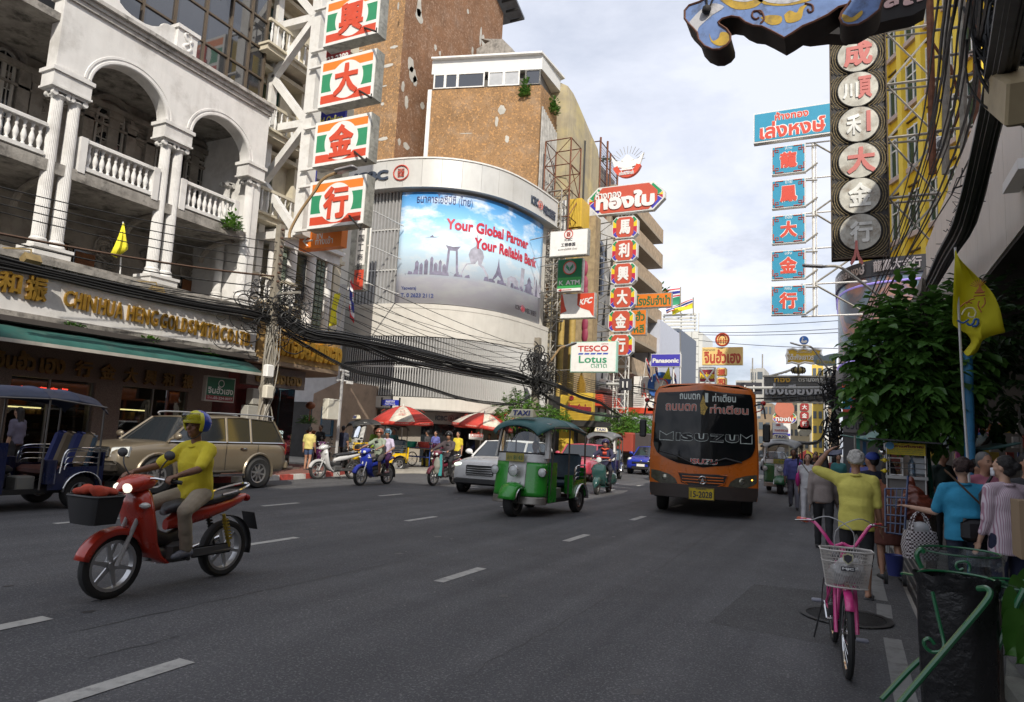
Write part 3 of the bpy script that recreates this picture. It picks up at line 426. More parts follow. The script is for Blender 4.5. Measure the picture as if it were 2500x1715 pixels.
def bigsign(ch,zt,zb,desc):
 x0,x1=-15.83,-13.52;Y=16.5;t=Th('gold_shop_sign',desc,'sign',(-14.7,Y,zb),group='four large square signs on the white frame');Bd(MB().Bx(x0,x1,Y,Y+.42,zb,zt),'case',casem,t);Bd(MB().Bx(x0+.01,x1-.01,Y-.03,Y-.001,zb+.02,zt-.02),'face',whs,t);yy=Y-.031;cx=(x0+x1)/2;cz=(zt+zb)/2;h=(zt-zb)/2-.12;w_=(x1-x0)/2-.11;r=.66
 def band(z0,z1,m,nm):
  E=MB();top=[G(cx+(-1+2*i/24)*w_,yy,z1 if m is org else z0)for i in Rg(25)];inner=[]
  for p in top:
   dx=p.x-cx;e=z0 if m is org else z1
   if abs(dx)<r:
    k=math.sqrt(r*r-dx*dx);e=max(z0,cz+k)if m is org else min(z1,cz-k)
   inner.append(G(p.x,yy,e))
  E.Sh([top,inner]);Bd(E,nm,m,t)
 band(cz+h*.6,cz+h,org,'orange_band');band(cz-h,cz-h*.6,red,'red_band')
 for s_ in(-1,1):
  P=[G(cx+s_*w_,yy,cz-h*.44),G(cx+s_*w_,yy,cz+h*.44)]
  for i in Rg(9):
   a=(1-2*i/8)*h*.44;P.append(G(cx+s_*math.sqrt(max(0,(r+.03)**2-a*a)),yy,cz+a))
  Bd(MB().Qd(*P),'green_band',grs,t)
 Bd(Tx(MB(),ch,(cx-.5,yy-.002,cz-.55),(1,0,0),(0,0,1.1),.03,.05),'character',red,t);Bd(MB().Tb([(x1-.55,Y-.05,zb+.3),(x1+.4,Y-.6,zb-.38)],.035,6).Tb([(x1+.4,Y-.6,zb-.38),(x1+.41,Y-.6,zb-.25)],.02,5),'lamp_arm',dark,t)
 for z in(zb+.03,zt-.08):
  Bd(MB().Bx(-16.5,x0,Y+.1,Y+.2,z,z+.07),'bracket',ws,t)
bigsign('興',16.1,14.42,'topmost square sign with the red character 興 between orange, green and red bands');bigsign('大',13.92,12.22,'square sign with the red character 大, second from the top of the white frame');bigsign('金',11.73,10.15,'square sign with the red character 金, third from the top of the white frame');bigsign('行',9.66,8.02,'lowest square sign with the red character 行 above the orange entrance board');bsn=Th('phone_number_board','dark red board with the phone number 02 223 2288 showing between the upper square signs','sign',(-15,19.3,16));a=Z(2,600,430,19.3);b=Z(2,880,520,19.3);Bd(MB().Bx(a.x,b.x,19.3,19.4,b.z-1.3,a.z+.1),'board',Pl((.2,.018,.02)),bsn);Bd(Tx(MB(),'02 223 2288',(a.x+.1,19.299,b.z+.05),(b.x-a.x-.12,0,0),(0,0,.3),.01,.02),'lettering',letw,bsn);bsn=Th('online_shop_board','blue Gold Online board showing between the middle square signs','sign',(-15,19.3,12));a=Z(2,570,950,19.3);b=Z(2,850,1040,19.3);Bd(MB().Bx(a.x,a.x+.45,19.31,19.4,8.5,a.z+2.4).Bx(a.x+.451,b.x,19.3,19.4,b.z-.5,a.z+.1),'board',Pl((.03,.035,.3)),bsn);Bd(Tx(MB(),'Gold Online',(a.x+.1,19.295,b.z),(b.x-a.x-.2,0,0),(0,0,.32),.01,.01),'lettering',Pl((.65,.6,.08)),bsn);ochre=M('ochre_board',(.42,.27,.1),.7,var=.15,scale=2,Sk=.3,Sc=(.2,.13,.06),Gm=.3,Gc=(.2,.14,.07));cs=Th('corner_gold_shop','corner gold shop with ochre fascia, gilt Thai letters and a glass showcase',(-18,18.5,0));fp=[(-16.95,15.95),(-16.95,19.5),(-17.15,20.15),(-17.7,20.7),(-18.6,21.1),(-20.5,21.3)]
def ribbon(P,z0,z1,th=.2):
 E=MB();O=[G(x,y,0)for x,y in P];I=[]
 for i,p in En(O):
  d=(O[min(i+1,len(O)-1)]-O[max(i-1,0)]).normalized();I.append(p+G(-d.y,d.x,0)*th)
 E.Lf([[G(p.x,p.y,z0),G(p.x,p.y,z1),G(q_.x,q_.y,z1),G(q_.x,q_.y,z0)]for p,q_ in zip(O,I)]);return E
Bd(ribbon(fp,3.75,4.85,.25),'fascia',ochre,cs);Bd(MB().Pr([G(x,y,3.6)for x,y in fp]+[G(-20.5,16,3.6)],(0,0,.14)),'soffit',M('board_soffit',(.3,.22,.15),.8,Sk=.2),cs);Bd(MB().Pr([G(x,y,4.86)for x,y in fp]+[G(-20.5,16,4.86)],(0,0,.12)),'canopy_top',ochre,cs);gold2=M('bright_gold',(.75,.44,.07),.3,metal=.8,var=.15,scale=6);Bd(Tx(MB(),'ห้างทองฮั่วเซ่งเฮง',(-16.95,16.35,3.92),(0,3.55,0),(0,0,.92),.14,.05),'gilt_lettering',gold2,cs,kind='stuff');each('granite_beam',gran,cs,[(-17.6,-17.3,15.95,18.6,2.9,3.55)]);Bd(Tx(MB(),'ฮั่วเซ่งเฮง',(-17.3,16.3,3),(0,2.1,0),(0,0,.46),.06,.045),'gilt_lettering',dgold,cs);shopr=M('red_shop_wall',(.2,.015,.015),.5,var=.3);each('inner_wall',shopr,cs,[(-21,-20.9,15.95,21,.1,3.6)]);each('floor',gran,cs,[(-21,-17.2,15.95,18.6,.14,.2)]);gsh=GL('green_tint_glass',(.33,.45,.43),.4)
for q_ in(((-17.35,16.55),(-17.35,17.4)),((-17.35,17.42),(-17.35,18.2)),((-17.36,18.22),(-18.3,18.5)),((-18.32,18.5),(-20.5,18.5))):
 (xa,ya),(xb,yb)=q_;Bd(MB().Qd((xa,ya,.25),(xb,yb,.25),(xb,yb,2.9),(xa,ya,2.9)),'glass_panel',gsh,cs)
Bd(MB().Pr([G(-17.25,16.4,.14),G(-17.25,18.3,.14),G(-18.4,18.6,.14),G(-19,16.4,.14)],(0,0,.11)),'plinth',M('pale_stone',(.45,.43,.38),.5),cs);E=MB()
for i,s_ in En(('19950','1250')):Tx(E,s_,(-17.33,17.45,1.33-i*.17),(0,.34,0),(0,0,.12),.003,.01)
Bd(E,'price_lettering',EM('price_led',(.7,.85,.8),.8),cs);E=MB()
for z in(.7,1,1.3,1.6):E.Bx(-18.8,-17.9,16.7,18,z,z+.03)
Bd(E,'shelf',M('brass_shelf',(.35,.25,.1),.3,metal=.7),cs);E=MB()
for i in Rg(40):y=Ru(16.8,17.9);z=random.choice((.73,1.03,1.33));E.Bx(-18.2,-18.1,y,y+.06,z,z+Ru(.04,.2))
Bd(E,'jewellery_display',goldm,cs,kind='stuff');E=MB();P=[G(-17.72,17.6+x,1.85+z)for x,z in((-.12,-.35),(.12,-.35),(.14,-.1),(.07,0),(.05,.15),(0,.3),(-.05,.15),(-.07,0),(-.14,-.1))];E.Pr(P,(-.02,0,0));Bd(E,'spire_ornament',gold2,cs);each('wall',cream,cs,[(-22,-18.6,16,21,4.98,8.2)]);Bd(MB().Bx(-18.6,-17.9,17.3,20.6,8,8.35).Bx(-18.6,-17.7,17.2,20.65,8.35,8.5),'cornice',wht,cs)
for y in(17.75,19.75):
 gbk=Bd(MB().Bx(-18.25,-18.1,y-.22,y+.22,4.98,8),'glass_block_strip',M('glass_block',(.2,.25,.2),.15,var=.2),cs)
 for i in Rg(13):
  for k in Rg(2):
   o_=MB();o_.Bb((-18.07,y-.11+k*.22,5.1+i*.235),(.05,.195,.21),.02);Bd(o_,'glass_block',MATS['glass_block'],gbk)
for y,r in((17.35,.16),(18.25,.2),(19.25,.2),(20.2,.18)):
 Bd(MB().Lk([(r,4.98),(r,8)],(-18.12,y,0),14),'fin_column',wht,cs)
Bd(MB().Bx(-18.3,-18.15,18.5,19.05,6.3,7.9),'window',glassd,cs);es=Th('entrance_sign','orange projecting entrance sign with a white arrow below the lowest square sign',(-16.5,17.2,7.8));a=Z(6,465,600,17.2);b=Z(6,745,715,17.2);ors=Pl((.8,.2,.02),.4);Bd(MB().Bx(a.x,b.x+.35,17.2,17.5,b.z,a.z+.1),'box',ors,es);E=MB();Tx(E,'IN',(a.x+.78,17.199,(a.z+b.z)/2+.02),(.25,0,0),(0,0,.26),.006,.02);Tx(E,'ทางเข้า',(a.x+.74,17.199,b.z+.12),(.75,0,0),(0,0,.27),.006,.015);cz=(a.z+b.z)/2;E.Tb([(a.x+.22,17.19,cz),(a.x+.62,17.19,cz)],.03,4);E.Tb([(a.x+.42,17.19,cz+.2),(a.x+.2,17.19,cz),(a.x+.42,17.19,cz-.2)],.035,4);Bd(E,'lettering',letw,es);Bd(MB().Bx(-16.1,-15.6,17.6,17.75,8,9.6),'upper_board',ors,es);yel=M('yellow_flag_cloth',(.78,.7,.03),.8,var=.1,scale=4)
def cloth(P0,du,dv,nu,nv,amp,ph=0,nrm=None):
 du,dv=V(du),V(dv);nrm=nrm or du.cross(dv).normalized();g=[]
 for i in Rg(nu+1):
  r_=[]
  for j in Rg(nv+1):
   u,v=i/nu,j/nv;r_.append(V(P0)+du*u+dv*v+nrm*(amp*Si(u*7+v*3+ph)*(.25+u)))
  g.append(r_)
 return g
fr_=Pl((.6,.03,.04),.8);fw_=Pl((.78,.78,.78),.8);fb_=Pl((.03,.04,.28),.8)
def thaiflag(name,label,base,tip,du,dv,group=None):
 t=Th(name,label,'flag',base,group=group);Bd(MB().Tb([base,tip],.022,5),'pole',letw,t);g=cloth(tip,du,dv,8,12,.06,random.random()*5);E=MB();E.Sh(g);E.m=[0 if j in(0,1,10,11)else 1 if j in(2,3,8,9)else 2 for i in Rg(8)for j in Rg(12)];Bd(E,'cloth',[fr_,fw_,fb_],t,So=.004);return t
p0=S(*zz(6,800,1400),X=-17.2);thaiflag('thai_flag','Thai flag hanging limp on a slanting pole above the ochre fascia',tuple(p0),(-16.9,p0 .y+.1,p0 .z+1.9),(.1,.18,-.55),(.12,-.12,-1.25));p0=S(*zz(6,735,1420),X=-17.2);t=Th('yellow_flag','crumpled yellow flag beside the limp Thai flag above the ochre fascia',tuple(p0));Bd(MB().Tb([p0,p0+G(.1,.15,1.6)],.02,5),'pole',letw,t);Bd(MB().Sh(cloth(p0+G(.1,-.1,1.3),(0,.35,.1),(0,-.15,-1.25),6,8,.1)),'cloth',yel,t,So=.004);p0=S(*zz(5,1030,960),X=-17.2);tp=S(*zz(5,1058,500),X=-17.1);t=Th('yellow_flag','small yellow flag hanging from an upright pole in the middle bay of the white arcade',tuple(p0));Bd(MB().Tb([p0,tp],.02,5),'pole',letw,t);E=MB();q_=lambda x,y:S(*zz(5,x,y),X=-17.05);T0=q_(1055,512);E.Sh([[T0+G(0,.01*i,0)for i in Rg(5)],[q_(1018,620),q_(1038,625)+G(.05,0,0),q_(1055,622),q_(1070,625)+G(.05,0,0),q_(1082,625)],[q_(985,700),q_(1015,715)+G(.06,0,0),q_(1045,712),q_(1075,712)+G(.06,0,0),q_(1100,705)],[q_(943,785),q_(970,800)+G(.06,0,0),q_(1000,812),q_(1050,770)+G(.04,0,0),q_(1100,735)]]);Bd(E,'cloth',yel,t,So=.004);bw=M('beige_wall',(.36,.27,.2),.9,var=.12,scale=2,Sk=.3,Gm=.3);sw=Th('side_street_building','low beige building with framed notice boards set back in the side street',(-24.5,26,0));E=MB();a=Z(10,585,560,25.5);b=Z(10,815,460,25.5);E.Pr([G(a.x,25.5,.1),G(b.x,25.5,.1),G(b.x,25.5,b.z),G(a.x,25.5,a.z-.05)],(0,3,0));Bd(E,'wall',bw,sw);E=MB();c=Z(10,655,680,25.4);d=Z(10,735,940,25.4);E.Bx(c.x,d.x,25.38,25.5,d.z,c.z);nb=Bd(E,'notice_board',Pl((.03,.1,.16)),sw);Bd(MB().Bx(c.x+.12,d.x-.05,25.36,25.379,d.z+.1,c.z-.12),'glass',glassd,nb);Bd(MB().Bx(c.x+.2,c.x+.5,25.35,25.359,c.z-2,c.z-1.7),'paper_notice',whs,nb);each('back_wall',M('white_wall',(.5,.5,.5),.8,Sk=.3),sw,[(-36,a.x-.01,27,27.3,.1,9)]);each('dark_doorway',dk,sw,[(-36,a.x-.3,26.9,26.99,.1,2.9)])
class Curve:
 flip=1
 def __init__(s,P):
  P=Sp([G(x,y,0)for x,y in P],6);s.P=P;s.L=[0]
  for a,b in zip(P,P[1:]):s.L.append(s.L[-1]+(b-a).length)
  s.len=s.L[-1]
 def at(s,t):
  t=max(0,min(s.len-1e-6,t));i=max(k for k in Rg(len(s.P)-1)if s.L[k]<=t);f=(t-s.L[i])/(s.L[i+1]-s.L[i]);d=(s.P[i+1]-s.P[i]).normalized();d0=(s.P[i]-s.P[i-1]).normalized()if i else d;d1=(s.P[min(i+2,len(s.P)-1)]-s.P[i+1]);d1=d1 .normalized()if d1 .length>1e-6 else d;dd=(d0 .lerp(d,.5)*(1-f)+d.lerp(d1,.5)*f).normalized();return s.P[i].lerp(s.P[i+1],f),G(dd.y,-dd.x,0)*s.flip
 def pt(s,t,z,o=0):p,n=s.at(t);return G(p.x,p.y,z)+n*o
 def hit(s,x,y):
  d=S(x,y,50)-G(0,0,CAMH);best=None
  for i in Rg(len(s.P)-1):
   a,b=s.P[i],s.P[i+1];A=np.array([[d.x,a.x-b.x],[d.y,a.y-b.y]])
   try:t,f=np.linalg.solve(A,np.array([a.x,a.y]))
   except Exception:continue
   if-.001<=f<=1.001 and t>0:return s.L[i]+f*(s.L[i+1]-s.L[i]),CAMH+d.z*t
  return None
CV=Curve([(-30,28.35),(-26,28.4),(-23.7,28.4),(-21.6,28.5),(-20.2,28.75),(-19,29.2),(-18,29.9),(-17.2,30.85),(-16.6,32.15),(-16.2,34.2),(-16.05,36),(-16,37)]);s0=CV.hit(*zz(10,870,345))[0]
def Cw(s_0,s_1,z0,z1,o0,o1,n=None):
 n=n or max(2,int((s_1-s_0)/.45));E=MB();E.Lf([[CV.pt(t,z0,o0),CV.pt(t,z0,o1),CV.pt(t,z1,o1),CV.pt(t,z1,o0)]for t in[s_0+(s_1-s_0)*i/n for i in Rg(n+1)]]);return E
def Cx(E,s,s_0,s_1,z0,z1,o,depth=.02,bold=.02,spacing=1,cv=None):
 cv=cv or CV;Vv,T,polys,mn,mxx=lettershape(s,bold,spacing);sz=mxx-mn;f=lambda p,d:cv.pt(s_0+(p[0]-mn[0])/sz[0]*(s_1-s_0),z0+(p[1]-mn[1])/sz[1]*(z1-z0),o+d);E.add([f(p,depth)for p in Vv],[tuple(int(i)for i in t)for t in T])
 for P in polys:
  n=len(P);E.add([f(p,0)for p in P]+[f(p,depth)for p in P],[(i,(i+1)%n,(i+1)%n+n,i+n)for i in Rg(n)])
 return E
bank=Th('bank_building','curved bank building on the corner with a sky-blue billboard, ribbed cladding and grey louvres',(-20,33,0));alum=M('aluminium_panel',(.6,.6,.58),.45,metal=.15,var=.07,scale=1.2,Sk=.45,Sc=(.36,.35,.33),Gm=.15,Gc=(.4,.38,.34));bpan=M('bank_render',(.6,.58,.53),.75,var=.06,scale=2,Sk=.4,Sc=(.35,.32,.27),Gm=.2,Gc=(.38,.34,.29));ribm=M('ribbed_steel',(.4,.4,.4),.5,metal=.3,var=.1,Sk=.3);E_=CV.len;E=MB();P=[CV.pt(s0-4+(E_-s0+4)*i/30,0,-1.2)for i in Rg(31)];E.Pr([G(p.x,p.y,3.4)for p in P]+[G(-30,37,3.4)],(0,0,11));Bd(E,'core_wall',bpan,bank);n=17;a0=s0-3
for i in Rg(n):
 sa=a0+(E_-a0)*i/n;sb=a0+(E_-a0)*(i+1)/n-.012;E=Cw(sa,sb,14.35,15.85,.25,.45,3);Bd(E,'band_panel',alum,bank)
Bd(Cw(a0,E_,15.85,15.93,.1,.5),'coping',ws,bank);Bd(Cw(a0,E_,14.3,14.35,-.2,.5),'band_soffit',alum,bank);Bd(Cw(a0,E_,8,14.35,-.35,-.25),'backing_wall',bpan,bank);sb0,_=CV.hit(*zz(6,1320,700))
def ribs(sa,sb,z0,z1,o,pitch=.21,dep=.13):
 E=MB();n=int((sb-sa)/pitch);g=[]
 for i in Rg(n):
  s_=sa+i*pitch
  for f,d in((0,0),(.25,dep),(.6,dep),(.85,0)):g.append((s_+f*pitch,o+d))
 E.Sh([[CV.pt(t,z0,oo)for t,oo in g],[CV.pt(t,z1,oo)for t,oo in g]]);return E
for z0,z1 in((7.95,10),(10.06,12.2),(12.26,14.3)):Bd(ribs(s0-.1,sb0+.1,z0,z1,-.2),'ribbed_cladding',ribm,bank)
Bd(Cw(s0-.1,sb0,10,10.06,-.2,-.08),'flashing',alum,bank);Bd(Cw(s0-.1,sb0,12.2,12.26,-.2,-.08),'flashing',alum,bank);bz0=8.22;bz1=14.15;bt0=CV.hit(*zz(6,1325,700))[0];bt1=CV.hit(*zz(7,412,950))[0];bbm=bpy.data.materials.new('billboard_print');bbm.use_nodes=1;nt=bbm.node_tree;N=nt.nodes;L=nt.links;b=N['Principled BSDF'];iv(b,'Roughness',.35);tc=N.new('ShaderNodeTexCoord');sp=N.new('ShaderNodeSeparateXYZ');L.new(tc.outputs['Object'],sp.inputs[0]);cr_=N.new('ShaderNodeValToRGB');mr=N.new('ShaderNodeMapRange');iv(mr,1,bz0);iv(mr,2,bz1);L.new(sp.outputs[2],mr.inputs[0]);L.new(mr.outputs[0],cr_.inputs[0]);e=cr_.color_ramp.elements;e[0].position=0;e[0].color=(.76,.77,.84,1);e[1].position=1;e[1].color=(.05,.25,.6,1)
for p_,c_ in((.22,(.66,.68,.78,1)),(.27,(.6,.72,.84,1)),(.5,(.55,.74,.88,1)),(.75,(.24,.52,.8,1))):m=e.new(p_);m.color=c_
nn=N.new('ShaderNodeTexNoise');iv(nn,'Scale',.55);iv(nn,'Detail',9);iv(nn,'Roughness',.62);mpp=N.new('ShaderNodeMapping');iv(mpp,'Scale',(1,1,2.2));L.new(tc.outputs['Object'],mpp.inputs[0]);L.new(mpp.outputs[0],nn.inputs['Vector']);r2=N.new('ShaderNodeValToRGB');r2 .color_ramp.elements[0].position=.47;r2 .color_ramp.elements[1].position=.66;L.new(nn.outputs[0],r2 .inputs[0]);mxn=N.new('ShaderNodeMixRGB');L.new(r2 .outputs[0],mxn.inputs[0]);L.new(cr_.outputs[0],mxn.inputs[1]);iv(mxn,2,(.78,.82,.86,1));L.new(mxn.outputs[0],b.inputs['Base Color']);bb=Th('billboard','large curved billboard with blue sky, city skyline and red English slogan',(-19,29,bz0));OFF[bb.name]=G(-19,29,0);bb.location=(-19,29,0);E=MB();n=30;E.Sh([[CV.pt(bt0+(bt1-bt0)*i/n,z,.12)for i in Rg(n+1)]for z in(bz0,bz1)]);Bd(E,'printed_sheet',bbm,bb,So=.03);redp=Pl((.55,.03,.06),.4);navy=Pl((.03,.05,.18),.4);sil=Pl((.2,.19,.28),.45,var=.5,scale=3);sil2=Pl((.42,.42,.5),.45,var=.3,scale=3);blk=Pl((.04,.04,.05),.5)
def hh(i,x,y):return CV.hit(*zz(i,x,y))
def btext(s,i0,x0,y0,i1,x1,y1,mat,parent,o=.15,bold=.02,dz=None):
 a=hh(i0,x0,y0);b=hh(i1,x1,y1);Bd(Cx(MB(),s,a[0],b[0],min(a[1],b[1])if dz is None else b[1],max(a[1],b[1])if dz is None else b[1]+dz,o,.004,bold),'lettering',mat,parent)
btext('ธนาคารไอซีบีซี (ไทย)',6,1478,325,6,1940,400,navy,bb,bold=.01,dz=.62)
def sz(i,x,y):return hh(i,x,y)[0]
E=MB();Cx(E,'Your Global Partner',sz(6,1728,470),sz(7,300,630),12.18,12.78,.15,.004,.045);Cx(E,'Your Reliable Bank',sz(6,1960,620),sz(7,366,790),11.34,11.95,.15,.004,.045);Bd(E,'slogan_lettering',redp,bb);E=MB();Cx(E,'Yaowaraj',sz(6,1345,1080),sz(6,1470,1080),8.85,9.08,.15,.004,.02);Cx(E,'T. 0 2623 2112',sz(6,1342,1130),sz(6,1616,1130),8.5,8.72,.15,.004,.03);Bd(E,'lettering',navy,bb);zsk=9.72;W_=bt1-bt0
def sk(f,pts,mat,mbx):mbx.add([CV.pt(bt0+W_*(f+x),zsk+z,.142)for x,z in pts],[tuple(Rg(len(pts)))])
m1,m2=MB(),MB()
for f,w_,h_ in((.1,.02,.62),(.125,.018,.5),(.15,.02,.7),(.18,.016,.85),(.2,.02,.55),(.225,.016,.7),(.245,.02,.5)):sk(f,[(0,0),(w_,0),(w_,h_),(w_/2,h_+.12),(0,h_)],sil,m1)
sk(.26,[(0,0),(.012,0),(.02,1.35),(.05,1.35),(.058,0),(.07,0),(.06,1.42),(.075,1.62),(.035,1.55),(-.005,1.62),(.008,1.42)],sil,m1);sk(.34,[(0,0),(.17,0),(.16,.35),(.13,.75),(.115,.8),(.13,1.25),(.12,1.55),(.09,1.75),(.085,2.6),(.078,1.75),(.05,1.55),(.04,1.25),(.055,.8),(.03,.75),(.01,.35)],sil2,m2);sk(.52,[(0,0),(.1,0),(.085,.3),(.07,.55),(.055,.9),(.048,1.4),(.04,.9),(.03,.55),(.015,.3)],sil,m1);sk(.64,[(0,0),(.1,0),(.1,.45),(.07,.62),(.03,.62),(0,.45)],sil2,m2);sk(.755,[(0,0),(.035,0),(.045,1.3),(.01,1.3)],sil2,m2);sk(.8,[(0,0),(.1,0),(.085,.12),(.085,.35),(.1,.38),(.075,.5),(.07,.65),(.08,.68),(.05,.95),(.03,.68),(.035,.65),(.03,.5),(0,.38),(.015,.35),(.015,.12)],sil,m1);sk(.905,[(0,0),(.02,0),(.015,1.1),(.005,1.1)],sil2,m2);sk(.925,[(0,0),(.03,0),(.017,1),(.013,1)],sil,m1);sk(.955,[(0,0),(.04,0),(.04,.5),(.02,.85),(0,.5)],sil2,m2);sk(.05,[(0,-.05),(.94,-.05),(.94,0),(.3,.06),(0,.02)],navy,m1);sk(.04,[(0,0),(.3,.02),(.25,.18),(.08,.2)],sil,m1)
for k in Rg(30):f=Ru(.06,.9);sk(f,[(0,0),(.03,0),(.025,Ru(.1,.3)),(.005,Ru(.1,.25))],sil,m1)
sk(.14,[(0,1.95),(.06,1.98),(.1,2.06),(.05,2.02),(.045,2.12),(.03,2)],sil,m1);Bd(m1,'printed_skyline',sil,bb,kind='stuff');Bd(m2,'printed_skyline',sil2,bb,kind='stuff')
def blogo(s_,z,r,o,parent,mat):
 E=MB();n=28;P=[CV.pt(s_+Co(2*PI*i/n)*r,z+Si(2*PI*i/n)*r,o)for i in Rg(n)];E.Tb(P,r*.09,4,Cl=1);k=r*.42
 for pts in(((-1,1),(-.15,1),(-.15,.35),(-1,.35),(-1,-0),(-.15,-0)),((1,1),(.15,1),(.15,.35),(1,.35),(1,0),(.15,0)),((-1,-.45),(-.15,-.45),(-.15,-1),(-1,-1)),((1,-.45),(.15,-.45),(.15,-1),(1,-1))):
  E.Tb([CV.pt(s_+x*k,z+y*k*1.1,o)for x,y in pts],r*.075,4)
 Bd(E,'emblem',mat,parent)
E=MB();Cx(E,'ICBC',sz(7,187,1220),sz(7,236,1230),8.62,8.86,.15,.004,.02);Cx(E,'中国工商银行',sz(7,268,1260),sz(7,365,1290),8.55,8.86,.15,.004,.02);Bd(E,'lettering',blk,bb);blogo(sz(7,250,1235),8.74,.17,.15,bb,redp);blu=Pl((.045,.06,.09),.4);redl=Pl((.6,.07,.04),.4);E=MB();Cx(E,'ICBC',sz(6,985,140),sz(6,1265,130),14.78,15.33,.45,.08,.05);Cx(E,'ICBC',sz(7,285,270),sz(7,343,290),14.75,15.25,.45,.06,.04);Cx(E,'中国工商银行',sz(7,385,340),sz(7,488,420),14.6,15.15,.45,.06,.03);Bd(E,'band_lettering',blu,bank);blogo(sz(6,1368,115),15.1,.4,.5,bank,redl);blogo(sz(7,361,300),14.95,.24,.5,bank,redl);Bd(Cw(s0-3,E_,6.5,7.95,.05,.14),'render_band',bpan,bank);Bd(Cw(s0-3,E_,7.95,8.18,-.2,.16),'render_ledge',bpan,bank);lou=M('louvre_fin',(.5,.5,.49),.45,metal=.2,var=.05);E=MB();E.Bx(-.045,.045,-.012,.012,0,1);lme=E.mesh('louvre');lme.materials.append(lou)
def louvres(z0,z1,sa,sb,pitch):
 n=int((sb-sa)/pitch)
 for i in Rg(n):
  s_=sa+i*pitch;p,nr=CV.at(s_);o=bpy.data.objects.new('louvre',lme);COL.objects.link(o);o.parent=bank;q_=G(p.x,p.y,z0)+nr*.1;o.location=q_-OFF[bank.name];o.rotation_euler=(0,0,math.atan2(nr.y,nr.x)+R(28));o.scale=(1.9,1.9,z1-z0)
louvres(3.42,4.86,s0,E_,.135);louvres(4.96,6.45,s0,E_,.135);Bd(Cw(s0,E_,4.87,4.95,.02,.16),'louvre_rail',alum,bank);Bd(Cw(s0,E_,3.38,6.5,-.3,-.2),'louvre_backing',M('louvre_dark',(.1,.1,.105),.7),bank);Bd(Cw(s0-3,E_,2.8,3.38,.02,.18),'lower_beam',bpan,bank);Bd(Cw(s0-3,E_,2.75,2.8,-1.6,.16),'soffit',M('grey_soffit',(.22,.21,.2)),bank);Bd(Cw(s0-3,E_,.1,2.75,-1.7,-1.6),'shopfront_wall',M('beige_stone',(.3,.27,.23),.6,var=.1),bank);sg0=sz(10,1465,740);sg1=sz(10,2150,790);Bd(Cw(sg0,sg1,2.12,2.72,-1,-.9),'name_board',M('grey_board',(.34,.33,.31),.5),bank);E=MB();Cx(E,'ICBC',sg0+1,sg0+1.75,2.3,2.55,-.9,.02,.03);Cx(E,'中国工商银行',sg0+2.3,sg0+3.9,2.27,2.55,-.9,.02,.02);Bd(E,'board_lettering',blu,bank);blogo(sg0+2,2.43,.16,-.88,bank,M('maroon_emblem',(.22,.03,.04)));Bd(Cw(sg0,sg1,.1,2.1,-1.5,-1.45),'bank_window',glassd,bank);each('bank_pier',M('pier_stone',(.33,.3,.26),var=.1),bank,[(-24.4,-23.9,28.2,28.7,.1,2.75),(-21.3,-20.9,28.5,28.9,.1,2.75),(-16.9,-16.5,33.8,34.2,.1,2.75)]);vs=Th('vertical_bank_sign','tall narrow grey and red vertical sign with Chinese characters beside the bank',(-22.5,27,8));yy=25.6;a=Z(6,975,560,yy);b=Z(6,918,1090,yy);c=Z(6,1000,560,yy);x0,x1=b.x,b.x+.62;Bd(MB().Bx(x0-.35,x0,yy,yy+.1,b.z,a.z+1.5).Bx(x0,x1,yy,yy+.35,b.z,a.z+1.5),'case',casem,vs);hz_=a.z+1.5-b.z;Bd(MB().Bx(x0+.03,x1-.03,yy-.01,yy-.001,b.z+hz_*.27,a.z+1.45),'white_panel',whs,vs);Bd(MB().Bx(x0+.03,x1-.03,yy-.01,yy-.001,b.z+.02,b.z+hz_*.22),'red_panel',red,vs)
for k,ch in En('中国工商银行'):Bd(Tx(MB(),ch,(x0+.13,yy-.012,a.z+.1-k*.47-.3),(.34,0,0),(0,0,.34),.004,.02),'character',blk,vs)
E=MB();E.Tb([(x1+.12,yy+.1,b.z+.3),(x1+.12,yy+.1,a.z+1.2)],.05,6);[E.Tb([(x1,yy+.1,z),(x1+.12,yy+.1,z),(x1+.14,28.3,z)],.03,5)for z in(b.z+.35,b.z+2.2,a.z+.9)];Bd(E,'bracket',ws,vs);brn=M('brown_pebbledash',(.29,.17,.08),.9,var=.22,scale=.8,Bu=.5,Bc=30,Sx=((.46,.25,.1),7),Sk=.35,Sc=(.16,.09,.05),Gm=.12,Gc=(.55,.5,.42),Gl=.9);brn2=M('brown_pebbledash_shaded',(.22,.11,.055),.9,var=.22,scale=.8,Bu=.5,Bc=30,Sx=((.32,.2,.13),7),Sk=.45,Sc=(.3,.22,.17),Gm=.12,Gc=(.45,.4,.34),Gl=.7);bt=Th('brown_tower','tall windowless brown pebbledash tower with flaking render patches above the bank','building',(-31,42,0));a=Z(2,2215,120,X=-26.5);E=MB();E.mi=0;E.Qd((-40,34.9,0),(-26.5,34.9,0),(-26.5,34.9,46),(-40,34.9,46));Bd(E,'street_wall',brn,bt);Bd(MB().Qd((-26.5,34.9,0),(-26.5,a.y,0),(-26.5,a.y,a.z),(-26.5,34.9,a.z+5)),'side_wall',brn2,bt);Bd(MB().Qd((-26.5,a.y,0),(-40,a.y,0),(-40,a.y,a.z),(-26.5,a.y,a.z)),'rear_wall',brn2,bt);Bd(MB().Pr([G(-25.2,34,a.z+6.5),G(-25.2,a.y+1.6,a.z+.1),G(-25.2,a.y+1.6,a.z+.3),G(-25.2,34,a.z+6.8)],(-8,0,0)),'roof',M('grey_roof',(.16,.17,.19),.5,metal=.4,var=.2),bt)  # brn2 is a darker brown copy, side wall's shade put into its colour
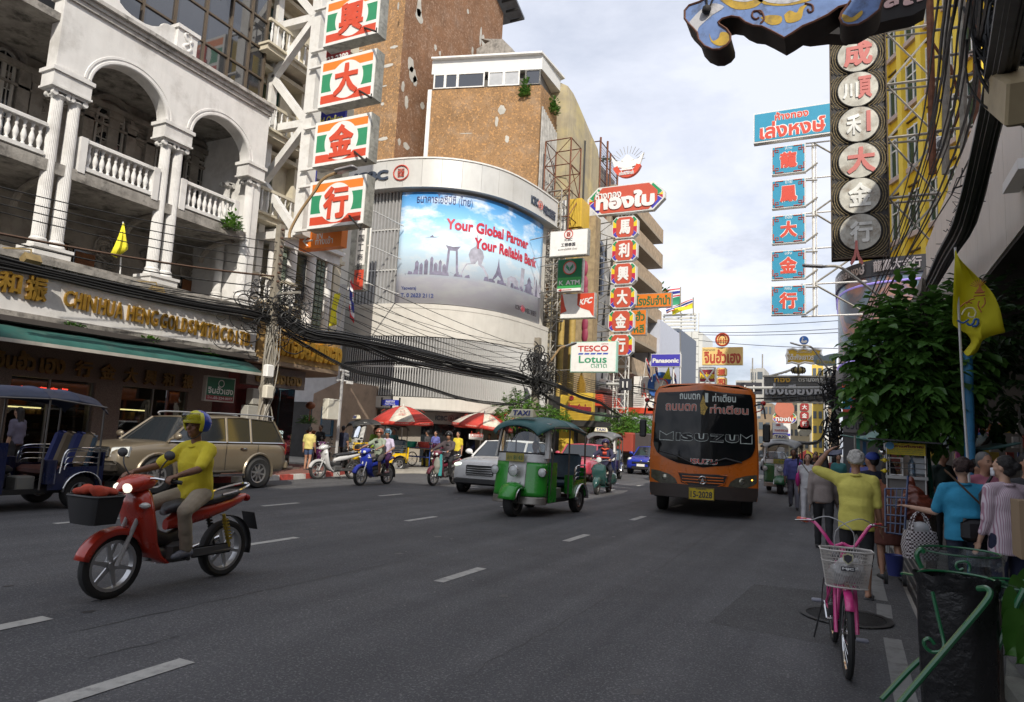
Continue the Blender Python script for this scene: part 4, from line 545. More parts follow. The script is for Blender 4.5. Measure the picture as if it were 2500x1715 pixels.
for k in Rg(5):
 yy=a.y+1.2-k*.9;zz_=a.z+.1+(1.6+a.y-yy-.4)*.4;Bd(MB().Bx(-26.4,-25.2,yy-.05,yy+.05,zz_-.2,zz_),'rafter',dark,bt)
flk=M('bare_render_patch',(.48,.46,.41),.9,var=.2,scale=2)
def blob(cy,cz,ry,rz,n=13):
 return[(cy+Co(2*PI*i/n)*ry*Ru(.7,1.1),cz+Si(2*PI*i/n)*rz*Ru(.75,1.1))for i in Rg(n)]
for zx,zy,ry,rz in((1490,70,.35,.75),(1490,140,.5,.5),(1420,560,.45,.6),(1435,650,.55,.6),(1455,700,.3,.4),(1350,745,.2,.4),(1380,880,.25,.5),(1320,1220,.2,.25),(1380,1260,.4,.25),(1630,410,.2,.25),(1910,100,.2,.2),(2020,320,.2,.9),(2040,360,.3,.6),(1520,910,.3,.3),(1950,440,.2,.4),(1670,460,.15,.2),(1310,55,.12,.3)):
 p=Z(2,zx,zy,X=-26.49);Bd(MB().Qd(*[G(-26.485,y,z)for y,z in blob(p.y,p.z,ry,rz)]),'render_patch',flk,bt)
for zx,zy,ry,rz in((1275,405,.35,.12),(1220,565,.5,.14),(1175,895,.15,.12),(1180,1195,.5,.13),(1195,740,.2,.06),(990,435,.2,.05)):
 p=Z(2,zx,zy,34.89);Bd(MB().Qd(*[G(y,34.885,z)for y,z in blob(p.x,p.z,ry,rz)]),'render_patch',flk,bt)
lb=Th('brown_block','lower brown block with a white glazed penthouse strip between the bank and the tower','building',(-21,39,0));c0,c1,c2=G(-25.4,37,0),G(-18,39.07,0),G(-18,41.9,0);zt=25.05;Bd(MB().Pr([G(p.x,p.y,10)for p in(c0,c1,c2,G(-25.4,45,0))],(0,0,zt-10)),'wall',brn,lb);dd=(c1-c0).normalized();nn_=G(dd.y,-dd.x,0)
def onlb(f,z,o=0):p=c0 .lerp(c1,f)+nn_*o;return G(p.x,p.y,z)
wpan=M('white_cladding',(.66,.66,.64),.6,var=.06,Sk=.35,Sc=(.4,.38,.36));Bd(MB().Pr([onlb(0,26.15,.05),onlb(1,26.15,.05),G(-17.95,42.2,26.15),G(-25.4,45,26.15)],(0,0,1)),'parapet',wpan,lb);Bd(MB().Pr([onlb(0,27.15,.35),onlb(1,27.15,.35),G(-17.7,42.4,27.15),G(-25.4,45,27.15)],(0,0,.12)),'roof',ws,lb);Bd(MB().Pr([onlb(0,25.05,-.4),onlb(.98,25.05,-.4),G(-18.6,42,25.05),G(-25,45,25.05)],(0,0,1.09)),'penthouse_room',M('penthouse_dark',(.12,.11,.1)),lb)
for i,(f0,f1)in En(((.03,.125),(.135,.24),(.25,.485),(.53,.66),(.67,.8),(.86,.985))):
 p_=Bd(MB().Qd(onlb(f0,25.15,.02),onlb(f1,25.15,.02),onlb(f1,26.05,.02),onlb(f0,26.05,.02)),'window',glassr if i<3 or i==5 else M('blind_window',(.42,.43,.44),.3),lb);E=MB()
 for f in(f0,f1):E.Hx([onlb(f-.006,25.08,0),onlb(f+.006,25.08,0),onlb(f+.006,25.08,.08),onlb(f-.006,25.08,.08),onlb(f-.006,26.14,0),onlb(f+.006,26.14,0),onlb(f+.006,26.14,.08),onlb(f-.006,26.14,.08)])
 for z in(25.08,26.06):E.Hx([onlb(f0,z,0),onlb(f1,z,0),onlb(f1,z,.07),onlb(f0,z,.07),onlb(f0,z+.07,0),onlb(f1,z+.07,0),onlb(f1,z+.07,.07),onlb(f0,z+.07,.07)])
 Bd(E,'frame',ws,p_)
Bd(MB().Pr([onlb(-.02,14.5,.02),onlb(.015,14.5,.02),onlb(.015,14.5,.14),onlb(-.02,14.5,.14)],(0,0,10.5)),'white_downpipe',ws,lb)
for f,z,ry,rz in((.62,22.6,.12,.4),(.66,23.4,.28,.35),(.5,18,.3,.12),(.2,16.5,.2,.1),(.78,17.2,.12,.1),(.35,21.8,.5,.03),(.72,21.3,.15,.3)):
 Bd(MB().Qd(*[onlb(f+a_/7.7,z+b_,.012)for a_,b_ in blob(0,0,ry,rz)]),'render_patch',flk,lb)
g=[]
for i in Rg(40):
 y=39.2+i*.068;g.append((y,-17.95+(.09 if i%4 in(1,2)else 0)))
E.Sh([[G(x,y,12)for y,x in g],[G(x,y,23.6-(y-39.2)*.3)for y,x in g]]);Bd(E,'corrugated_sheet',M('old_corrugated',(.38,.37,.35),.7,metal=.2,var=.3,Sk=.9,Sc=(.08,.08,.07)),lb);E=MB();p=Z(2,1985,420,44);p2_=Z(3,205,490,44);E.Pr([G(p.x,44,27),G(p2_.x,44,27),G(p2_.x-.3,44,p.z-.7),G(p2_.x-1.2,44,p.z+.3),G(p2_.x-3.2,44,p.z+.8),G(p.x+1.2,44,p.z+.4),G(p.x,44,p.z)],(0,4,0));one(E,'roof_tank_room',mould,'mouldy concrete stair head on the roof behind the white penthouse strip','roof structure')
def lfac(name,label,cat,i,xa,ya,xb,yb,Xp,mat,depth=8,z0=0,zt=None):
 """building on the left side: street wall in plane X=Xp between two surveyed top corners""";a=Z(i,xa,ya,X=Xp);b=Z(i,xb,yb,X=Xp);zt=zt or max(a.z,b.z);t=Th(name,label,cat,(Xp-depth/2,(a.y+b.y)/2,0));Bd(MB().Bx(Xp-depth,Xp,a.y,b.y,z0,zt),'wall',mat,t);return t,a.y,b.y,zt
beige=M('mouldy_beige_render',(.36,.31,.21),.9,var=.18,scale=1,Bu=.2,Bc=20,Sk=.75,Sc=(.1,.09,.07),Gm=.35,Gc=(.52,.42,.12),Gl=.5);t=Th('beige_tower','windowless beige tower with rounded shoulder and black mould streaks beside the brown block','building',(-20,44,0));a=Z(3,570,690,X=-17.3);E=MB();P=[G(-17.9,42.25,26.9),G(-17.3,42.4,26.9),G(-17.1,43,26.6),G(-17.05,44,26.2),G(-17,46.2,25.3),G(-17,48.3,24.6),G(-25,48.3,24.6),G(-25,42.25,26.9)];E.Lf([[G(p.x,p.y,6)for p in P],[G(p.x,p.y,p.z-1.2)for p in P],[G(p.x-(.15 if p.x>-20 else 0),p.y,p.z-.35)for p in P],[G(p.x-(.7 if p.x>-20 else 0),p.y,p.z)for p in P]]);Bd(E,'wall',beige,t);Bd(MB().Tb([(-17,45,6),(-17,45,23.5)],.09,6),'downpipe',dark,t);Bd(MB().Bx(-17,-16.85,46.2,46.5,6,24.2),'wall_fin',beige,t);rust=M('rusty_steel',(.2,.085,.05),.8,metal=.3,var=.4,scale=8);cg=Th('roof_cage','rusty red steel cage frame with mesh on the roof after the beige tower','roof structure',(-18,50,18));cols=[(48.5,25.3),(50.2,25.7),(51,25),(53,24.8)]
for k,(y,zt_)in En(cols):
 for x in(-17,-19.5):
  Bd(MB().Tb([(x,y,12),(x,y,zt_)],.09,4),'post',rust,cg)
for z in(16,18.5,20.5,22,23.5,25):
 Bd(MB().Tb([(-17,48.5,z),(-17,53,z)],.05,4),'rail',rust,cg);Bd(MB().Tb([(-17,48.5,z),(-19.5,48.5,z)],.05,4),'rail',rust,cg)
E=MB()
for k in Rg(24):y=48.5+k*.19;E.Tb([(-17,y,16),(-17,y,25)],.012,3)
for k in Rg(40):z=16+k*.22;E.Tb([(-17,48.5,z),(-17,53,z)],.012,3)
Bd(E,'wire_mesh',Pl((.1,.09,.15)),cg,kind='stuff');t,_a,_b,_z=lfac('cream_rear_building','plain stained building under the rusty roof cage','building',3,870,1420,1060,1560,-17.3,M('grey_beige_wall',(.3,.27,.21),.9,var=.15,Sk=.6))
def lattice(name,label,x,y,z0,z1,wd,mat,step=1,r=.035,group=None):
 t=Th(name,label,'lattice mast',(x,y,z0),group=group);C4=[(x-wd/2,y-wd/2),(x+wd/2,y-wd/2),(x+wd/2,y+wd/2),(x-wd/2,y+wd/2)]
 for a,b in C4:Bd(MB().Tb([(a,b,z0),(a,b,z1)],r*1.4,4),'leg',mat,t)
 E=MB();n=int((z1-z0)/step)
 for k in Rg(n+1):
  z=z0+(z1-z0)*k/n
  for i in Rg(4):
   a,b=C4[i],C4[(i+1)%4];E.Tb([(a[0],a[1],z),(b[0],b[1],z)],r,4)
   if k<n:z2=z0+(z1-z0)*(k+1)/n;E.Tb([(a[0],a[1],z if k%2 else z2),(b[0],b[1],z2 if k%2 else z)],r*.8,3)
 Bd(E,'lacing',mat,t,kind='stuff');return t
Gs=M('grey_lattice_steel',(.34,.32,.28),.6,metal=.3,var=.3,scale=5);p=Z(3,680,1240,40);lattice('lattice_mast','rusty lattice mast rising in front of the beige tower',p.x-.5,40,14,p.z,1.8,rust,1.5,.04);p=Z(7,520,700,37.6);lattice('lattice_mast','long grey lattice mast climbing beside the right edge of the bank',p.x-.1,37.6,1,15.2,.85,Gs,.62,.035);p=Z(7,580,-50,39);lattice('lattice_mast','short grey lattice mast with cable reels between the bank and the yellow cladding',p.x,39,9,17.3,1,Gs,.8,.035);yc=M('yellow_cladding',(.62,.42,.05),.5,var=.1,Sk=.3,Sc=(.3,.2,.06));t=Th('yellow_clad_building','yellow ribbed bay with gilt columns squeezed between the bank and the white spiked facade',(-17.5,42,0));a=Z(7,655,310,40.5);b=Z(7,770,540,40.5);E=MB()
for k in Rg(9):x=a.x+(b.x-a.x)*k/9;E.Bx(x,x+(b.x-a.x)/9*.7,40.45,40.6,b.z,a.z)
E.Bx(a.x,b.x,40.5,42,b.z,a.z);Bd(E,'ribbed_bay',yc,t,kind='stuff');a=Z(7,590,320,40.7);b=Z(7,645,560,40.7);Bd(MB().Bx(a.x,b.x,40.7,41,b.z-1,a.z),'white_panel',wpan,t);goldc=M('ochre_column',(.42,.29,.08),.6,var=.2,Sk=.4)
for zx0,zx1,zt_,zb_ in((600,650,570,2600),(690,745,560,2500)):
 a=Z(7,zx0,zt_,40);b=Z(7,zx1,zt_,40);Bd(MB().Lk([((b.x-a.x)/2,0),((b.x-a.x)/2,a.z)],((a.x+b.x)/2,40.2,0),10),'gilt_column',goldc,t)
a=Z(7,800,700,42);b=Z(7,860,1585,42);Bd(MB().Bx(a.x-1.5,b.x,42,43,0,a.z+2),'wall',M('brown_stained',(.34,.26,.15),var=.3,Sk=.8),t);mgt=Pl((.25,.03,.07))
for zy in(900,1030,1110,1380,1470):
 p=Z(7,803,zy,41.9);Bd(MB().El(p,(.22,.1,.55),nu=8,nv=5),'dragon_ornament',mgt,t,label='dark red moulded ornament')
t=Th('yellow_signboard','ochre shop signboard with a garland of dark red letters above the trees','sign',(-15,36,4));a=Z(11,660,590,36.5);b=Z(11,865,800,36.5);E=MB();E.Bx(a.x,b.x,36.5,36.9,b.z,a.z+.2)
for k in Rg(16):z=b.z+(a.z-b.z)*k/16;E.Bx(a.x+.02,b.x-.02,36.46,36.5,z,z+.05)
Bd(E,'board',yc,t);E=MB();Tx(E,'ห้างทองเลี่ยงเซ่งเฮง',(a.x+.05,36.45,b.z+.55),(b.x-a.x-.1,0,-.1),(0,0,.42),.06,.05);Dc(E,((a.x+b.x)/2-.5,36.44,a.z-.1),.13,(0,-1,0),12,.05);Bd(E,'lettering',Pl((.25,.02,.03)),t);each('soffit',dk,t,[(a.x-.3,b.x+.3,36.4,39,b.z-.35,b.z-.02)]);t=Th('corner_shop_block','dark open shopfront with gilt pilaster under the ochre signboard','shop',(-16,38,0));each('shop_interior',dk,t,[(-22,-15.6,37.5,44,.1,4.2)]);a=Z(11,600,580,37.3);Bd(MB().Bx(a.x,a.x+.8,37.2,37.5,0,a.z),'gilt_pilaster',yc,t);a=Z(11,740,380,37.4);b=Z(11,800,560,37.4);Bd(MB().Pr([G(a.x,37.4,b.z),G(b.x,37.4,b.z),G(b.x,37.4,a.z-.7),G((a.x+b.x)/2,37.4,a.z),G(a.x,37.4,a.z-.7)],(0,.2,0)),'gilt_gable',goldm,t);wsp=M('white_fin_wall',(.66,.66,.65),.7,var=.08,Sk=.6,Sc=(.2,.2,.19));t,ya,yb,_=lfac('white_spiked_building','white building with dark pointed fins and a blue arch behind the octagonal signs','building',7,865,450,1200,470,-16.4,wsp,zt=18.6);dkf=M('dark_recess',(.05,.05,.05),.8)
for r_ in Rg(6):
 for k in Rg(5):
  y=ya+.9+k*1.55+(r_%2)*.5;z=2.8+r_*2.5;Bd(MB().Pr([G(-16.39,y,z),G(-16.39,y+.55,z+.1),G(-16.39,y+.5,z+2)],(.05,0,0)),'pointed_recess',dkf,t)
Bd(MB().Tb([G(-16.3,ya-.2+p.x,p.z)for p in arc((1.3,0,15.2),1.25,0,180,12)],.18,5).Bx(-16.45,-16.2,ya-.35,ya-0,12.5,15.2).Bx(-16.45,-16.2,ya+2.2,ya+2.5,12.5,15.2),'arch',Pl((.42,.48,.62)),t);Bd(MB().Pr([G(-16.38,ya+p.x,p.z)for p in arc((1.15,0,15.2),1.1,0,180,12)]+[G(-16.38,ya+.05,12.5),G(-16.38,ya+2.2,12.5)],(.03,0,0)),'arched_window',glassd,t)
for z in(3.6,):
 for k in Rg(3):p=ya+2.4+k*1.2;ac=Bd(MB().Bb((-15.9,p,z+2.2),(.5,.9,.75),.05),'air_conditioner',whs,t);Bd(Dc(MB(),(-15.64,p-.05,z+2.2),.28,(1,0,0),14,.01),'fan_grille',dark,ac)
each('awning_slab',Pl((.3,.12,.1)),t,[(-16.3,-15.2,ya+1,ya+4,5.1,5.25)]);bal_=M('tan_concrete',(.34,.28,.21),.9,var=.12,Sk=.4);t=Th('balcony_block','tan apartment block with deep projecting balcony slabs behind the octagonal signs','building',(-17.5,56,0));each('wall',bal_,t,[(-25,-16.6,50.5,60,0,20.5)])
for k,z in En((6.9,9.5,12.1,14.7,17.3,19.6)):
 sl=Bd(MB().Bx(-16.6,-14.6,50.6,59.5,z,z+.25),'balcony_slab',bal_,t);Bd(MB().Bx(-14.75,-14.6,50.6,59.5,z+.25,z+1.25).Bx(-16.6,-14.6,50.5,50.62,z+.25,z+1.25),'parapet',M('tan_parapet',(.38,.29,.2),.9,var=.3,scale=3),sl);Bd(MB().Bx(-16.59,-16.55,51,59,z+1,z+2.3),'window_band',glassd,sl)
Bd(MB().Bx(-18,-15.6,50.5,60.2,20.5,20.9),'roof',bal_,t);Bd(MB().Bx(-17.5,-16.4,51,56,20.9,22.3),'roof_room',bal_,t);t=Th('shop_terrace','cream shophouse with red fascia strip below the balcony block','building',(-17,48,0));each('wall',cream,t,[(-24,-16.45,ya+.5,50.4,0,7.6)]);a=Z(11,1035,680,46.5);b=Z(11,1130,760,46.5);Bd(MB().Bx(-16.4,-15.2,45.5,49.8,4.1,4.9),'red_fascia',red,t);t=Th('electrical_shop_sign','large white and red box sign with a red star and the word ELECTRIC',(-13,50,4));a=Z(11,1225,420,50);b=Z(11,1395,800,50);zm=Z(11,1280,690,50).z;wsg=whs;Bd(MB().Bx(a.x,b.x,50,54,zm,a.z),'white_box',wsg,t);Bd(MB().Bx(a.x-1.6,b.x+.02,49.9,54,b.z+.5,zm-.005),'red_box',red,t);E=MB();p=Z(11,1312,560,49.98)
for k in Rg(3):an=R(90+120*k);c_=G(p.x+Co(an)*.18,49.97,p.z+Si(an)*.5);E.Qd(G(p.x,49.97,p.z),G(p.x+Co(an+.5)*.14,49.97,p.z+Si(an+.5)*.3),G(p.x+Co(an)*.24,49.97,p.z+Si(an)*.75),G(p.x+Co(an-.5)*.14,49.97,p.z+Si(an-.5)*.3))
Bd(E,'star_emblem',redl,t);Bd(Tx(MB(),'ELECTRIC',(p.x+.35,49.97,p.z-.5),(b.x-p.x-.45,0,0),(0,0,.45),.01,.04),'lettering',blk,t);t=Th('banner_building','building wrapped in a pale blue advertising banner with a faint line drawing',(-15,60,0));a=Z(7,1450,1340,58);b=Z(7,1345,1240,58);each('wall',Pl((.5,.53,.62),.5,Sk=.1),t,[(b.x-8,a.x,58,66,0,a.z)]);Bd(MB().Tb([G(a.x-.2+dx,57.98,dz)for dx,dz in((-1.1,6),(-1,8.2),(-.7,9.2),(-.75,9.8),(-.45,10.1),(-.3,9.7),(-.45,9.2),(-.2,8.4),(-.1,6.5))],.03,4),'line_drawing',dark,t);bgl=M('blue_curtain_glass',(.035,.07,.13),.08,var=.3,scale=.8);t=Th('blue_glass_tower','dark blue glass office tower behind the blue electronics sign','building',(-20,95,0));a=Z(7,1455,1420,92);b=Z(7,1610,1560,92);each('wall',Pl((.12,.14,.18)),t,[(a.x,b.x,92,104,0,a.z)]);nx,nz=6,9
for i in Rg(nx):
 for j in Rg(nz):
  w_=(b.x-a.x)/nx;h_=a.z/nz*.98;E=MB();rr=Ru(-.01,.01);E.Qd((a.x+i*w_+.06,91.9,j*h_+.05),(a.x+(i+1)*w_-.06,91.9+rr*w_*5,j*h_+.05),(a.x+(i+1)*w_-.06,91.9+rr*w_*5,(j+1)*h_-.05),(a.x+i*w_+.06,91.9,(j+1)*h_-.05));Bd(E,'pane',bgl,t)
tile=M('white_tile_wall',(.6,.6,.56),.45,var=.06,Sk=.2);t=Th('white_tiled_tower','white tiled tower block with a louvred roof screen and flag poles','building',(-9,120,0));a=Z(7,1480,1415,118);b=Z(7,1785,1440,118);x0,x1,zt_=a.x,b.x,b.z;each('core',Pl((.32,.32,.3)),t,[(x0,x1,118,130,0,zt_)]);nx,nz=5,16;w_=(x1-x0)/nx;h_=zt_/nz;winset={(2,15),(3,12),(3,13),(3,9),(3,10),(3,5),(0,11),(3,2),(1,7)}
for i in Rg(nx):
 for j in Rg(nz):
  E=MB();E.Bx(x0+i*w_+.06,x0+(i+1)*w_-.06,117.9,118,j*h_+.06,(j+1)*h_-.06)
  if(i,j)in winset:Bd(MB().Bx(x0+i*w_+.25,x0+(i+1)*w_-.25,117.88,118,j*h_+.1,(j+1)*h_-.1),'window',greeng,t)
  else:Bd(E,'wall_panel',tile,t)
scr=Z(7,1620,1300,118).z
for k in Rg(5):z=zt_+(scr-zt_)*(k+.7)/5;Bd(MB().Bx(x0-.3,x1-.5,117.9,118.3,z,z+.32),'screen_slat',tile,t)
for x in(x0,x0+3,x0+6,x1-.8):Bd(MB().Bx(x-.1,x+.1,118.1,118.35,zt_,scr+.3),'screen_post',tile,t)
each('side_wing',tile,t,[(x1-0,x1+.6,118,128,0,zt_*.985)])
for lab,zx,zt2,kind in(('Thai flag flying over a green flag on the tower roof',1625,1060,0),('Thai flag flying over a yellow flag on the tower roof',1735,1150,1)):
 p=Z(7,zx,zt2,117);q_=Z(7,zx,1300,117);f=Th('roof_flag',lab,'flag',tuple(q_));Bd(MB().Tb([q_,p],.12,5),'pole',Gs,f);hgt=(p.z-q_.z);fw2=7 if kind==0 else 4.6;g=cloth(p+G(0,0,-.2),(-fw2,0,-.6 if kind==0 else-1.6),(0,0,-hgt*.28),8,12,.35);E=MB();E.Sh(g);E.m=[0 if j in(0,1,10,11)else 1 if j in(2,3,8,9)else 2 for i in Rg(8)for j in Rg(12)];Bd(E,'flag_cloth',[fr_,fw_,fb_],f);Bd(MB().Sh(cloth(p+G(0,0,-hgt*.33),(-fw2*.8,0,-1),(0,0,-hgt*.28),6,6,.4,2)),'second_cloth',grs if kind==0 else yel,f)
def Ps(name,label,i,tl,br,Y,face,case=casem,th=.35,group=None,bracket=None,cat='sign'):
 a=Z(i,*tl,Y);b=Z(i,*br,Y);t=Th(name,label,cat,((a.x+b.x)/2,Y,b.z),group=group);Bd(MB().Bx(a.x,b.x,Y,Y+th,b.z,a.z),'case',case,t)
 if face:E=MB();d=.04;E.Bx(a.x+d,b.x-d,Y-.02,Y-.001,b.z+d,a.z-d);Bd(E,'face',face,t)
 if bracket is not None:
  for z in(b.z+.15,a.z-.15):Bd(MB().Tb([(a.x,Y+th/2,z),(bracket,Y+th/2+.5,z)],.03,4),'bracket',Gs,t)
 return t,a.x,b.x,b.z,a.z,Y-.021
def Lt(t,s,x0,x1,z0,z1,Y,mat,bold=.03,depth=.01,name='lettering',spacing=1):
 E=MB();Tx(E,s,(x0,Y,z0),(x1-x0,0,0),(0,0,z1-z0),depth,bold,spacing=spacing);return Bd(E,name,mat,t)
def fl(a,b,f):return a+(b-a)*f
def lf(s,a,b,c,d,mat,*r):return Lt(t,s,fl(x0,x1,a),fl(x0,x1,b),fl(z0,z1,c),fl(z0,z1,d),y,mat,*r)
t,x0,x1,z0,z1,y=Ps('bank_sign','white projecting bank sign with a red ring emblem, ICBC and small grey characters',7,(505,585),(825,780),33.5,whs,bracket=-16);lf('ICBC',.4,.6,.57,.66,blk,.02);lf('工银泰国',.31,.68,.36,.5,blk,.03);lf('ธนาคารไอซีบีซี (ไทย)',.24,.73,.2,.3,gran,0)
def ylogo(t,cx,cz,r,Y,mat):
 E=MB();E.Tb([(cx+Co(2*PI*i/24)*r,Y,cz+Si(2*PI*i/24)*r)for i in Rg(24)],r*.09,4,Cl=1);k=r*.42
 for pts in(((-1,1),(-.15,1),(-.15,.35),(-1,.35),(-1,-0),(-.15,-0)),((1,1),(.15,1),(.15,.35),(1,.35),(1,0),(.15,0)),((-1,-.45),(-.15,-.45),(-.15,-1),(-1,-1)),((1,-.45),(.15,-.45),(.15,-1),(1,-1))):E.Tb([(cx+a*k,Y,cz+b*k*1.1)for a,b in pts],r*.07,4)
 Bd(E,'emblem',mat,t)
ylogo(t,fl(x0,x1,.5),fl(z0,z1,.83),.24,y-.02,redl);dgr=Pl((.01,.17,.07),.35);t,x0,x1,z0,z1,y=Ps('atm_sign','green ATM sign with a round leaf emblem and an arrow strip',7,(570,825),(775,1095),35,dgr,bracket=-16);lgr=Pl((.05,.36,.09),.35);Bd(MB().Bx(x0+.05,x1-.05,y-.01,y-.002,fl(z0,z1,.11),fl(z0,z1,.43)),'lower_panel',lgr,t);Bd(MB().Bx(x0+.05,x1-.05,y-.01,y-.002,z0+.03,fl(z0,z1,.1)),'arrow_strip',whs,t);Lt(t,'ATM',fl(x0,x1,.36),fl(x0,x1,.92),fl(z0,z1,.2),fl(z0,z1,.34),y-.011,letw,.05);Lt(t,'K',fl(x0,x1,.1),fl(x0,x1,.27),fl(z0,z1,.2),fl(z0,z1,.34),y-.011,letw,.02);E=MB();cx,cz=fl(x0,x1,.5),fl(z0,z1,.72);Dc(E,(cx,y-.005,cz),.36,(0,-1,0),24,.01);Bd(E,'emblem_disc',M('emblem_silver',(.5,.5,.5),.3),t);Bd(MB().Tb([(cx+Co(2*PI*i/24)*.37,y-.02,cz+Si(2*PI*i/24)*.37)for i in Rg(24)],.03,4,Cl=1),'emblem_ring',redl,t);Bd(MB().add([(cx,y-.02,cz-.22),(cx+.22,y-.02,cz+.02),(cx+.2,y-.02,cz+.22),(cx+.02,y-.02,cz)],[(0,1,2,3)]).add([(cx,y-.02,cz-.22),(cx-.22,y-.02,cz+.02),(cx-.2,y-.02,cz+.22),(cx-.02,y-.02,cz)],[(0,1,2,3)]),'leaf_emblem',grs,t);Bd(MB().Tb([(fl(x0,x1,.1),y-.02,z0+.1),(fl(x0,x1,.6),y-.02,z0+.1)],.02,4).Tb([(fl(x0,x1,.2),y-.02,z0+.16),(fl(x0,x1,.08),y-.02,z0+.1),(fl(x0,x1,.2),y-.02,z0+.04)],.02,4),'arrow',redl,t);t,x0,x1,z0,z1,y=Ps('chicken_restaurant_sign','red and white restaurant sign with slanted white letters KFC on its right half',7,(595,1122),(885,1325),36.2,whs,bracket=-16);E=MB();P=[(.5,.98),(.98,.98),(.98,.05),(.93,.12),(.86,.28),(.62,.4),(.5,.52)];E.Qd(*[G(fl(x0,x1,a),y-.01,fl(z0,z1,b))for a,b in P]);Bd(E,'red_panel',red,t);Bd(MB().Qd(*[G(fl(x0,x1,a),y-.01,fl(z0,z1,b))for a,b in((.02,.98),(.06,.98),(.14,.5),(.2,.3),(.02,.2))]),'red_corner',red,t);Bd(Tx(MB(),'KFC',(fl(x0,x1,.55),y-.012,fl(z0,z1,.5)),((x1-x0)*.36,0,.12),(.08,0,(z1-z0)*.25),.006,.05),'lettering',letw,t);t,x0,x1,z0,z1,y=Ps('supermarket_sign','white supermarket sign reading TESCO Lotus with a row of blue dashes',11,(685,125),(1070,385),37.2,whs,case=Pl((.35,.6,.5)),bracket=-16);tred=Pl((.5,.05,.04));tgr=Pl((.02,.27,.13));tbl=Pl((.04,.09,.45));lf('TESCO',.16,.83,.67,.87,tred,.03);lf('Lotus',.19,.8,.3,.54,tgr,.02);lf('ตลาด',.46,.8,.14,.27,tgr,0);lf('เทสโก้ โลตัส',.67,.82,.9,.94,tred,0)
for k in Rg(5):
 xx=fl(x0,x1,.17+k*.135);w_=(x1-x0)*.105;zz0=fl(z0,z1,.575);Bd(MB().Qd((xx,y-.01,zz0),(xx+w_,y-.01,zz0),(xx+w_+.04,y-.01,zz0+.09),(xx+.04,y-.01,zz0+.09)),'dash',tbl,t)
def octframe(cx,cz,w_,h_,cut,Y):return[G(cx+a,Y,cz+b)for a,b in((-w_+cut,-h_),(w_-cut,-h_),(w_,-h_+cut),(w_,h_-cut),(w_-cut,h_),(-w_+cut,h_),(-w_,h_-cut),(-w_,-h_+cut))]
sblue=Pl((.06,.05,.42),.4);syel=Pl((.72,.55,.02),.4);sgrn=Pl((.02,.26,.1),.4);scri=Pl((.5,.02,.06),.4);brick_=Pl((.52,.085,.045),.4,Sk=.15)
def octsign(t,cx,cz,w_,h_,cut,Y,case=1,inner=.68):
 if case:Bd(MB().Pr(octframe(cx,cz,w_,h_,cut,Y),(0,.45,0)),'case',wpan,t)
 O=octframe(cx,cz,w_*.95,h_*.95,cut*.95,Y-.01);bw_=(1-inner)*min(w_,h_);I=octframe(cx,cz,w_*.95-bw_,h_*.95-bw_,cut*.8,Y-.01)
 for k in(1,3,5,7):
  m_={1:sblue,3:sgrn,5:sgrn,7:sblue}[k];a,b=O[k],O[(k+1)%8];c,d=I[(k+1)%8],I[k];e_=.06;Bd(MB().Qd(a.lerp(b,e_),b.lerp(a,e_),c.lerp(d,e_),d.lerp(c,e_)),'corner_panel',m_,t)
 for k in(2,6):
  a,b=O[k],O[(k+1)%8];d,c=I[k],I[(k+1)%8]
  if k==6:a,b,c,d=b,a,d,c
  mm=a.lerp(b,.5);nn2=d.lerp(c,.5);Bd(MB().Qd(a,mm,nn2,d),'crimson_panel',scri,t);Bd(MB().Qd(mm,b,c,nn2),'yellow_panel',syel,t)
 E=MB();P=octframe(cx,cz,w_*.95-bw_*.95,h_*.93,cut*.78,Y-.016);E.Qd(*P);Bd(E,'red_field',brick_,t)
desc=('topmost octagonal sign with the white character 馬','second octagonal sign from the top, white character 利 on red','third octagonal sign from the top, white character 興 on red','fourth octagonal sign from the top, white character 大 on red','fifth octagonal sign from the top, white character 金 on red','lowest octagonal sign, white character 行, partly behind the supermarket sign');YO=43;cen=[(1147,545),(1140,745),(1132,945),(1125,1150),(1112,1352),(1105,1558)]
for k,((zx,zy),ch)in En(zip(cen,'馬利興大金行')):
 p=Z(7,zx,zy,YO);t=Th('octagonal_sign',desc[k],'sign',(p.x,YO,p.z-1.2),group='column of six octagonal gold-shop signs');hh9=(Z(7,zx,zy-93,YO).z-Z(7,zx,zy+90,YO).z)/2;ww9=(Z(7,zx+108,zy,YO).x-Z(7,zx-108,zy,YO).x)/2;octsign(t,p.x,p.z,ww9,hh9,.36*hh9,YO);Bd(Tx(MB(),ch,(p.x-ww9*.43,YO-.02,p.z-hh9*.68),(ww9*.86,0,0),(0,0,hh9*1.36),.03,.05),'character',letw,t);Bd(MB().Tb([(p.x,YO+.25,p.z-.82),(p.x,YO+.25,p.z-.69)],.08,5),'link',Gs,t);E=MB()
 for z in(p.z-.6,p.z+.6):E.Tb([(p.x-.8,YO+.3,z),(-16.3,YO+1,z)],.04,4)
 E.Tb([(p.x-.8,YO+.3,p.z+.6),(-16.3,YO+1,p.z-.6)],.03,4);E.Tb([(p.x-.8,YO+.5,p.z-.6),(-16.3,YO+1.4,p.z+.6)],.03,4);Bd(E,'strut_frame',Gs,t)
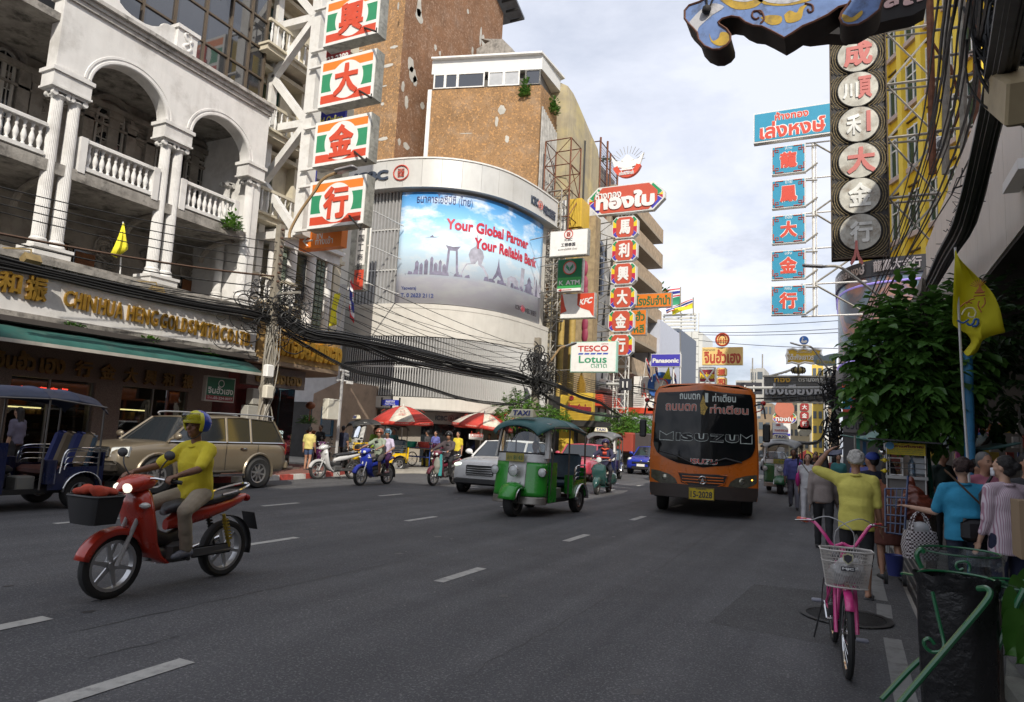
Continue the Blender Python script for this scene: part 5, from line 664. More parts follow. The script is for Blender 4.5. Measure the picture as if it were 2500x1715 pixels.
a=Z(7,825,330,YO);b=Z(7,1490,280,YO);cx=(a.x+b.x)/2;zt_=Z(7,1150,180,YO).z;zb_=Z(7,1140,420,YO).z;cz=(zt_+zb_)/2;t=Th('long_octagonal_sign','long red eight-sided gold-shop sign with white Thai letters above the octagonal column',(cx,YO,zb_));w_=(b.x-a.x)/2;h_=(zt_-zb_)/2;octsign(t,cx,cz,w_,h_,.75,YO,inner=.62);Lt(t,'ห้างทอง',cx-w_*.78,cx-w_*.1,cz+h_*.1,cz+h_*.72,YO-.03,letw,.03,.05);Lt(t,'ทองใบ',cx-w_*.76,cx+w_*.76,cz-h_*.72,cz+h_*.5,YO-.03,letw,.06,.06);t=Th('crown_emblem','white winged emblem with a red ribbon crowning the long octagonal sign','sign emblem',(cx-.8,YO,zt_));p=Z(7,1160,110,YO);q_=Z(3,1160,1330,YO);rr_=Z(7,1290,50,YO).x-p.x
def cres(r0,r1,a0,a1,c,sq=.75):return[G(c.x+r0*Co(R(a0+(a1-a0)*i/16)),YO,c.z+r0*sq*Si(R(a0+(a1-a0)*i/16)))for i in Rg(17)]+[G(c.x+r1*Co(R(a1+(a0-a1)*i/16)),YO,c.z+r1*sq*Si(R(a1+(a0-a1)*i/16)))for i in Rg(17)]
cc=G(p.x,YO,p.z+1.1);Bd(MB().Pr(cres(rr_,rr_*.68,200,340,cc,1.1),(0,.3,0)),'ribbon',red,t);Bd(Tx(MB(),'เครื่องหมายการค้า',(cc.x-rr_*.5,YO-.02,cc.z-rr_*.95),(rr_,0,0),(0,0,.3),.02,.03),'lettering',letw,t);Bd(MB().Pr([G(cc.x+a_,YO+.05,cc.z+b_)for a_,b_ in((-.4,-.6),(.4,-.6),(.25,0),(.45,.1),(.05,q_.z-cc.z),(-.05,q_.z-cc.z),(-.45,.1),(-.25,0))],(0,.25,0)).Pr([G(cc.x+a_,YO+.04,cc.z+b_)for a_,b_ in((0,-.5),(.9,-.3),(1.15,.5),(.8,.1),(.3,0),(0,.2),(-.3,0),(-.8,.1),(-1.15,.5),(-.9,-.3))],(0,.2,0)),'winged_crest',whs,t);E=MB()
for k in Rg(13):an=R(10+k*13.3);E.Tb([G(cc.x+Co(an)*.7,YO+.1,q_.z-.6+Si(an)*.7),G(cc.x+Co(an)*1.25,YO+.1,q_.z-.6+Si(an)*1.25)],.02,3)
Bd(E,'ray_frame',Gs,t);lattice('lattice_mast','white lattice frame standing behind the octagonal signs',Z(7,1140,900,44.6).x,44.6,2,19,.8,ws,.9,.03);orl=Pl((.72,.2,.02),.4);pgr=Pl((.02,.14,.05));t,x0,x1,z0,z1,y=Ps('pawnshop_sign','long orange sign with green Thai letters behind the fourth octagon',7,(1230,1122),(1548,1230),46,orl);lf('โรงรับจำนำ',.05,.96,.15,.88,pgr,.03);t,x0,x1,z0,z1,y=Ps('pawnshop_sign','upright orange sign with stacked green Thai letters beside the fifth octagon',7,(1205,1258),(1328,1472),46,orl);lf('ฮั่ว',.28,.9,.55,.95,pgr,.03);lf('หลี',.2,.86,.08,.42,pgr,.03);t,x0,x1,z0,z1,y=Ps('electronics_sign','blue electronics sign reading Panasonic on a white pole above the bus',11,(1372,228),(1625,338),48,sblue,case=wpan);lf('Panasonic',.06,.94,.3,.66,letw,.055);Bd(MB().Tb([(fl(x0,x1,.75),48.2,z0),(fl(x0,x1,.75),48.2,0)],.06,5).Tb([(fl(x0,x1,.95),48.2,z0+2.5),(fl(x0,x1,1.05),48.2,0)],.05,5),'pole',ws,t);p=Z(11,1460,500,50);t=Th('finance_sign','round blue and white ring sign with a small TISCO board beneath it',(p.x,50,p.z-1));Bd(Dc(MB(),(p.x,50,p.z),1,(0,-1,0),28,.12,.52),'blue_ring',Pl((.04,.14,.45)),t);Bd(Dc(MB(),(p.x,50.05,p.z),.55,(0,-1,0),20,.05),'white_disc',whs,t);Bd(MB().Tb([G(q.x,49.86,q.z)for q in arc((p.x,50,p.z),.5,-60,100,10)],.05,4),'red_arc',redl,t);Bd(MB().Bx(p.x-.95,p.x+.95,49.9,50.1,p.z-1.9,p.z-1.15),'board',whs,t);Lt(t,'TISCO',p.x-.6,p.x+.6,p.z-1.75,p.z-1.35,49.89,Pl((.04,.14,.45)),.03)
for(zx,zy,lab,m_)in((1310,330,'small Thai flag on the balcony left of the electronics sign',0),(1380,360,'small Thai flag hanging below the electronics sign',0),(1540,430,'small Thai flag to the right of the yellow pennant',0)):
 p=Z(11,zx,zy,49);thaiflag('small_flag',lab,(p.x,49,p.z-.9),(p.x+.15,49,p.z+.6),(.25,0,-.5),(.15,0,-1.2))
p=Z(11,1515,400,49);t=Th('yellow_pennant','small yellow pennant on a slanting stick above the bus','flag',(p.x,49,p.z-1));Bd(MB().Tb([(p.x-.7,49,p.z-1.5),(p.x+.1,49,p.z+.6)],.03,4),'pole',Gs,t);Bd(MB().Qd((p.x+.1,48.95,p.z+.55),(p.x-.35,48.9,p.z-.35),(p.x+.25,48.95,p.z-.4)),'cloth',yel,t,So=.01);cream2=Pl((.74,.53,.2),.5,Sk=.15);rl=Pl((.42,.06,.03),.5);Yj=62;t,x0,x1,z0,z1,y=Ps('straw_yellow_sign','straw yellow gold-shop sign with red Thai letters above the bus roof',11,(1812,172),(2158,322),Yj,cream2,case=cream2,th=.4);lf('จินฮั้วเฮง',.05,.96,.08,.88,rl,.04);lf('ห้างขายทอง',.03,.33,.8,.93,blk,0);p=Z(11,1988,108,Yj);t=Th('emblem_disc','round straw yellow emblem disc above the straw yellow sign','sign',(p.x,Yj,p.z-1.4));rr_=Z(11,2048,108,Yj).x-p.x;Bd(Dc(MB(),(p.x,Yj,p.z),rr_,(0,-1,0),32,.2),'disc',cream2,t);E=MB()
for r_ in(rr_*.96,rr_*.86):E.Tb([G(q.x,Yj-.22,q.z)for q in arc((p.x,Yj,p.z),r_,0,350,36)],.05,4,Cl=1)
for k in(-.5,-.2,.2,.5):E.Tb([(p.x+k*rr_,Yj-.22,p.z-.6*rr_*(1-abs(k)*.3)),(p.x+k*rr_*1,Yj-.22,p.z+.2*rr_)],.04,4)
E.Tb([G(q.x,Yj-.22,q.z)for q in arc((p.x,Yj,p.z+.1),rr_*.5,0,180,12)],.05,4);E.Tb([(p.x-.8*rr_,Yj-.22,p.z-.1),(p.x+.8*rr_,Yj-.22,p.z-.1)],.03,4);Bd(E,'emblem_lines',rl,t)
for k,(ch,zy)in En((('振',383),('和',465))):
 a=Z(11,1932,zy-38,Yj);b=Z(11,2024,zy+38,Yj);t=Th('character_tile',('topmost','second','third')[k]+' rounded straw yellow tile with the red character '+ch+' under the straw sign','sign',((a.x+b.x)/2,Yj,b.z),group='stacked straw yellow character tiles');Bd(MB().Bb(((a.x+b.x)/2,Yj+.15,(a.z+b.z)/2),(b.x-a.x,.3,a.z-b.z),.3,Matrix.Rotation(0,3,'X')),'tile',cream2,t);Lt(t,ch,fl(a.x,b.x,.15),fl(a.x,b.x,.85),fl(b.z,a.z,.15),fl(b.z,a.z,.85),Yj-.02,rl,.06)
t,x0,x1,z0,z1,y=Ps('maroon_sign','maroon sign with yellow Thai letters behind a white cross brace',11,(1780,360),(1930,468),66,Pl((.22,.02,.03)));lf('ฮั่วเซ่งเฮง',.02,.98,.25,.75,syel,.04);t=Th('cross_frame','white steel frame with diagonal cross braces in front of the maroon signs',(-5,64,8));P=[Z(11,x,y_,64)for x,y_ in((1785,345),(1925,345),(1925,545),(1785,545))]
for a,b in((0,1),(1,2),(2,3),(3,0),(0,2),(1,3)):Bd(MB().Tb([P[a],P[b]],.07,4),'bar',ws,t)
class Plane2:
 def __init__(s,A,d):s.A=V(A);s.d=V(d).normalized();s.n=G(s.d.y,-s.d.x,0)
 def hit(s,x,y):
  r_=S(x,y,50)-G(0,0,CAMH);A=np.array([[r_.x,-s.d.x],[r_.y,-s.d.y]]);t,f=np.linalg.solve(A,np.array([s.A.x,s.A.y]));return float(f),CAMH+r_.z*float(t)
 def pt(s,f,z,o=0):p=s.A+s.d*f+s.n*o;return G(p.x,p.y,z)
XR=2.1;zb_=S(*zz(8,1950,1010),X=XR).z;zt_=S(*zz(8,1760,0),X=XR).z;rb=Th('canopy_building','beige panelled building overhanging the right pavement, dark beneath its canopy',(5,12,0));bpn=M('beige_metal_panel',(.72,.65,.58),.6,var=.06,scale=1,Sk=.25,Sc=(.2,.17,.15))
for k in Rg(26):
 y0_=-8+k*1.15;Bd(MB().Bx(XR,XR+.1,y0_+.008,y0_+1.142,zb_,zt_),'fascia_panel',bpn,rb)
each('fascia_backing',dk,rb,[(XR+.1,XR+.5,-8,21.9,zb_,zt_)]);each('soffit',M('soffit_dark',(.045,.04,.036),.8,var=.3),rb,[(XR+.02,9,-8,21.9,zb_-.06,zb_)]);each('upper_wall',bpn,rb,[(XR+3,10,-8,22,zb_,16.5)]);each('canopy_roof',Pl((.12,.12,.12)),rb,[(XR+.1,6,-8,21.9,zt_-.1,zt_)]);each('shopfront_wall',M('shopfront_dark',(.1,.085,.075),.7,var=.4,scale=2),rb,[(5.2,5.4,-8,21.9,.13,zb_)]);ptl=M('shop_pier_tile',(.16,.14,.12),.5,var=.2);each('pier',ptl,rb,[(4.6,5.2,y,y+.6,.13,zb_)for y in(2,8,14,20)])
for k,(y,z)in En(((6.4,3.2),(9.6,3.2),(12.5,3.2),(16,3.2))):Bd(MB().Bx(4.95,5.15,y,y+1.8,z-.8,z),'shop_sign_panel',M('grey_sign_panel',(.22,.22,.22),.5),rb)
def shadeblock(name,lab,x0,x1,y0,y1,h,mat):
 t=Th(name,lab,'building',((x0+x1)/2,(y0+y1)/2,0));each('wall',mat,t,[(x0,x1,y0,y1,0,h)]);n=int((y1-y0)/2.2)
 for f in Rg(1,int(h/3.3)):
  for k in Rg(n):y=y0+.5+k*2.2;Bd(MB().Bx(x0-.04,x0,y,y+1.2,f*3.3,f*3.3+1.6),'window',glassd,t)
 return t
shadeblock('corner_office_block','plain office block behind the camera on the right side of the street',3.6,8,-60,-27.5,35,M('grey_concrete_wall',(.35,.34,.32),.9,Sk=.3));shadeblock('shophouse_row','row of rendered shophouses beside the camera on the right side',3.4,9,-27.2,-14.2,24.5,M('shophouse_render',(.42,.38,.32),.9,Sk=.3));shadeblock('shophouse_row','narrow pale shophouse beside the camera next to the canopy building',3.45,9,-14.1,-8.1,23.5,M('shophouse_pale',(.5,.48,.44),.9,Sk=.3));ledc=Curve([(8,37),(5,36.9),(3.2,37),(1.6,37.4),(.6,38.2),(0,39.4),(-.28,41),(-.3,43),(-.3,46)]);LB=Th('screen_building','curved corner building with a large dark video screen above a black fascia',(2,40,0));ledc.flip=-1  # office block is unseen, its depth and height shaped for its shade
def lw(z0,z1,o0,o1,s_0=0,s_1=None):
 global CV;k=CV;CV=ledc;m_=Cw(s_0,ledc.len if s_1 is None else s_1,z0,z1,o0,o1,26);CV=k;return m_
zc_b=S(*zz(8,722,1110),41).z;zc_t=S(*zz(8,722,985),41).z;zs_b=S(*zz(12,722,380),41).z;zu_b=S(*zz(12,722,500),41).z;led=bpy.data.materials.new('led_screen');led.use_nodes=1;nt=led.node_tree;N=nt.nodes;L=nt.links;b=N['Principled BSDF'];iv(b,'Roughness',.3);tc=N.new('ShaderNodeTexCoord');ns=N.new('ShaderNodeTexNoise');iv(ns,'Scale',.38);iv(ns,'Detail',5);iv(ns,'Distortion',1.2);L.new(tc.outputs['Object'],ns.inputs['Vector']);r_=N.new('ShaderNodeValToRGB');L.new(ns.outputs[0],r_.inputs[0]);e=r_.color_ramp.elements;e[0].position=.3;e[0].color=(.012,.022,.03,1);e[1].position=.72;e[1].color=(.32,.2,.36,1)
for p_,c_ in((.42,(.1,.16,.22,1)),(.5,(.1,.1,.12,1)),(.56,(.3,.16,.12,1)),(.63,(.16,.12,.17,1))):m=e.new(p_);m.color=c_
L.new(r_.outputs[0],b.inputs['Base Color']);L.new(r_.outputs[0],b.inputs['Emission Color']);iv(b,'Emission Strength',.35);Bd(lw(zs_b,zc_b-.02,-.1,0),'video_screen',led,LB);bfr=Pl((.03,.03,.035),.4);Bd(lw(zc_b,zc_t,-.2,.12),'black_fascia',bfr,LB);Bd(lw(zu_b,zs_b-0,-.2,.14),'lower_rim',Pl((.14,.14,.15),.4),LB);E=MB();k_=CV;CV=ledc;Pk=[CV.pt(CV.len*i/40,zc_b-.35,.03)for i in Rg(41)];Pk2=[CV.pt(CV.len*i/40,zs_b+.25,.03)for i in Rg(41)];E.Tb(Pk,.05,4);E.Tb(Pk2,.05,4);CV=k_;Bd(E,'violet_light_line',EM('violet_line',(.35,.28,.75),.5),LB);E=MB();P=[ledc.pt(ledc.len*i/30,0,-.3)for i in Rg(31)];E.Pr([G(p.x,p.y,.1)for p in P]+[G(8,46,.1)],(0,0,zc_t-.1));Bd(E,'core_wall',M('dark_core',(.06,.06,.06)),LB);E=MB();s_0=ledc.hit(*zz(8,735,980))[0];s_1=ledc.hit(*zz(8,975,860))[0];s_2=ledc.hit(*zz(8,1045,850))[0];s_3=ledc.hit(*zz(8,1445,760))[0];lo,hi_=sorted((s_0,s_1))
def rtext(E,s,sa,sb,z0,z1,cv):
 Vv,T,polys,mn,mxx=lettershape(s,.03);sz=mxx-mn;E.add([cv.pt(sb-(p[0]-mn[0])/sz[0]*(sb-sa),z0+(p[1]-mn[1])/sz[1]*(z1-z0),.2)for p in Vv],[tuple(int(i)for i in t)for t in T])
zm=zc_t-zc_b;rtext(E,'ห้างทองเล่งหงษ์',lo,hi_,zc_b+.2*zm,zc_b+.9*zm,ledc);lo,hi_=sorted((s_2,s_3));rtext(E,'龍鳳大金行',lo,hi_,zc_b+.2*zm,zc_b+.9*zm,ledc);Bd(E,'steel_lettering',Pl((.45,.4,.4),.3,metal=.6),LB);lgt=Pl((.03,.22,.33),.5);t=Th('turquoise_fascia','turquoise and red shop fascia with a red Chinese character behind the street tree','sign',(2,36,3));a=Z(12,762,500,36);b=Z(12,2010,710,36);z0,z1=Z(12,762,730,36).z,Z(12,765,495,36).z;Bd(MB().Bx(a.x,b.x,36,36.4,z0+.15,z1-.12),'board',lgt,t);Bd(MB().Bx(a.x,b.x,35.98,36.4,z0,z0+.148),'red_edge',red,t);Bd(MB().Bx(a.x,b.x,35.98,36.4,z1-.118,z1),'red_edge',red,t);c=Z(12,838,620,36);d=Z(12,890,530,36);Lt(t,'龍',c.x,d.x,c.z,d.z,35.99,redl,.03);c=Z(12,832,690,36);Lt(t,'LENG',c.x,c.x+1,z0+.22,z0+.5,35.99,redl,.02);t=Th('red_shopfront','dark red shopfront under the turquoise fascia','shop',(4,37,0));each('wall',Pl((.13,.025,.018)),t,[(a.x+2,b.x,36.45,37.3,.1,z0)]);each('grille_wall',M('grey_grille',(.1,.1,.1)),t,[(a.x,a.x+1.95,36.45,37.2,.1,z0)]);c=Z(12,770,900,36.3);d=Z(12,1000,820,36.3);Bd(MB().Bx(c.x,d.x,36.35,36.44,c.z,d.z+.15),'name_board',M('grey_name_board',(.2,.19,.18)),t);Bd(Tx(MB(),'ฮั่วเซ่ง',(c.x+.1,36.34,c.z+.15),(d.x-c.x-.2,0,0),(0,0,.5),.01,.02),'lettering',blk,t);YB=Th('yellow_building','bright yellow building with bay pilasters and tall windows behind the rusted sign tower',(5,45,0));ylw=M('yellow_paint_wall',(.8,.53,.03),.75,var=.06,scale=1.5,Sk=.2,Sc=(.45,.28,.04));ylw2=M('yellow_paint_trim',(.84,.6,.06),.75,var=.05);A=S(2120,600,47);PL=Plane2((A.x,A.y,0),(.44,-.9,0));fA,_=PL.hit(*zz(4,1140,900));fB,_=PL.hit(*zz(4,1790,1250));zbt=zc_t-1;Bd(MB().Pr([PL.pt(-1.2,zbt,0),PL.pt(fB+5,zbt,0),PL.pt(fB+5,zbt,-8),PL.pt(-1.2,zbt,-8)],(0,0,32-zbt)),'wall',ylw,YB)
def pl_box(E,f0,f1,z0,z1,o0,o1):E.Hx([PL.pt(f0,z0,o0),PL.pt(f1,z0,o0),PL.pt(f1,z0,o1),PL.pt(f0,z0,o1),PL.pt(f0,z1,o0),PL.pt(f1,z1,o0),PL.pt(f1,z1,o1),PL.pt(f0,z1,o1)])
sg_=1 if PL.n.dot(G(-1,-1,0))>0 else-1;colf=[PL.hit(*zz(4,x,900))[0]for x in(1160,1305,1480,1640)];colf+=[2*colf[-1]-colf[-2],3*colf[-1]-2*colf[-2]];colf=[2*colf[0]-colf[1]]+colf;zs=[PL.hit(*zz(4,1400,y))[1]for y in(845,290)];dz=(zs[1]-zs[0]);zsill=[zs[0]+dz*k for k in Rg(-2,4)]
for f in colf:E=MB();pl_box(E,f-.22,f+.22,zbt,32,0,.35*sg_);Bd(E,'pilaster',ylw2,YB)
for i in Rg(len(colf)-1):
 f0,f1=colf[i]+.22,colf[i+1]-.22
 for z in zsill:
  if z<zbt-.5:continue
  E=MB();pl_box(E,f0,f1,z-.32,z-.05,0,.2*sg_);Bd(E,'sill',M('pinkish_sill',(.55,.42,.36),.8,Sk=.3),YB);E=MB();pl_box(E,f0+.05,f1-.05,z,z+dz*.62,0,.03*sg_);wn=Bd(E,'window',greeng,YB);E=MB()
  for f in(f0+.05,(f0+f1)/2,f1-.05):pl_box(E,f-.04,f+.04,z,z+dz*.62,.03*sg_,.1*sg_)
  for z_ in(z,z+dz*.42,z+dz*.6):pl_box(E,f0+.05,f1-.05,z_-.04,z_+.04,.035*sg_,.09*sg_)
  Bd(E,'frame',whs,wn);E=MB();pl_box(E,f0,f1,z-dz*.3,z-dz*.28,0,.12*sg_);Bd(E,'string_course',Pl((.1,.06,.02)),YB)
wood=M('rusted_openwork',(.1,.075,.05),.8,metal=.2,var=.5,scale=9,Bu=.5,Bc=25);gal=M('galvanised_disc',(.42,.41,.36),.55,metal=.35,var=.3,scale=3,Gm=.75,Gc=(.15,.1,.06),Gl=2.2);pink=Pl((.52,.16,.14),.6,Sk=.2);silv=M('bare_metal_scar',(.62,.62,.58),.45,metal=.3,var=.3);YT=25;t=Th('rusted_sign_tower','tall rusted openwork sign with six round metal discs and faded pink characters','sign',(.5,YT,7.8));x0,x1=S(*zz(4,655,900),YT).x,S(*zz(4,1150,900),YT).x;z1=S(*zz(4,900,290),YT).z;z0=S(*zz(8,900,815),YT).z;Bd(MB().Bx(x0,x1,YT+.05,YT+.3,z0,z1),'back_panel',Pl((.025,.022,.02)),t);Bd(MB().Bx(x0,x0+.04,YT-.06,YT+.3,z0,z1).Bx(x1-.04,x1,YT-.06,YT+.3,z0,z1).Bx(x0,x1,YT-.06,YT+.3,z0,z0+.05),'edge_frame',wood,t);cz_=[S(*zz(4,892,478),YT).z,S(*zz(4,895,775),YT).z,S(*zz(4,902,1075),YT).z,S(*zz(4,908,1385),YT).z,S(*zz(8,915,280),YT).z,S(*zz(8,920,590),YT).z];cx=(x0+x1)/2;rr=(cz_[0]-cz_[1])*.485;E=MB()
for c in cz_:
 for j in Rg(1,7):
  ra=rr+j*.075;P=[]
  for i in Rg(41):
   an=2*PI*i/40;px,pz=cx+Co(an)*ra*1.02,c+Si(an)*ra;ok=x0+.03<px<x1-.03 and z0<pz<z1 and all(abs(pz-c)<=abs(pz-c2)+.01 for c2 in cz_)
   if ok:P.append(G(px,YT,pz))
   else:
    if len(P)>1:E.Tb(P,.018,4)
    P=[]
  if len(P)>1:E.Tb(P,.018,4)
Bd(E,'openwork_rings',M('ring_brass',(.26,.21,.12),.6,metal=.4,var=.6,scale=14),t,kind='stuff')
for k,c in En(cz_):
 E=MB();Dc(E,(cx,YT-.02,c),rr,(0,-1,0),36,.05);dd_=Bd(E,'disc',gal,t);Bd(MB().Tb([(cx+Co(2*PI*i/36)*rr,YT-.03,c+Si(2*PI*i/36)*rr)for i in Rg(36)],.035,5,Cl=1),'rim',Pl((.025,.022,.02)),dd_)
 for ch,fx0,fx1,fz0,fz1,m_ in{0:[('成',-.7,.75,-.7,.75,pink)],1:[('頁',0,.7,-.6,.7,pink),('川',-.75,0,-.5,.4,silv)],2:[('禾',-.6,.15,-.6,.6,silv),('丨',.4,.6,-.5,.7,pink)],3:[('大',-.6,.8,-.75,.75,pink)],4:[('金',-.55,.6,-.6,.75,silv)],5:[('行',-.5,.6,-.6,.6,silv)]}[k]:
  Bd(Tx(MB(),ch,(cx+fx0*rr,YT-.075,c+fz0*rr),((fx1-fx0)*rr,0,0),(0,0,(fz1-fz0)*rr),.03,.045),'character',m_,dd_)
E=MB();c=Z(8,885,770,YT);Tx(E,'人',(c.x-.2,YT-.12,c.z-.45),(.4,0,0),(0,0,.85),.03,.06);Bd(E,'fallen_stroke',pink,t);E=MB();xr=x1+1.6
for zz4 in((4,260),(4,720),(4,1180),(8,290)):
 z=Z(zz4[0],1140,zz4[1],YT).z;E.Tb([(x1,YT+.1,z),(x1+1.5,YT+.4,z+.1)],.05,4);E.Tb([(x1,YT+.25,z-.12),(x1+1.5,YT+.6,z-.05)],.04,4)
zl=[Z(a,1140,b,YT).z for a,b in((4,260),(4,720),(4,1180),(8,290),(8,760))]
for a,b in zip(zl,zl[1:]):E.Tb([(x1,YT+.15,a),(x1+1.5,YT+.5,b)],.035,4);E.Tb([(x1,YT+.15,b),(x1+1.5,YT+.5,a)],.035,4)
Bd(E,'brace_frame',Gs,t);tq=Pl((.03,.27,.42),.4);YQ=37;fret=Pl((.52,.1,.06),.4);t=Th('turquoise_head_sign','wide turquoise gold-shop sign with orange-red Thai letters heading the column of five square signs',(-3,YQ,16));a=Z(4,-465,1010,YQ);b=Z(4,650,905,YQ);x0=S(1840,260,YQ).x;zT=Z(4,300,935,YQ).z;zB_=Z(4,300,1195,YQ).z;x1=S(2030,260,YQ).x;Bd(MB().Bx(x0,x1,YQ,YQ+.4,zB_,zT),'case',wpan,t);Bd(MB().Bx(x0+.06,x1-.06,YQ-.02,YQ-.001,zB_+.08,zT-.07),'face',tq,t);w_=x1-x0
for s_,f0,f1,g0,g1 in(('ห้างทอง',.28,.72,.64,.94),('เล่งหงษ์',.08,.93,.08,.66)):
 Bd(Tx(MB(),s_,(x0+w_*f0,YQ-.024,zB_+(zT-zB_)*g0),(w_*(f1-f0),0,0),(0,0,(zT-zB_)*(g1-g0)),.004,.085),'letter_outline',letw,t);Bd(Tx(MB(),s_,(x0+w_*f0+.02,YQ-.03,zB_+(zT-zB_)*g0+.02),(w_*(f1-f0)-.04,0,0),(0,0,(zT-zB_)*(g1-g0)-.04),.01,.035),'lettering',redl,t)
sqs=[('龍',(4,300,1370),'ห้าง'),('鳳',(8,300,255),'ขาย'),('大',(8,300,560),'ทอง'),('金',(8,298,868),'เล่ง'),('行',(8,297,1172),'หงษ์')]
for k,(ch,(i,zx,zy),sm)in En(sqs):
 p=Z(i,zx,zy,YQ);hw=Z(i,440,zy,YQ).x-p.x+.04;hh_=hw*.93;t=Th('turquoise_sign','square turquoise sign with the red character '+ch+' in a fret border, '+('top','second','middle','fourth','lowest')[k]+' of its column','sign',(p.x,YQ,p.z-hh_),group='column of five square turquoise signs');Bd(MB().Bx(p.x-hw,p.x+hw,YQ,YQ+.35,p.z-hh_,p.z+hh_),'case',wpan,t);Bd(MB().Bx(p.x-hw+.05,p.x+hw-.05,YQ-.02,YQ-.001,p.z-hh_+.05,p.z+hh_-.05),'face',tq,t);E=MB();q=hw*.6;Tx(E,ch,(p.x-q*.88,YQ-.024,p.z-q*.98),(q*1.76,0,0),(0,0,q*1.86),.004,.1);Bd(E,'character_outline',letw,t);Bd(Tx(MB(),ch,(p.x-q*.83,YQ-.03,p.z-q*.93),(q*1.66,0,0),(0,0,q*1.76),.02,.05),'character',redl,t);Bd(Tx(MB(),sm,(p.x-.16,YQ-.024,p.z+hh_*.7),(.34,0,0),(0,0,.17),.004,0),'small_lettering',letw,t);E=MB();u=hw*.9;v=hh_*.9
 for sx in(-1,1):
  for sz_ in(-1,1):
   L_=lambda pts:E.Tb([G(p.x+sx*(u-a_*hw),YQ-.03,p.z+sz_*(v-b_*hw))for a_,b_ in pts],.028,4);L_(((.6,0),(.12,0),(.12,.3),(.3,.3),(.3,.16),(0,.16),(0,.55)))
 Bd(E,'fret_border',fret,t);Bd(MB().Tb([(p.x+hw,YQ+.2,p.z+hh_-.1),(p.x+hw+.55,YQ+.3,p.z+hh_-.1)],.04,4).Tb([(p.x+hw,YQ+.2,p.z-hh_+.05),(p.x+hw+.55,YQ+.3,p.z-hh_+.5)],.05,4),'bracket',Gs,t)
t=Th('sign_truss','white steel truss tying the column of turquoise signs to the curved corner building','frame',(-1,YQ+.4,5));xp=Z(8,513,400,YQ+.4).x;xe=-.15;ztop=zB_;zl=[Z(4,513,1200,YQ).z]+[Z(i,520,y,YQ).z for i,y in((4,1505),(8,400),(8,710),(8,1020),(8,1300))];Bd(MB().Tb([(xp,YQ+.4,zl[0]),(xp,YQ+.4,zl[-1])],.07,5),'post',ws,t);Bd(MB().Tb([(xp+.14,YQ+.4,zl[0]),(xp+.14,YQ+.4,zl[-1])],.03,4),'thin_post',ws,t)
for k,z in En(zl):Bd(MB().Tb([(xp-.6,YQ+.4,z),(1.5,YQ+.8,z+.1)],.045,4),'rail',ws,t)
for k in Rg(len(zl)-1):
 a_,b_=((xp,YQ+.4,zl[k]),(1.2,YQ+.7,zl[k+1]))if k%2==0 else((xp,YQ+.4,zl[k+1]),(1.2,YQ+.7,zl[k]));Bd(MB().Tb([a_,b_],.05,4),'brace',Gs,t)
YS=12.5;bl=M('weathered_blue_paint',(.13,.21,.42),.7,var=.25,scale=3,Gm=.75,Gc=(.05,.05,.05),Gl=2.6);yo=M('weathered_yellow_paint',(.42,.27,.03),.7,var=.3,scale=5,Gm=.6,Gc=(.05,.05,.05),Gl=4);blkp=Pl((.02,.018,.018),.8);t=Th('scroll_sign','overhead timber sign cut into blue and yellow painted scrolls, dark underneath',(-1,YS,9));o3=[(1920,-60),(1790,20),(1700,50),(1662,95),(1662,165),(1690,205),(1735,250),(1770,290),(1780,345),(1830,400),(1900,430),(1960,428),(2020,395),(2055,350),(2055,305),(2020,255),(1960,215),(1950,195),(1985,165),(2060,145),(2130,155),(2180,195),(2250,225),(2324,232)];P=[Z(3,x,y,YS)for x,y in o3];o4=[(150,270),(262,330),(330,290),(420,230),(520,190),(640,130),(730,65),(820,40),(835,10),(760,110),(740,160),(760,205),(810,225),(900,215),(980,170),(1080,90),(1110,0),(1110,-60)];P+=[Z(4,x,y,YS)for x,y in o4];Bd(MB().Pr(P,(0,.62,0)),'timber_body',blkp,t);Bd(MB().Qd(*[p+G(0,-.01,0)for p in P]),'painted_face',bl,t)
def dec(i,pts,mat,nm,dy=.016):Bd(MB().Qd(*[Z(i,x,y,YS-dy)for x,y in smoothish(pts)]),nm,mat,t)
def smoothish(pts):
 Q=Sp([(x,y,0)for x,y in pts+[pts[0]]],3);return[(q.x,q.y)for q in Q[:-1]]
wp=M('weathered_white_paint',(.45,.45,.47),.7,var=.15,Gm=.7,Gc=(.06,.06,.06),Gl=3);dec(3,[(1700,190),(1790,95),(1900,30),(2000,60),(1900,130),(1830,190),(1780,240),(1760,290)],wp,'white_band');dec(3,[(1940,-30),(1990,20),(2100,80),(2220,75),(2300,40),(2330,-30)],yo,'yellow_band');dec(3,[(1870,285),(1900,350),(1950,330),(1970,280),(2020,280),(2050,320),(2030,370),(1960,395),(1890,360)],yo,'yellow_spot');dec(4,[(60,150),(140,130),(235,140),(240,190),(190,215),(120,205)],yo,'yellow_spot');dec(4,[(262,130),(310,90),(370,110),(400,60),(470,35),(430,80),(410,160),(340,195),(280,190)],yo,'yellow_spot');dec(4,[(750,120),(800,130),(850,150),(930,90),(930,130),(860,185),(780,185)],yo,'yellow_spot');dec(4,[(-20,-40),(100,40),(330,45),(520,-10),(500,-50)],yo,'yellow_band');dec(3,[(2000,-40),(2080,5),(2200,15),(2290,-30)],wp,'white_scroll',.02);dec(4,[(20,-40),(120,20),(300,30),(450,-30)],wp,'white_scroll',.02);brl=Pl((.12,.05,.03));E=MB()
for pts,i in(([(2320,120),(2290,95),(2250,100),(2240,140),(2270,165),(2300,150)],3),([(0,100),(60,95),(90,160),(60,200)],4),([(440,30),(500,45),(510,90),(480,105),(465,80)],4)):E.Tb(Sp([Z(i,x,y,YS-.02)for x,y in pts]),.02,4)
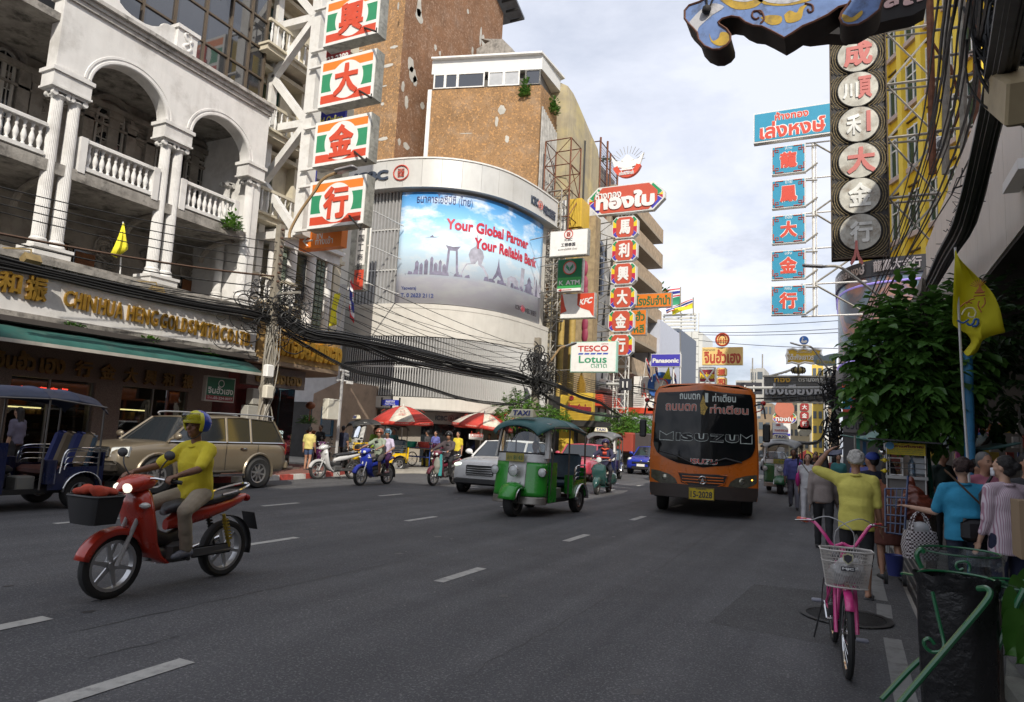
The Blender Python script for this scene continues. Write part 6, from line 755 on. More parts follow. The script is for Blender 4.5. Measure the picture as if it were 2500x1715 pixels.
E.Tb([p+G(0,-.02,0)for p in P],.022,4);Bd(E,'painted_outline',brl,t);E=MB();c=Z(3,1855,105,YS);E.El(c+G(0,-.08,0),(.09,.1,.09),nu=8,nv=6);E.Tb([c,c+G(-.02,-.1,.5)],.02,4);E.Tb([c,c+G(.25,-.15,.45)],.02,4);Bd(E,'lamp_fitting',blkp,t);t=Th('black_thai_sign','black overhead sign with pale pink Thai letters partly hidden by the blue scroll',(2,13.6,9));o=[(380,295),(480,310),(640,290),(800,300),(900,225),(1010,215),(1200,165),(1370,130),(1440,90),(1480,70),(1500,-80),(380,-80)];Bd(MB().Pr([Z(4,x,y,13.6)for x,y in o],(0,.4,0)),'board',blkp,t);pp=Pl((.62,.42,.4),.6)
for s_,xx0,xx1,yt_,yb_ in(('ง',600,712,70,180),('ส',1120,1260,-60,85),('ถ',1280,1460,-75,62)):
 a=Z(4,xx0,yb_,13.58);b=Z(4,xx1,yt_,13.58);Bd(Tx(MB(),s_,(a.x,13.59,a.z),(b.x-a.x,0,.05),(0,0,b.z-a.z),.02,.05),'letter',pp,t)
t=Th('sign_skeleton','rusty empty sign skeleton of posts and rails behind the hanging cables','frame',(3,16,5))
for zx,zx2 in((1515,1540),(1660,1650),(1790,1810),(1915,1925)):
 a=Z(4,zx,-40,16);b=Z(4,zx2,1500,16);Bd(MB().Tb([a,b],.07,4),'post',rust if zx in(1515,1915)else Gs,t)
for zy in(80,270,500,690,880,1140,1300):E=MB();a=Z(4,1500,zy,16.1);b=Z(4,1940,zy-60,16.1);E.Tb([a,b],.035,4);Bd(E,'rail',Gs,t)
for(a_,b_)in(((1690,560),(1800,950)),((1800,880),(1700,1150)),((1520,340),(1660,560))):Bd(MB().Tb([Z(4,*a_,16.2),Z(4,*b_,16.2)],.03,4),'brace',rust,t)
t=Th('vent_unit','white air conditioner with a round fan fixed behind the hanging cables','air conditioner',Z(4,1590,1250,20));a=Z(4,1540,1200,20);b=Z(4,1640,1340,20);Bd(MB().Bb(((a.x+b.x)/2,20,(a.z+b.z)/2),(b.x-a.x,.4,a.z-b.z),.04),'housing',whs,t);E=MB();Dc(E,((a.x+b.x)/2+.05,19.78,(a.z+b.z)/2),(a.z-b.z)*.36,(0,-1,0),20,.02,.18);Dc(E,((a.x+b.x)/2+.05,19.78,(a.z+b.z)/2),.12,(0,-1,0),12,.02);Bd(E,'fan',Pl((.12,.12,.12)),t);cab=Pl((.018,.018,.018),.55);YC=7.2;t=Th('junction_box','tan cable junction box hanging from the black cable bundle at top right','junction box',S(2470,220,6.5));c1_=Z(4,2150,760,6.6);c2_=Z(4,2310,860,5.9);d_=(c2_-c1_);rot=d_.to_track_quat('X','Z').to_matrix();Bd(MB().Bb(c1_+d_*.5,(d_.length*1.35,.24,.33),.02,rot),'box',M('tan_box',(.42,.34,.2),.7,var=.15,Gm=.4),t);E=MB()
for k in Rg(5):q0=c1_+G(Ru(-.1,.1),0,.15);E.Tb(sag(q0,q0+G(Ru(-.1,.3),0,-.25),.12,8),.012,4)
Bd(E,'service_wire',cab,t);t=Th('cable_trunk','thick black trunk of cables swinging down beside the beige panels','cable bundle',Z(8,1700,500,9))
for k in Rg(44):
 jx,jy=Rn(0,46),Rn(0,30);w0=Ru(.6,1.3);P=[Z(4,2330+jx*1.7,-260,3.9),Z(4,2150+jx*1.3,560+jy,6.2),Z(4,2010+jx,1180+jy,8.2),Z(8,1830+jx,480+jy,10.5),Z(8,1670+jx*.8,760+jy,13),Z(8,1540+jx*.6,1000+jy,16),Z(8,1380+jx*.5,1260+jy,21),Z(12,980+jx*.3,330+jy,32),Z(12,720+jx*.2,480+jy,42)];Bd(MB().Tb(Sp(P,3),random.choice((.014,.02,.028,.036)),5),'strand',cab,t)
E=MB()
for k in Rg(26):
 f=random.random();c=Z(8,1960-f*430,f*1000,9+f*7);E.Tb([c+G(Rn(0,.09),0,Rn(0,.09))for _ in Rg(5)],.008,3)
Bd(E,'loose_ends',cab,t,kind='stuff')
for k,(xa,ya,xb,yb)in En(((1535,-50,1300,1640),(1600,-40,1370,1640),(1640,-40,1395,1650),(1680,-40,1420,1640),(1740,-40,1460,1640),(1800,-40,1500,1600),(1850,-40,1540,1590),(1960,-40,1590,1650),(1700,-60,1340,1700),(2040,-40,1700,1680),(1900,-40,1650,1620))):
 f=k/11;a=Z(4,xa+60,ya,5.5);b=Z(4,xb,yb,13);e_=Z(12,900+(k%4)*28,10-(k%3)*8,30);e2=Z(12,700,430+12*k,44);E=MB();E.Tb(Sp([a,b,e_,e2],5),random.choice((.009,.013,.016)),4);one(E,'overhead_cable',cab,'thin black cable from top right to the far pole, '+('leftmost','second from left','third from left','fourth from left','fifth from left','sixth from left','seventh from left','eighth from left','lowest of the loose ones','rightmost','second from right')[k],'cable','cables sweeping down on the right')
E=MB()
for k in Rg(150):
 c=G(Z(4,Ru(1990,2330),Ru(-40,520),6.5));r9=Ru(.1,.4);a9=Ru(0,6);E.Tb(Sp([c+G(Co(a9+j*.9)*r9*.6+j*.05,Rn(0,.06),Si(a9+j*.9)*r9-j*.06)for j in Rg(7)],3),random.choice((.006,.009,.014)),4)
tag(Bd(E,'cable_tangle',cab,kind='stuff'),'dense tangle of black cables filling the top right corner','cable tangle');t=Th('wall_lamp_box','white cabinet fixed to the beige panels at the right edge','cabinet',Z(8,2300,130,X=XR-.1));a=Z(8,2262,250,X=XR-.05);b=Z(8,2400,-60,X=XR-.05);Bd(MB().Bx(XR-.2,XR-.02,b.y,a.y,a.z,b.z),'cabinet',whs,t)
def fbox(name,label,i,tl,br,Y,mat,depth=10,cat='building',wins=None,z0=0):
 a=Z(i,*tl,Y);b=Z(i,*br,Y);t=Th(name,label,cat,((a.x+b.x)/2,Y,0));Bd(MB().Bx(a.x,b.x,Y,Y+depth,z0,a.z),'wall',mat,t)
 if wins:
  nx,nz,m_=wins;w_=(b.x-a.x)/nx;h_=(a.z-z0)/nz
  for p in Rg(nx):
   for q in Rg(nz):Bd(MB().Bx(a.x+w_*(p+.2),a.x+w_*(p+.8),Y-.06,Y,z0+h_*(q+.25),z0+h_*(q+.75)),'window',m_,t)
 return t,a.x,b.x,a.z
dgl=Pl((.1,.12,.14),.2);gw=M('far_grey_wall',(.4,.39,.36),.9,var=.15,scale=.6,Sk=.3);cw_=M('far_cream_wall',(.52,.46,.34),.9,var=.15,scale=.6,Sk=.3);bw_=M('far_brown_wall',(.26,.2,.14),.9,var=.2,scale=.6,Sk=.3);ww_=M('far_white_wall',(.6,.59,.56),.9,var=.1,scale=.6,Sk=.25);fbox('far_block','pale concrete block with antennas between the straw sign and the mesh sign',11,(2100,455),(2230,1000),150,gw,wins=(3,5,dgl));t,x0,x1,zt_=fbox('far_block','stepped concrete tower block with two antenna masts left of the mesh sign',11,(2225,355),(2330,1000),160,gw,wins=(3,6,dgl))
for zx in(2245,2330):E=MB();p=Z(11,zx,262 if zx<2300 else 230,160);E.Tb([(p.x,160,zt_-5),(p.x,160,p.z)],.15,4);Bd(E,'antenna',Gs,t)
fbox('far_block','tall grey stepped wing beside the antenna tower block',12,(20,350),(90,1000),150,gw,wins=(1,6,dgl));fbox('far_block','far cream block showing under the mesh sign on the left',12,(60,650),(160,1010),110,bw_,wins=(3,4,dgl));fbox('far_block','ochre block with vertical sign behind the small red octagonal sign',12,(300,640),(480,1010),100,cw_,wins=(4,5,dgl));fbox('far_yellow_block','yellow and white block right of the vertical red character sign',12,(500,320),(600,1010),90,M('far_yellow_wall',(.7,.5,.1),.8,var=.1,Sk=.2),wins=(2,7,dgl));fbox('far_block','white block between the far yellow block and the curved screen',12,(600,330),(730,1010),88,ww_,wins=(3,7,dgl));fbox('far_block','narrow brown block just left of the curved screen',12,(640,520),(735,1010),70,bw_,wins=(2,3,dgl));fbox('street_end_block','stained block closing the street behind the green three-wheeler on the right',12,(-80,780),(330,1120),105,bw_,wins=(7,3,dgl));fbox('far_left_block','dark shopfront behind the trees left of the bus',11,(850,860),(1240,1180),47,M('dark_shopfronts',(.05,.045,.04),var=.4,scale=2),depth=3);t=Th('right_shophouse','dark shophouse front between the canopy building and the turquoise fascia','building',(5,29,0));each('wall',M('right_dark_wall',(.14,.12,.1),var=.3,scale=1,Sk=.3),t,[(2.3,9,22.1,35.5,.1,7.5)])
for z in(2.4,4.6):
 for k in Rg(6):Bd(MB().Bx(2.22,2.3,22.6+k*2.1,24.1+k*2.1,z,z+1.3),'window',glassd,t)
YM=58;t=Th('mesh_sign','wide overhead wire-mesh sign with grey metal Thai lettering beside the far pole',(-3,YM,10));a=Z(12,90,425,YM);b=Z(12,672,640,YM);x0,x1,z0,z1=a.x,b.x,b.z,a.z;ms=Pl((.26,.26,.26),.5,metal=.4);Bd(MB().Bx(x0,x1,YM+.3,YM+.35,z0,z1),'backing_sheet',Pl((.2,.2,.19),.6,var=.3,scale=2),t);E=MB();n=44
for k in Rg(n+1):x=x0+(x1-x0)*k/n;E.Bx(x-.02,x+.02,YM,YM+.05,z0,z1)
for k in Rg(17):z=z0+(z1-z0)*k/16;E.Bx(x0,x1,YM-.03,YM-.001,z-.02,z+.02)
Bd(E,'wire_mesh',ms,t,kind='stuff')
for z in(z0-.12,z1):Bd(MB().Bx(x0-.1,x1+.1,YM-.1,YM+.5,z,z+.12),'frame_rail',Pl((.5,.48,.42)),t)
w_,h_=x1-x0,z1-z0;Lt(t,'เซ่งเฮียงหลี',x0+.02*w_,x0+.98*w_,z0+.25*h_,z0+.72*h_,YM-.06,Pl((.42,.42,.43),.35,metal=.5),.04,.25);Lt(t,'ทอง',x0+.16*w_,x0+.4*w_,z0+.77*h_,z0+.95*h_,YM-.06,goldm,.03,.1);Lt(t,'ตรามงกุฎ',x0+.52*w_,x0+.87*w_,z0+.75*h_,z0+.95*h_,YM-.06,letw,.02,.1)
for k in Rg(6):Bd(MB().El((x0+w_*(.17+.13*k),YM-.15,z0+.13*h_),(.25,.1,.28),nu=8,nv=5),'lamp_rosette',Pl((.06,.06,.06)),t)
Bd(MB().Bx(x1+.1,x1+.35,YM,YM+.3,0,z1+1),'post',M('weathered_post',(.16,.14,.12)),t)
for k in Rg(5):E=MB();p0_=Z(12,110+k*40,425-k*9,YM+1);p1_=Z(12,330,365-k*2,YM+1);E.Tb([p0_,p1_],.08,4);Bd(E,'roof_purlin',Pl((.5,.48,.42)),t)
p=Z(12,385,370,YM-.6);t=Th('crown_ornament','brass crown ornament hanging in front of the mesh sign top',p);E=MB();r_=Z(12,443,370,YM-.6).x-p.x;E.Lk([(.2*r_,-.55*r_),(.75*r_,-.45*r_),(.98*r_,-.1*r_),(.9*r_,.3*r_),(.5*r_,.5*r_),(.1*r_,.55*r_),(.05*r_,.9*r_)],p,12);Bd(E,'crown',Pl((.3,.24,.1),.5,metal=.3),t);E=MB()
for k in Rg(8):an=PI*2*k/8;E.Tb([p+G(Co(an)*r_*q_,Si(an)*r_*q_,z*r_)for q_,z in((.78,-.45),(1.03,-.1),(.95,.32),(.5,.55))],.06,4)
Bd(E,'crown_rib',blkp,t);YW=66;yg=M('mustard_enamel',(.62,.4,.03),.5,Sk=.15,var=.1);t=Th('swan_sign','scalloped mustard gold-shop sign topped by a round blue swan medallion',(-4,YW,13));o=[(290,190),(340,180),(380,195),(430,180),(480,195),(530,182),(585,195),(575,220),(590,250),(575,280),(540,290),(520,312),(440,300),(390,315),(330,300),(285,310),(290,270),(280,240),(292,215)];Bd(MB().Pr([Z(12,x,y,YW)for x,y in o],(0,.4,0)),'board',yg,t);Bd(MB().Tb([Z(12,x,y,YW-.05)for x,y in o],.1,4,Cl=1),'white_edge',whs,t);a=Z(12,298,280,YW);b=Z(12,560,225,YW);Lt(t,'โต๊ะกังเยาวราช',a.x,b.x,a.z,b.z,YW-.02,letw,.02,.06);a=Z(12,372,218,YW);b=Z(12,500,203,YW);Lt(t,'ห้างขายทอง',a.x,b.x,a.z,b.z,YW-.02,letw,0,.05);p=Z(12,434,112,YW);r_=Z(12,474,112,YW).x-p.x;Bd(Dc(MB(),p,r_,(0,-1,0),28,.2),'medallion',Pl((.06,.2,.62)),t);Bd(MB().Qd(*[p+G(x*r_,-.25,z*r_)for x,z in((-.7,-.35),(-.3,-.7),(.4,-.7),(.75,-.3),(.55,0),(.1,-.15),(-.25,-.1),(-.3,.15),(-.05,.4),(-.1,.62),(-.3,.6),(-.5,.4),(-.38,.38),(-.25,.42),(-.5,.1),(-.5,-.2))]),'swan',whs,t);E=MB();q_=Z(12,385,320,YW);E.Tb([(p.x,YW+.2,p.z-r_),(p.x,YW+.2,p.z-r_-1)],.12,4);E.Tb([(q_.x,YW+.2,q_.z),(q_.x,YW+.2,q_.z-1.4)],.1,4);Bd(E,'stem',Gs,t);gry=Pl((.2,.26,.32),.6,Sk=.3);t=Th('blue_grey_sign','blue-grey cartouche sign with yellow Thai letters left of the curved screen',(-1,60,13));o=[(512,285),(520,240),(570,230),(600,245),(650,230),(700,222),(715,240),(712,320),(650,330),(560,325),(525,310)];Bd(MB().Pr([Z(12,x,y,60)for x,y in o],(0,.3,0)),'board',gry,t);a=Z(12,540,312,60);b=Z(12,700,275,60);Lt(t,'ลี้เฮงหลี',a.x,b.x,a.z,b.z,59.98,Pl((.42,.36,.1)),.02,.04);t=Th('vertical_tile_sign','upright arched sign with red tiles bearing the characters 大金行',(-5,75,3));a=Z(12,375,655,75);b=Z(12,500,880,75);Bd(MB().Bx(a.x,b.x,75,75.3,b.z,a.z+1).Lk([(.01,0),((b.x-a.x)/2,0),((b.x-a.x)/2,.3),(.01,.3)],((a.x+b.x)/2,75,b.z),16,'y'),'board',Pl((.42,.4,.32)),t)
for ch,zy in(('大',685),('金',757),('行',828)):
 c=Z(12,438,zy,74.95);r_=Z(12,475,zy,74.95).x-c.x;tl_=Bd(MB().Pr(octframe(c.x,c.z,r_,r_*.92,r_*.3,74.9),(0,.08,0)),'tile',Pl((.32,.03,.03)),t);Bd(Tx(MB(),ch,(c.x-r_*.6,74.89,c.z-r_*.6),(r_*1.2,0,0),(0,0,r_*1.2),.02,.03),'character',letw,tl_)
a=Z(12,165,820,80);b=Z(12,368,733,80);cx,cz=(a.x+b.x)/2,(a.z+b.z)/2;t=Th('small_octagonal_sign','small red eight-sided gold-shop sign with a round crest far down the street',(cx,80,cz));octsign(t,cx,cz,(b.x-a.x)/2,(b.z-a.z)/2,(b.z-a.z)*.3,80,inner=.6);Lt(t,'ทองใบ',cx-(b.x-a.x)*.38,cx+(b.x-a.x)*.38,cz-(b.z-a.z)*.34,cz+(b.z-a.z)*.2,79.96,letw,.04,.05);E=MB();c=Z(12,265,700,80);Dc(E,c,1,(0,-1,0),20,.1);Bd(E,'crest',Pl((.5,.16,.1)),t);a=Z(12,165,985,82);b=Z(12,315,822,82);t=Th('hoarding','white shop hoarding with red lettering under the small octagonal sign','sign',((a.x+b.x)/2,82,a.z));Bd(MB().Bx(a.x,b.x,82,82.5,a.z,b.z),'board',whs,t);Lt(t,'HUANG SENG HUA',a.x+.2,b.x-.2,fl(a.z,b.z,.55),fl(a.z,b.z,.66),81.97,redl,.02);Lt(t,'黄成興金行',a.x+.8,b.x-1.5,fl(a.z,b.z,.82),fl(a.z,b.z,.95),81.97,redl,.02);Bd(MB().Bx(a.x,b.x,81.9,81.99,fl(a.z,b.z,.36),fl(a.z,b.z,.46)),'blue_band',sblue,t)
for nm,i,tl,br,arm0,arm1,Y in(('black signal board with a white arm, left of the electronics sign pole',11,(1100,440),(1200,540),(930,487),(1100,487),40),('black signal board on a long white arm before the mesh sign',12,(-150,472),(70,575),(-60,520),(560,520),48)):
 a=Z(i,*tl,Y);b=Z(i,*br,Y);t=Th('signal_board',nm,'traffic signal',((a.x+b.x)/2,Y,b.z));Bd(MB().Bx(a.x,b.x,Y,Y+.1,b.z,a.z),'board',blk,t);c=Z(i,*arm0,Y);d=Z(i,*arm1,Y);E=MB();E.Tb([(c.x,Y-.1,c.z),(d.x,Y-.1,d.z)],.09,6)
 if i==12:e_=Z(12,680,640,Y);E=MB();E.Tb([(c.x,Y-.1,c.z)]+bez((d.x,Y-.1,d.z),(d.x+.6,Y-.1,d.z+.05),(e_.x-.05,Y-.1,e_.z+1.3),(e_.x,Y-.1,e_.z),6)+[(e_.x+.1,Y-.1,.13)],.1,6)
 Bd(E,'arm',M('grey_arm',(.5,.5,.48),.5),t);E=MB()
 for f in(.35,.7):x=fl(a.x,b.x,f);E.Tb([(x,Y-.12,fl(b.z,a.z,.2)),(x,Y-.12,fl(b.z,a.z,.75))],.05,5)
 Bd(E,'clamp',ws,t)
def streetlamp(label,i,base,pts,Y,head,r=.05,mat=None,poleto=None):
 t=Th('street_lamp',label,'street lamp',Z(i,*base,Y));P=[Z(i,x,y,Y)for x,y in pts];Bd(MB().Tb(Sp(P,4),r,6),'arm',mat or Gs,t);a=Z(i,*head[0],Y);b=Z(i,*head[1],Y);d_=b-a;rot=d_.to_track_quat('X','Z').to_matrix();Bd(MB().Bb((a+b)/2,(d_.length,.28,.11),.04,rot),'head',M('lamp_grey',(.3,.3,.31),.4,metal=.3),t);return t
streetlamp('street lamp on a brown arm in front of the lowest square sign',6,(380,620),[(375,640),(385,570),(470,410),(590,240),(640,160),(700,110),(780,78)],15.2,((775,70),(945,30)),.045,M('brown_lamp_arm',(.36,.24,.12),.6));streetlamp('street lamp on a grey arm crossing the curved screen',8,(1160,1300),[(1165,1330),(1150,1230),(1090,1150),(900,1000),(740,890),(600,885)],30,((605,885),(418,875)),.06);streetlamp('street lamp on a slanting arm below the supermarket sign',11,(460,360),[(455,370),(530,260),(590,180),(650,160)],33,((640,165),(730,130)),.06,MATS['brown_lamp_arm']);streetlamp('far street lamp bending over the swan medallion',12,(650,420),[(655,430),(640,360),(560,250),(490,165),(400,155)],50,((410,158),(313,130)),.07);concp=M('concrete_pole',(.27,.24,.19),.9,var=.12,scale=3,Gm=.3,Gl=4)
def pole(label,top,bot,wd0,wd1):
 t=Th('utility_pole',label,'utility pole',(bot[0],bot[1],bot[2]));E=MB();a,b=V(bot),V(top);E.Lf([[p+G(x*w_,y*w_,0)for x,y in((-1,-1),(1,-1),(1,1),(-1,1))]for p,w_ in((a,wd0/2),(b,wd1/2))]);Bd(E,'post',concp,t);return t
PX_,PY_=-15.6,15.15;pt1=pole('square concrete utility pole smothered in cables beside the gilt letters',(PX_,PY_,7.75),(PX_,PY_,.1),.25,.19);Bd(MB().Bx(PX_-.05,PX_+1,PY_-.05,PY_+.05,5.55,5.62),'crossarm',Gs,pt1)
for k in Rg(7):z=5.9+k*.27;Bd(MB().Lk([(.02,0),(.05,.02),(.05,.06),(.02,.08)],(PX_+.19,PY_-.1,z),8),'insulator',Pl((.1,.05,.03)),pt1)
for(zx,zy,w_,h_,m_)in((190,375,.28,.38,whs),(185,555,.3,.4,Pl((.62,.58,.48)))):p=Z(10,zx,zy,X=PX_+.25);Bd(MB().Bb((PX_+.27,p.y,p.z),(.2,w_,h_),.03),'meter_box',m_,pt1)
E=MB()
for k in Rg(16):P=[(PX_+Ru(-.05,.28),PY_+Ru(-.25,.25),z)for z in(4.6,3.6,2.7,1.8,.9,.3)];E.Tb(Sp(P,3),random.choice((.01,.016,.022)),4)
Bd(E,'riser_cable',Pl((.28,.26,.22)),pt1,kind='stuff');E=MB();p=Z(9,2165,740,X=-16.5);E.Bb((-16.6,p.y,p.z),(.3,.45,.5),.02);p2=Z(9,2195,595,X=-16.5);E.Bb((-16.6,p2 .y,p2 .z),(.3,.3,.5),.02);one(E,'electric_cabinet',Pl((.36,.35,.31)),'grey electric cabinets and meter boxes beside the cable-smothered pole','electric box');E=MB()
for k in Rg(150):
 c=G(PX_+Rn(0,.35),PY_+Rn(.25,.55),Rn(5.05,.38));r9=Ru(.08,.42);a9=Ru(0,6);ax=Ru(-.3,.3);E.Tb(Sp([c+G(ax*Co(a9+j*.8)*r9,Co(a9+j*.8)*r9*1.3,Si(a9+j*.8)*r9*.8)for j in Rg(7)],3),random.choice((.008,.012,.018)),4)
tag(Bd(E,'cable_tangle',cab,kind='stuff'),'tangle of coiled black cables round the pole by the gilt letters','cable tangle');P2=Z(11,400,90,X=-14.2);pole2=pole('concrete utility pole with a knot of cables in front of the lattice mast',(P2 .x,P2 .y,P2 .z),(P2 .x,P2 .y,.1),.38,.28);E=MB()
for k in Rg(150):
 f=random.random();c=Z(11,330+Rn(60,45)+f*60,230+f*330+Rn(0,30),X=-14);r9=Ru(.1,.5);a9=Ru(0,6);E.Tb(Sp([c+G(Ru(-.1,.1)+Co(a9+j*.8)*r9*.4,Co(a9+j*.8)*r9*.8,Si(a9+j*.8)*r9)for j in Rg(7)],3),random.choice((.015,.022,.03)),4)
tag(Bd(E,'cable_tangle',cab,kind='stuff'),'dense knot of black cables on the pole before the lattice mast','cable tangle')
def wire(P,r,label,group,name='overhead_cable',mat=None):E=MB();E.Tb(P,r,4);return one(E,name,mat or cab,label,'cable',group)
wz=[(185,850),(265,900),(330,945),(400,1000)];ends=[(6.75),(6.5),(6.2),(5.95)]
for k,(zy,_)in En(wz):
 a=Z(5,-60,zy,X=-15.4);wire(sag((a.x,a.y,a.z),(PX_,PY_,7.2-k*.27),.12,8),.013,('uppermost','second','third','lowest')[k]+' of the four thin wires drawn across the white arcade columns','wires before the arcade')
wire(sag(Z(5,-60,590,X=-15.3),(PX_,PY_+.1,6.15),.1,8),.028,'thick brownish cable drawn across the foot of the white columns','wires before the arcade',mat=Pl((.09,.05,.03)));wire(sag(Z(5,-60,640,X=-15.3),(PX_,PY_+.1,5.8),.15,8),.016,'thin cable just under the thick brownish cable by the columns','wires before the arcade')
for k in Rg(6):
 wire(sag((PX_+.1,PY_,7.3-k*.25),(P2 .x,P2 .y,P2 .z-.7-k*.35),.25+.06*k,12),.013,('topmost','second','third','fourth','fifth','lowest')[k]+' of six wires running from the square pole across the bank front','wires across the bank front')
for k in Rg(7):
 a=G(PX_+.1,PY_,6.4-k*.16);b=Z(11,-20+400,60+34*k,X=-14.2);wire(sag(a,(b.x,b.y,b.z-.5),.5+.1*k,12),.01,('first','second','third','fourth','fifth','sixth','seventh')[k]+' slack wire from the top, crossing the bank louvres','slack wires across the bank louvres')
def Bn(label,P,n,spread,rs,name='cable_bundle'):
 E=MB()
 for k in Rg(n):
  ox,oz=Rn(0,spread),Rn(0,spread);Q=[V(p)+G(ox*.5,ox*.3,oz+Rn(0,spread*.25))for p in P];E.Tb(Sp(Q,4),random.choice(rs),4)
 return tag(Bd(E,name,cab,kind='stuff'),label,'cable bundle')
X_=-15.5;zq=lambda i,x,y,X=-15.5:Z(i,x,y,X=X);Bn('thick black cable bundle along the top of the gilt-letter fascia',[zq(5,-80,830),zq(5,500,960),zq(5,1100,1090),zq(5,1700,1215),zq(5,2150,1290),(PX_,PY_,4.75)],16,.05,(.018,.025,.03));Bn('loose cables just above the gilt-letter fascia',[zq(5,1100,1060),zq(5,1500,1120),zq(5,1900,1180),zq(5,2200,1240),(PX_,PY_,5.1)],7,.1,(.008,.012));Bn('upper black cable bundle sagging across the bank louvres',[(PX_,PY_,5.2),zq(10,500,20,-15),zq(10,860,90,-14.6),zq(10,1400,200,-14.4),zq(10,1900,320,-14.2),zq(10,2324,400,-14.2),zq(11,400,480,-14.1)],18,.1,(.015,.022,.03));Bn('middle black cable bundle crossing the bank louvres',[(PX_,PY_,4.9),zq(10,500,90,-15),zq(10,900,130,-14.6),zq(10,1300,290,-14.4),zq(10,1700,370,-14.2),zq(10,2324,480,-14.2),zq(11,390,520,-14.1)],12,.08,(.015,.022,.028));Bn('lower black cable bundle dipping across the bank louvres',[(PX_,PY_,4.6),zq(10,870,350,-14.8),zq(10,1200,430,-14.4),zq(10,1560,520,-14.2),zq(10,1900,620,-14.2),zq(10,2290,660,-14.2),zq(11,380,560,-14.1)],5,.025,(.015,.022));Bn('straight grey cable pair across the louvre rail',[zq(10,850,320,-15),zq(10,1200,295,-14.6),zq(10,1600,330,-14.3),zq(10,2324,400,-14.2)],8,.06,(.012,.018));Bn('thick cable bundle running from the knotted pole towards the bus',[zq(11,400,450,-14.1),Z(11,560,500,30),Z(11,760,590,33),Z(11,930,640,36),Z(11,1060,730,40),Z(11,1200,800,46)],14,.07,(.02,.03));Bn('lower cable bundle from the knotted pole into the tree',[zq(11,430,560,-14.1),Z(11,560,650,30),Z(11,760,720,33),Z(11,1000,760,38),Z(11,1100,770,42)],8,.05,(.02,.03))
for k in Rg(12):a=zq(11,420,300+k*18,-14.1);b=Z(11,1500,440+k*16,56);wire(sag(a,b,.8,10),.016,'wire number '[:5]+('uppermost','second','third','fourth','fifth','sixth','seventh','eighth','ninth','tenth','eleventh','lowest')[k]+' of the fan from the knotted pole towards the bus','wires fanning from the knotted pole')
for k,(y0_,y1_)in En(((1395,1350),(1450,1420),(1470,1452),(1520,1590))):a=Z(7,1780,y0_,55);b=Z(8,725,y1_-0,44);wire(sag(a,b,.1,6),.02,('top','second','third','lowest')[k]+' of the thin wires spanning the sky right of the tiled tower','sky wires')
wire(sag(Z(11,1200,500,45),Z(12,700,560,47),.6,10),.05,'thick black cable stretched over the street just above the bus roof','sky wires');wire(sag(Z(11,1200,560,45),Z(12,700,600,47),.5,10),.03,'thinner black cable just under the one above the bus roof','sky wires');pf=pole('weathered far utility pole wrapped in cables beside the curved screen',tuple(Z(12,693,392,44.5)),tuple(G(Z(12,700,1000,44.5).x,44.5,.1)),.38,.32);E=MB()
for k in Rg(90):
 c=Z(12,Rn(690,28),Ru(430,1000),44.2);r9=Ru(.15,.7);a9=Ru(0,6);E.Tb(Sp([c+G(Co(a9+j*.8)*r9*.7,Ru(-.1,.1),Si(a9+j*.8)*r9)for j in Rg(6)],3),random.choice((.02,.03,.045)),4)
tag(Bd(E,'cable_tangle',cab,kind='stuff'),'cables coiled round the far pole beside the curved screen','cable tangle');Bn('black cables curling under the turquoise fascia to the far pole',[Z(12,700,620,44),Z(12,720,730,42),Z(12,800,745,38),Z(12,870,690,35),Z(12,900,560,33)],10,.07,(.02,.03));Bn('drooping cable loop on the far pole above the walkers',[Z(12,60,1020,60),Z(12,300,990,56),Z(12,520,990,50),Z(12,600,920,47),Z(12,640,780,45)],7,.06,(.03,.04));CX,CY=-16.9,20.2;cp=Z(10,780,1050,X=CX);t=Th('cctv_pole','grey steel pole with security cameras and a pale cabinet by the side street',(cp.x,cp.y,.1));tp=Z(10,830,360,X=CX);Bd(MB().Tb([(CX,cp.y,.1),(CX,cp.y,tp.z)],.06,8),'pole',M('galvanised_pole',(.5,.5,.5),.45,metal=.4,var=.1),t);a=Z(10,715,610,X=CX);b=Z(10,815,800,X=CX);Bd(MB().Bb((CX-.15,(a.y+b.y)/2,(a.z+b.z)/2),(.28,abs(b.y-a.y),a.z-b.z),.03),'cabinet',Pl((.6,.58,.5),.6,Sk=.1),t);Bd(MB().Tb([(CX,cp.y-.2,tp.z-.42),(CX,cp.y+.4,tp.z-.42)],.03,5).Cb((CX,cp.y+.42,tp.z-.45),(.1,.34,.11)),'camera_arm',whs,t)
for dy,dz in((-.12,-.03),(.15,-.05),(.17,-.17),(-.2,-.42)):Bd(MB().cap((CX,cp.y+dy,tp.z+dz),(CX+.05,cp.y+dy*1.6,tp.z+dz-.03),.05,.05,6),'camera',Pl((.4,.4,.4)),t)
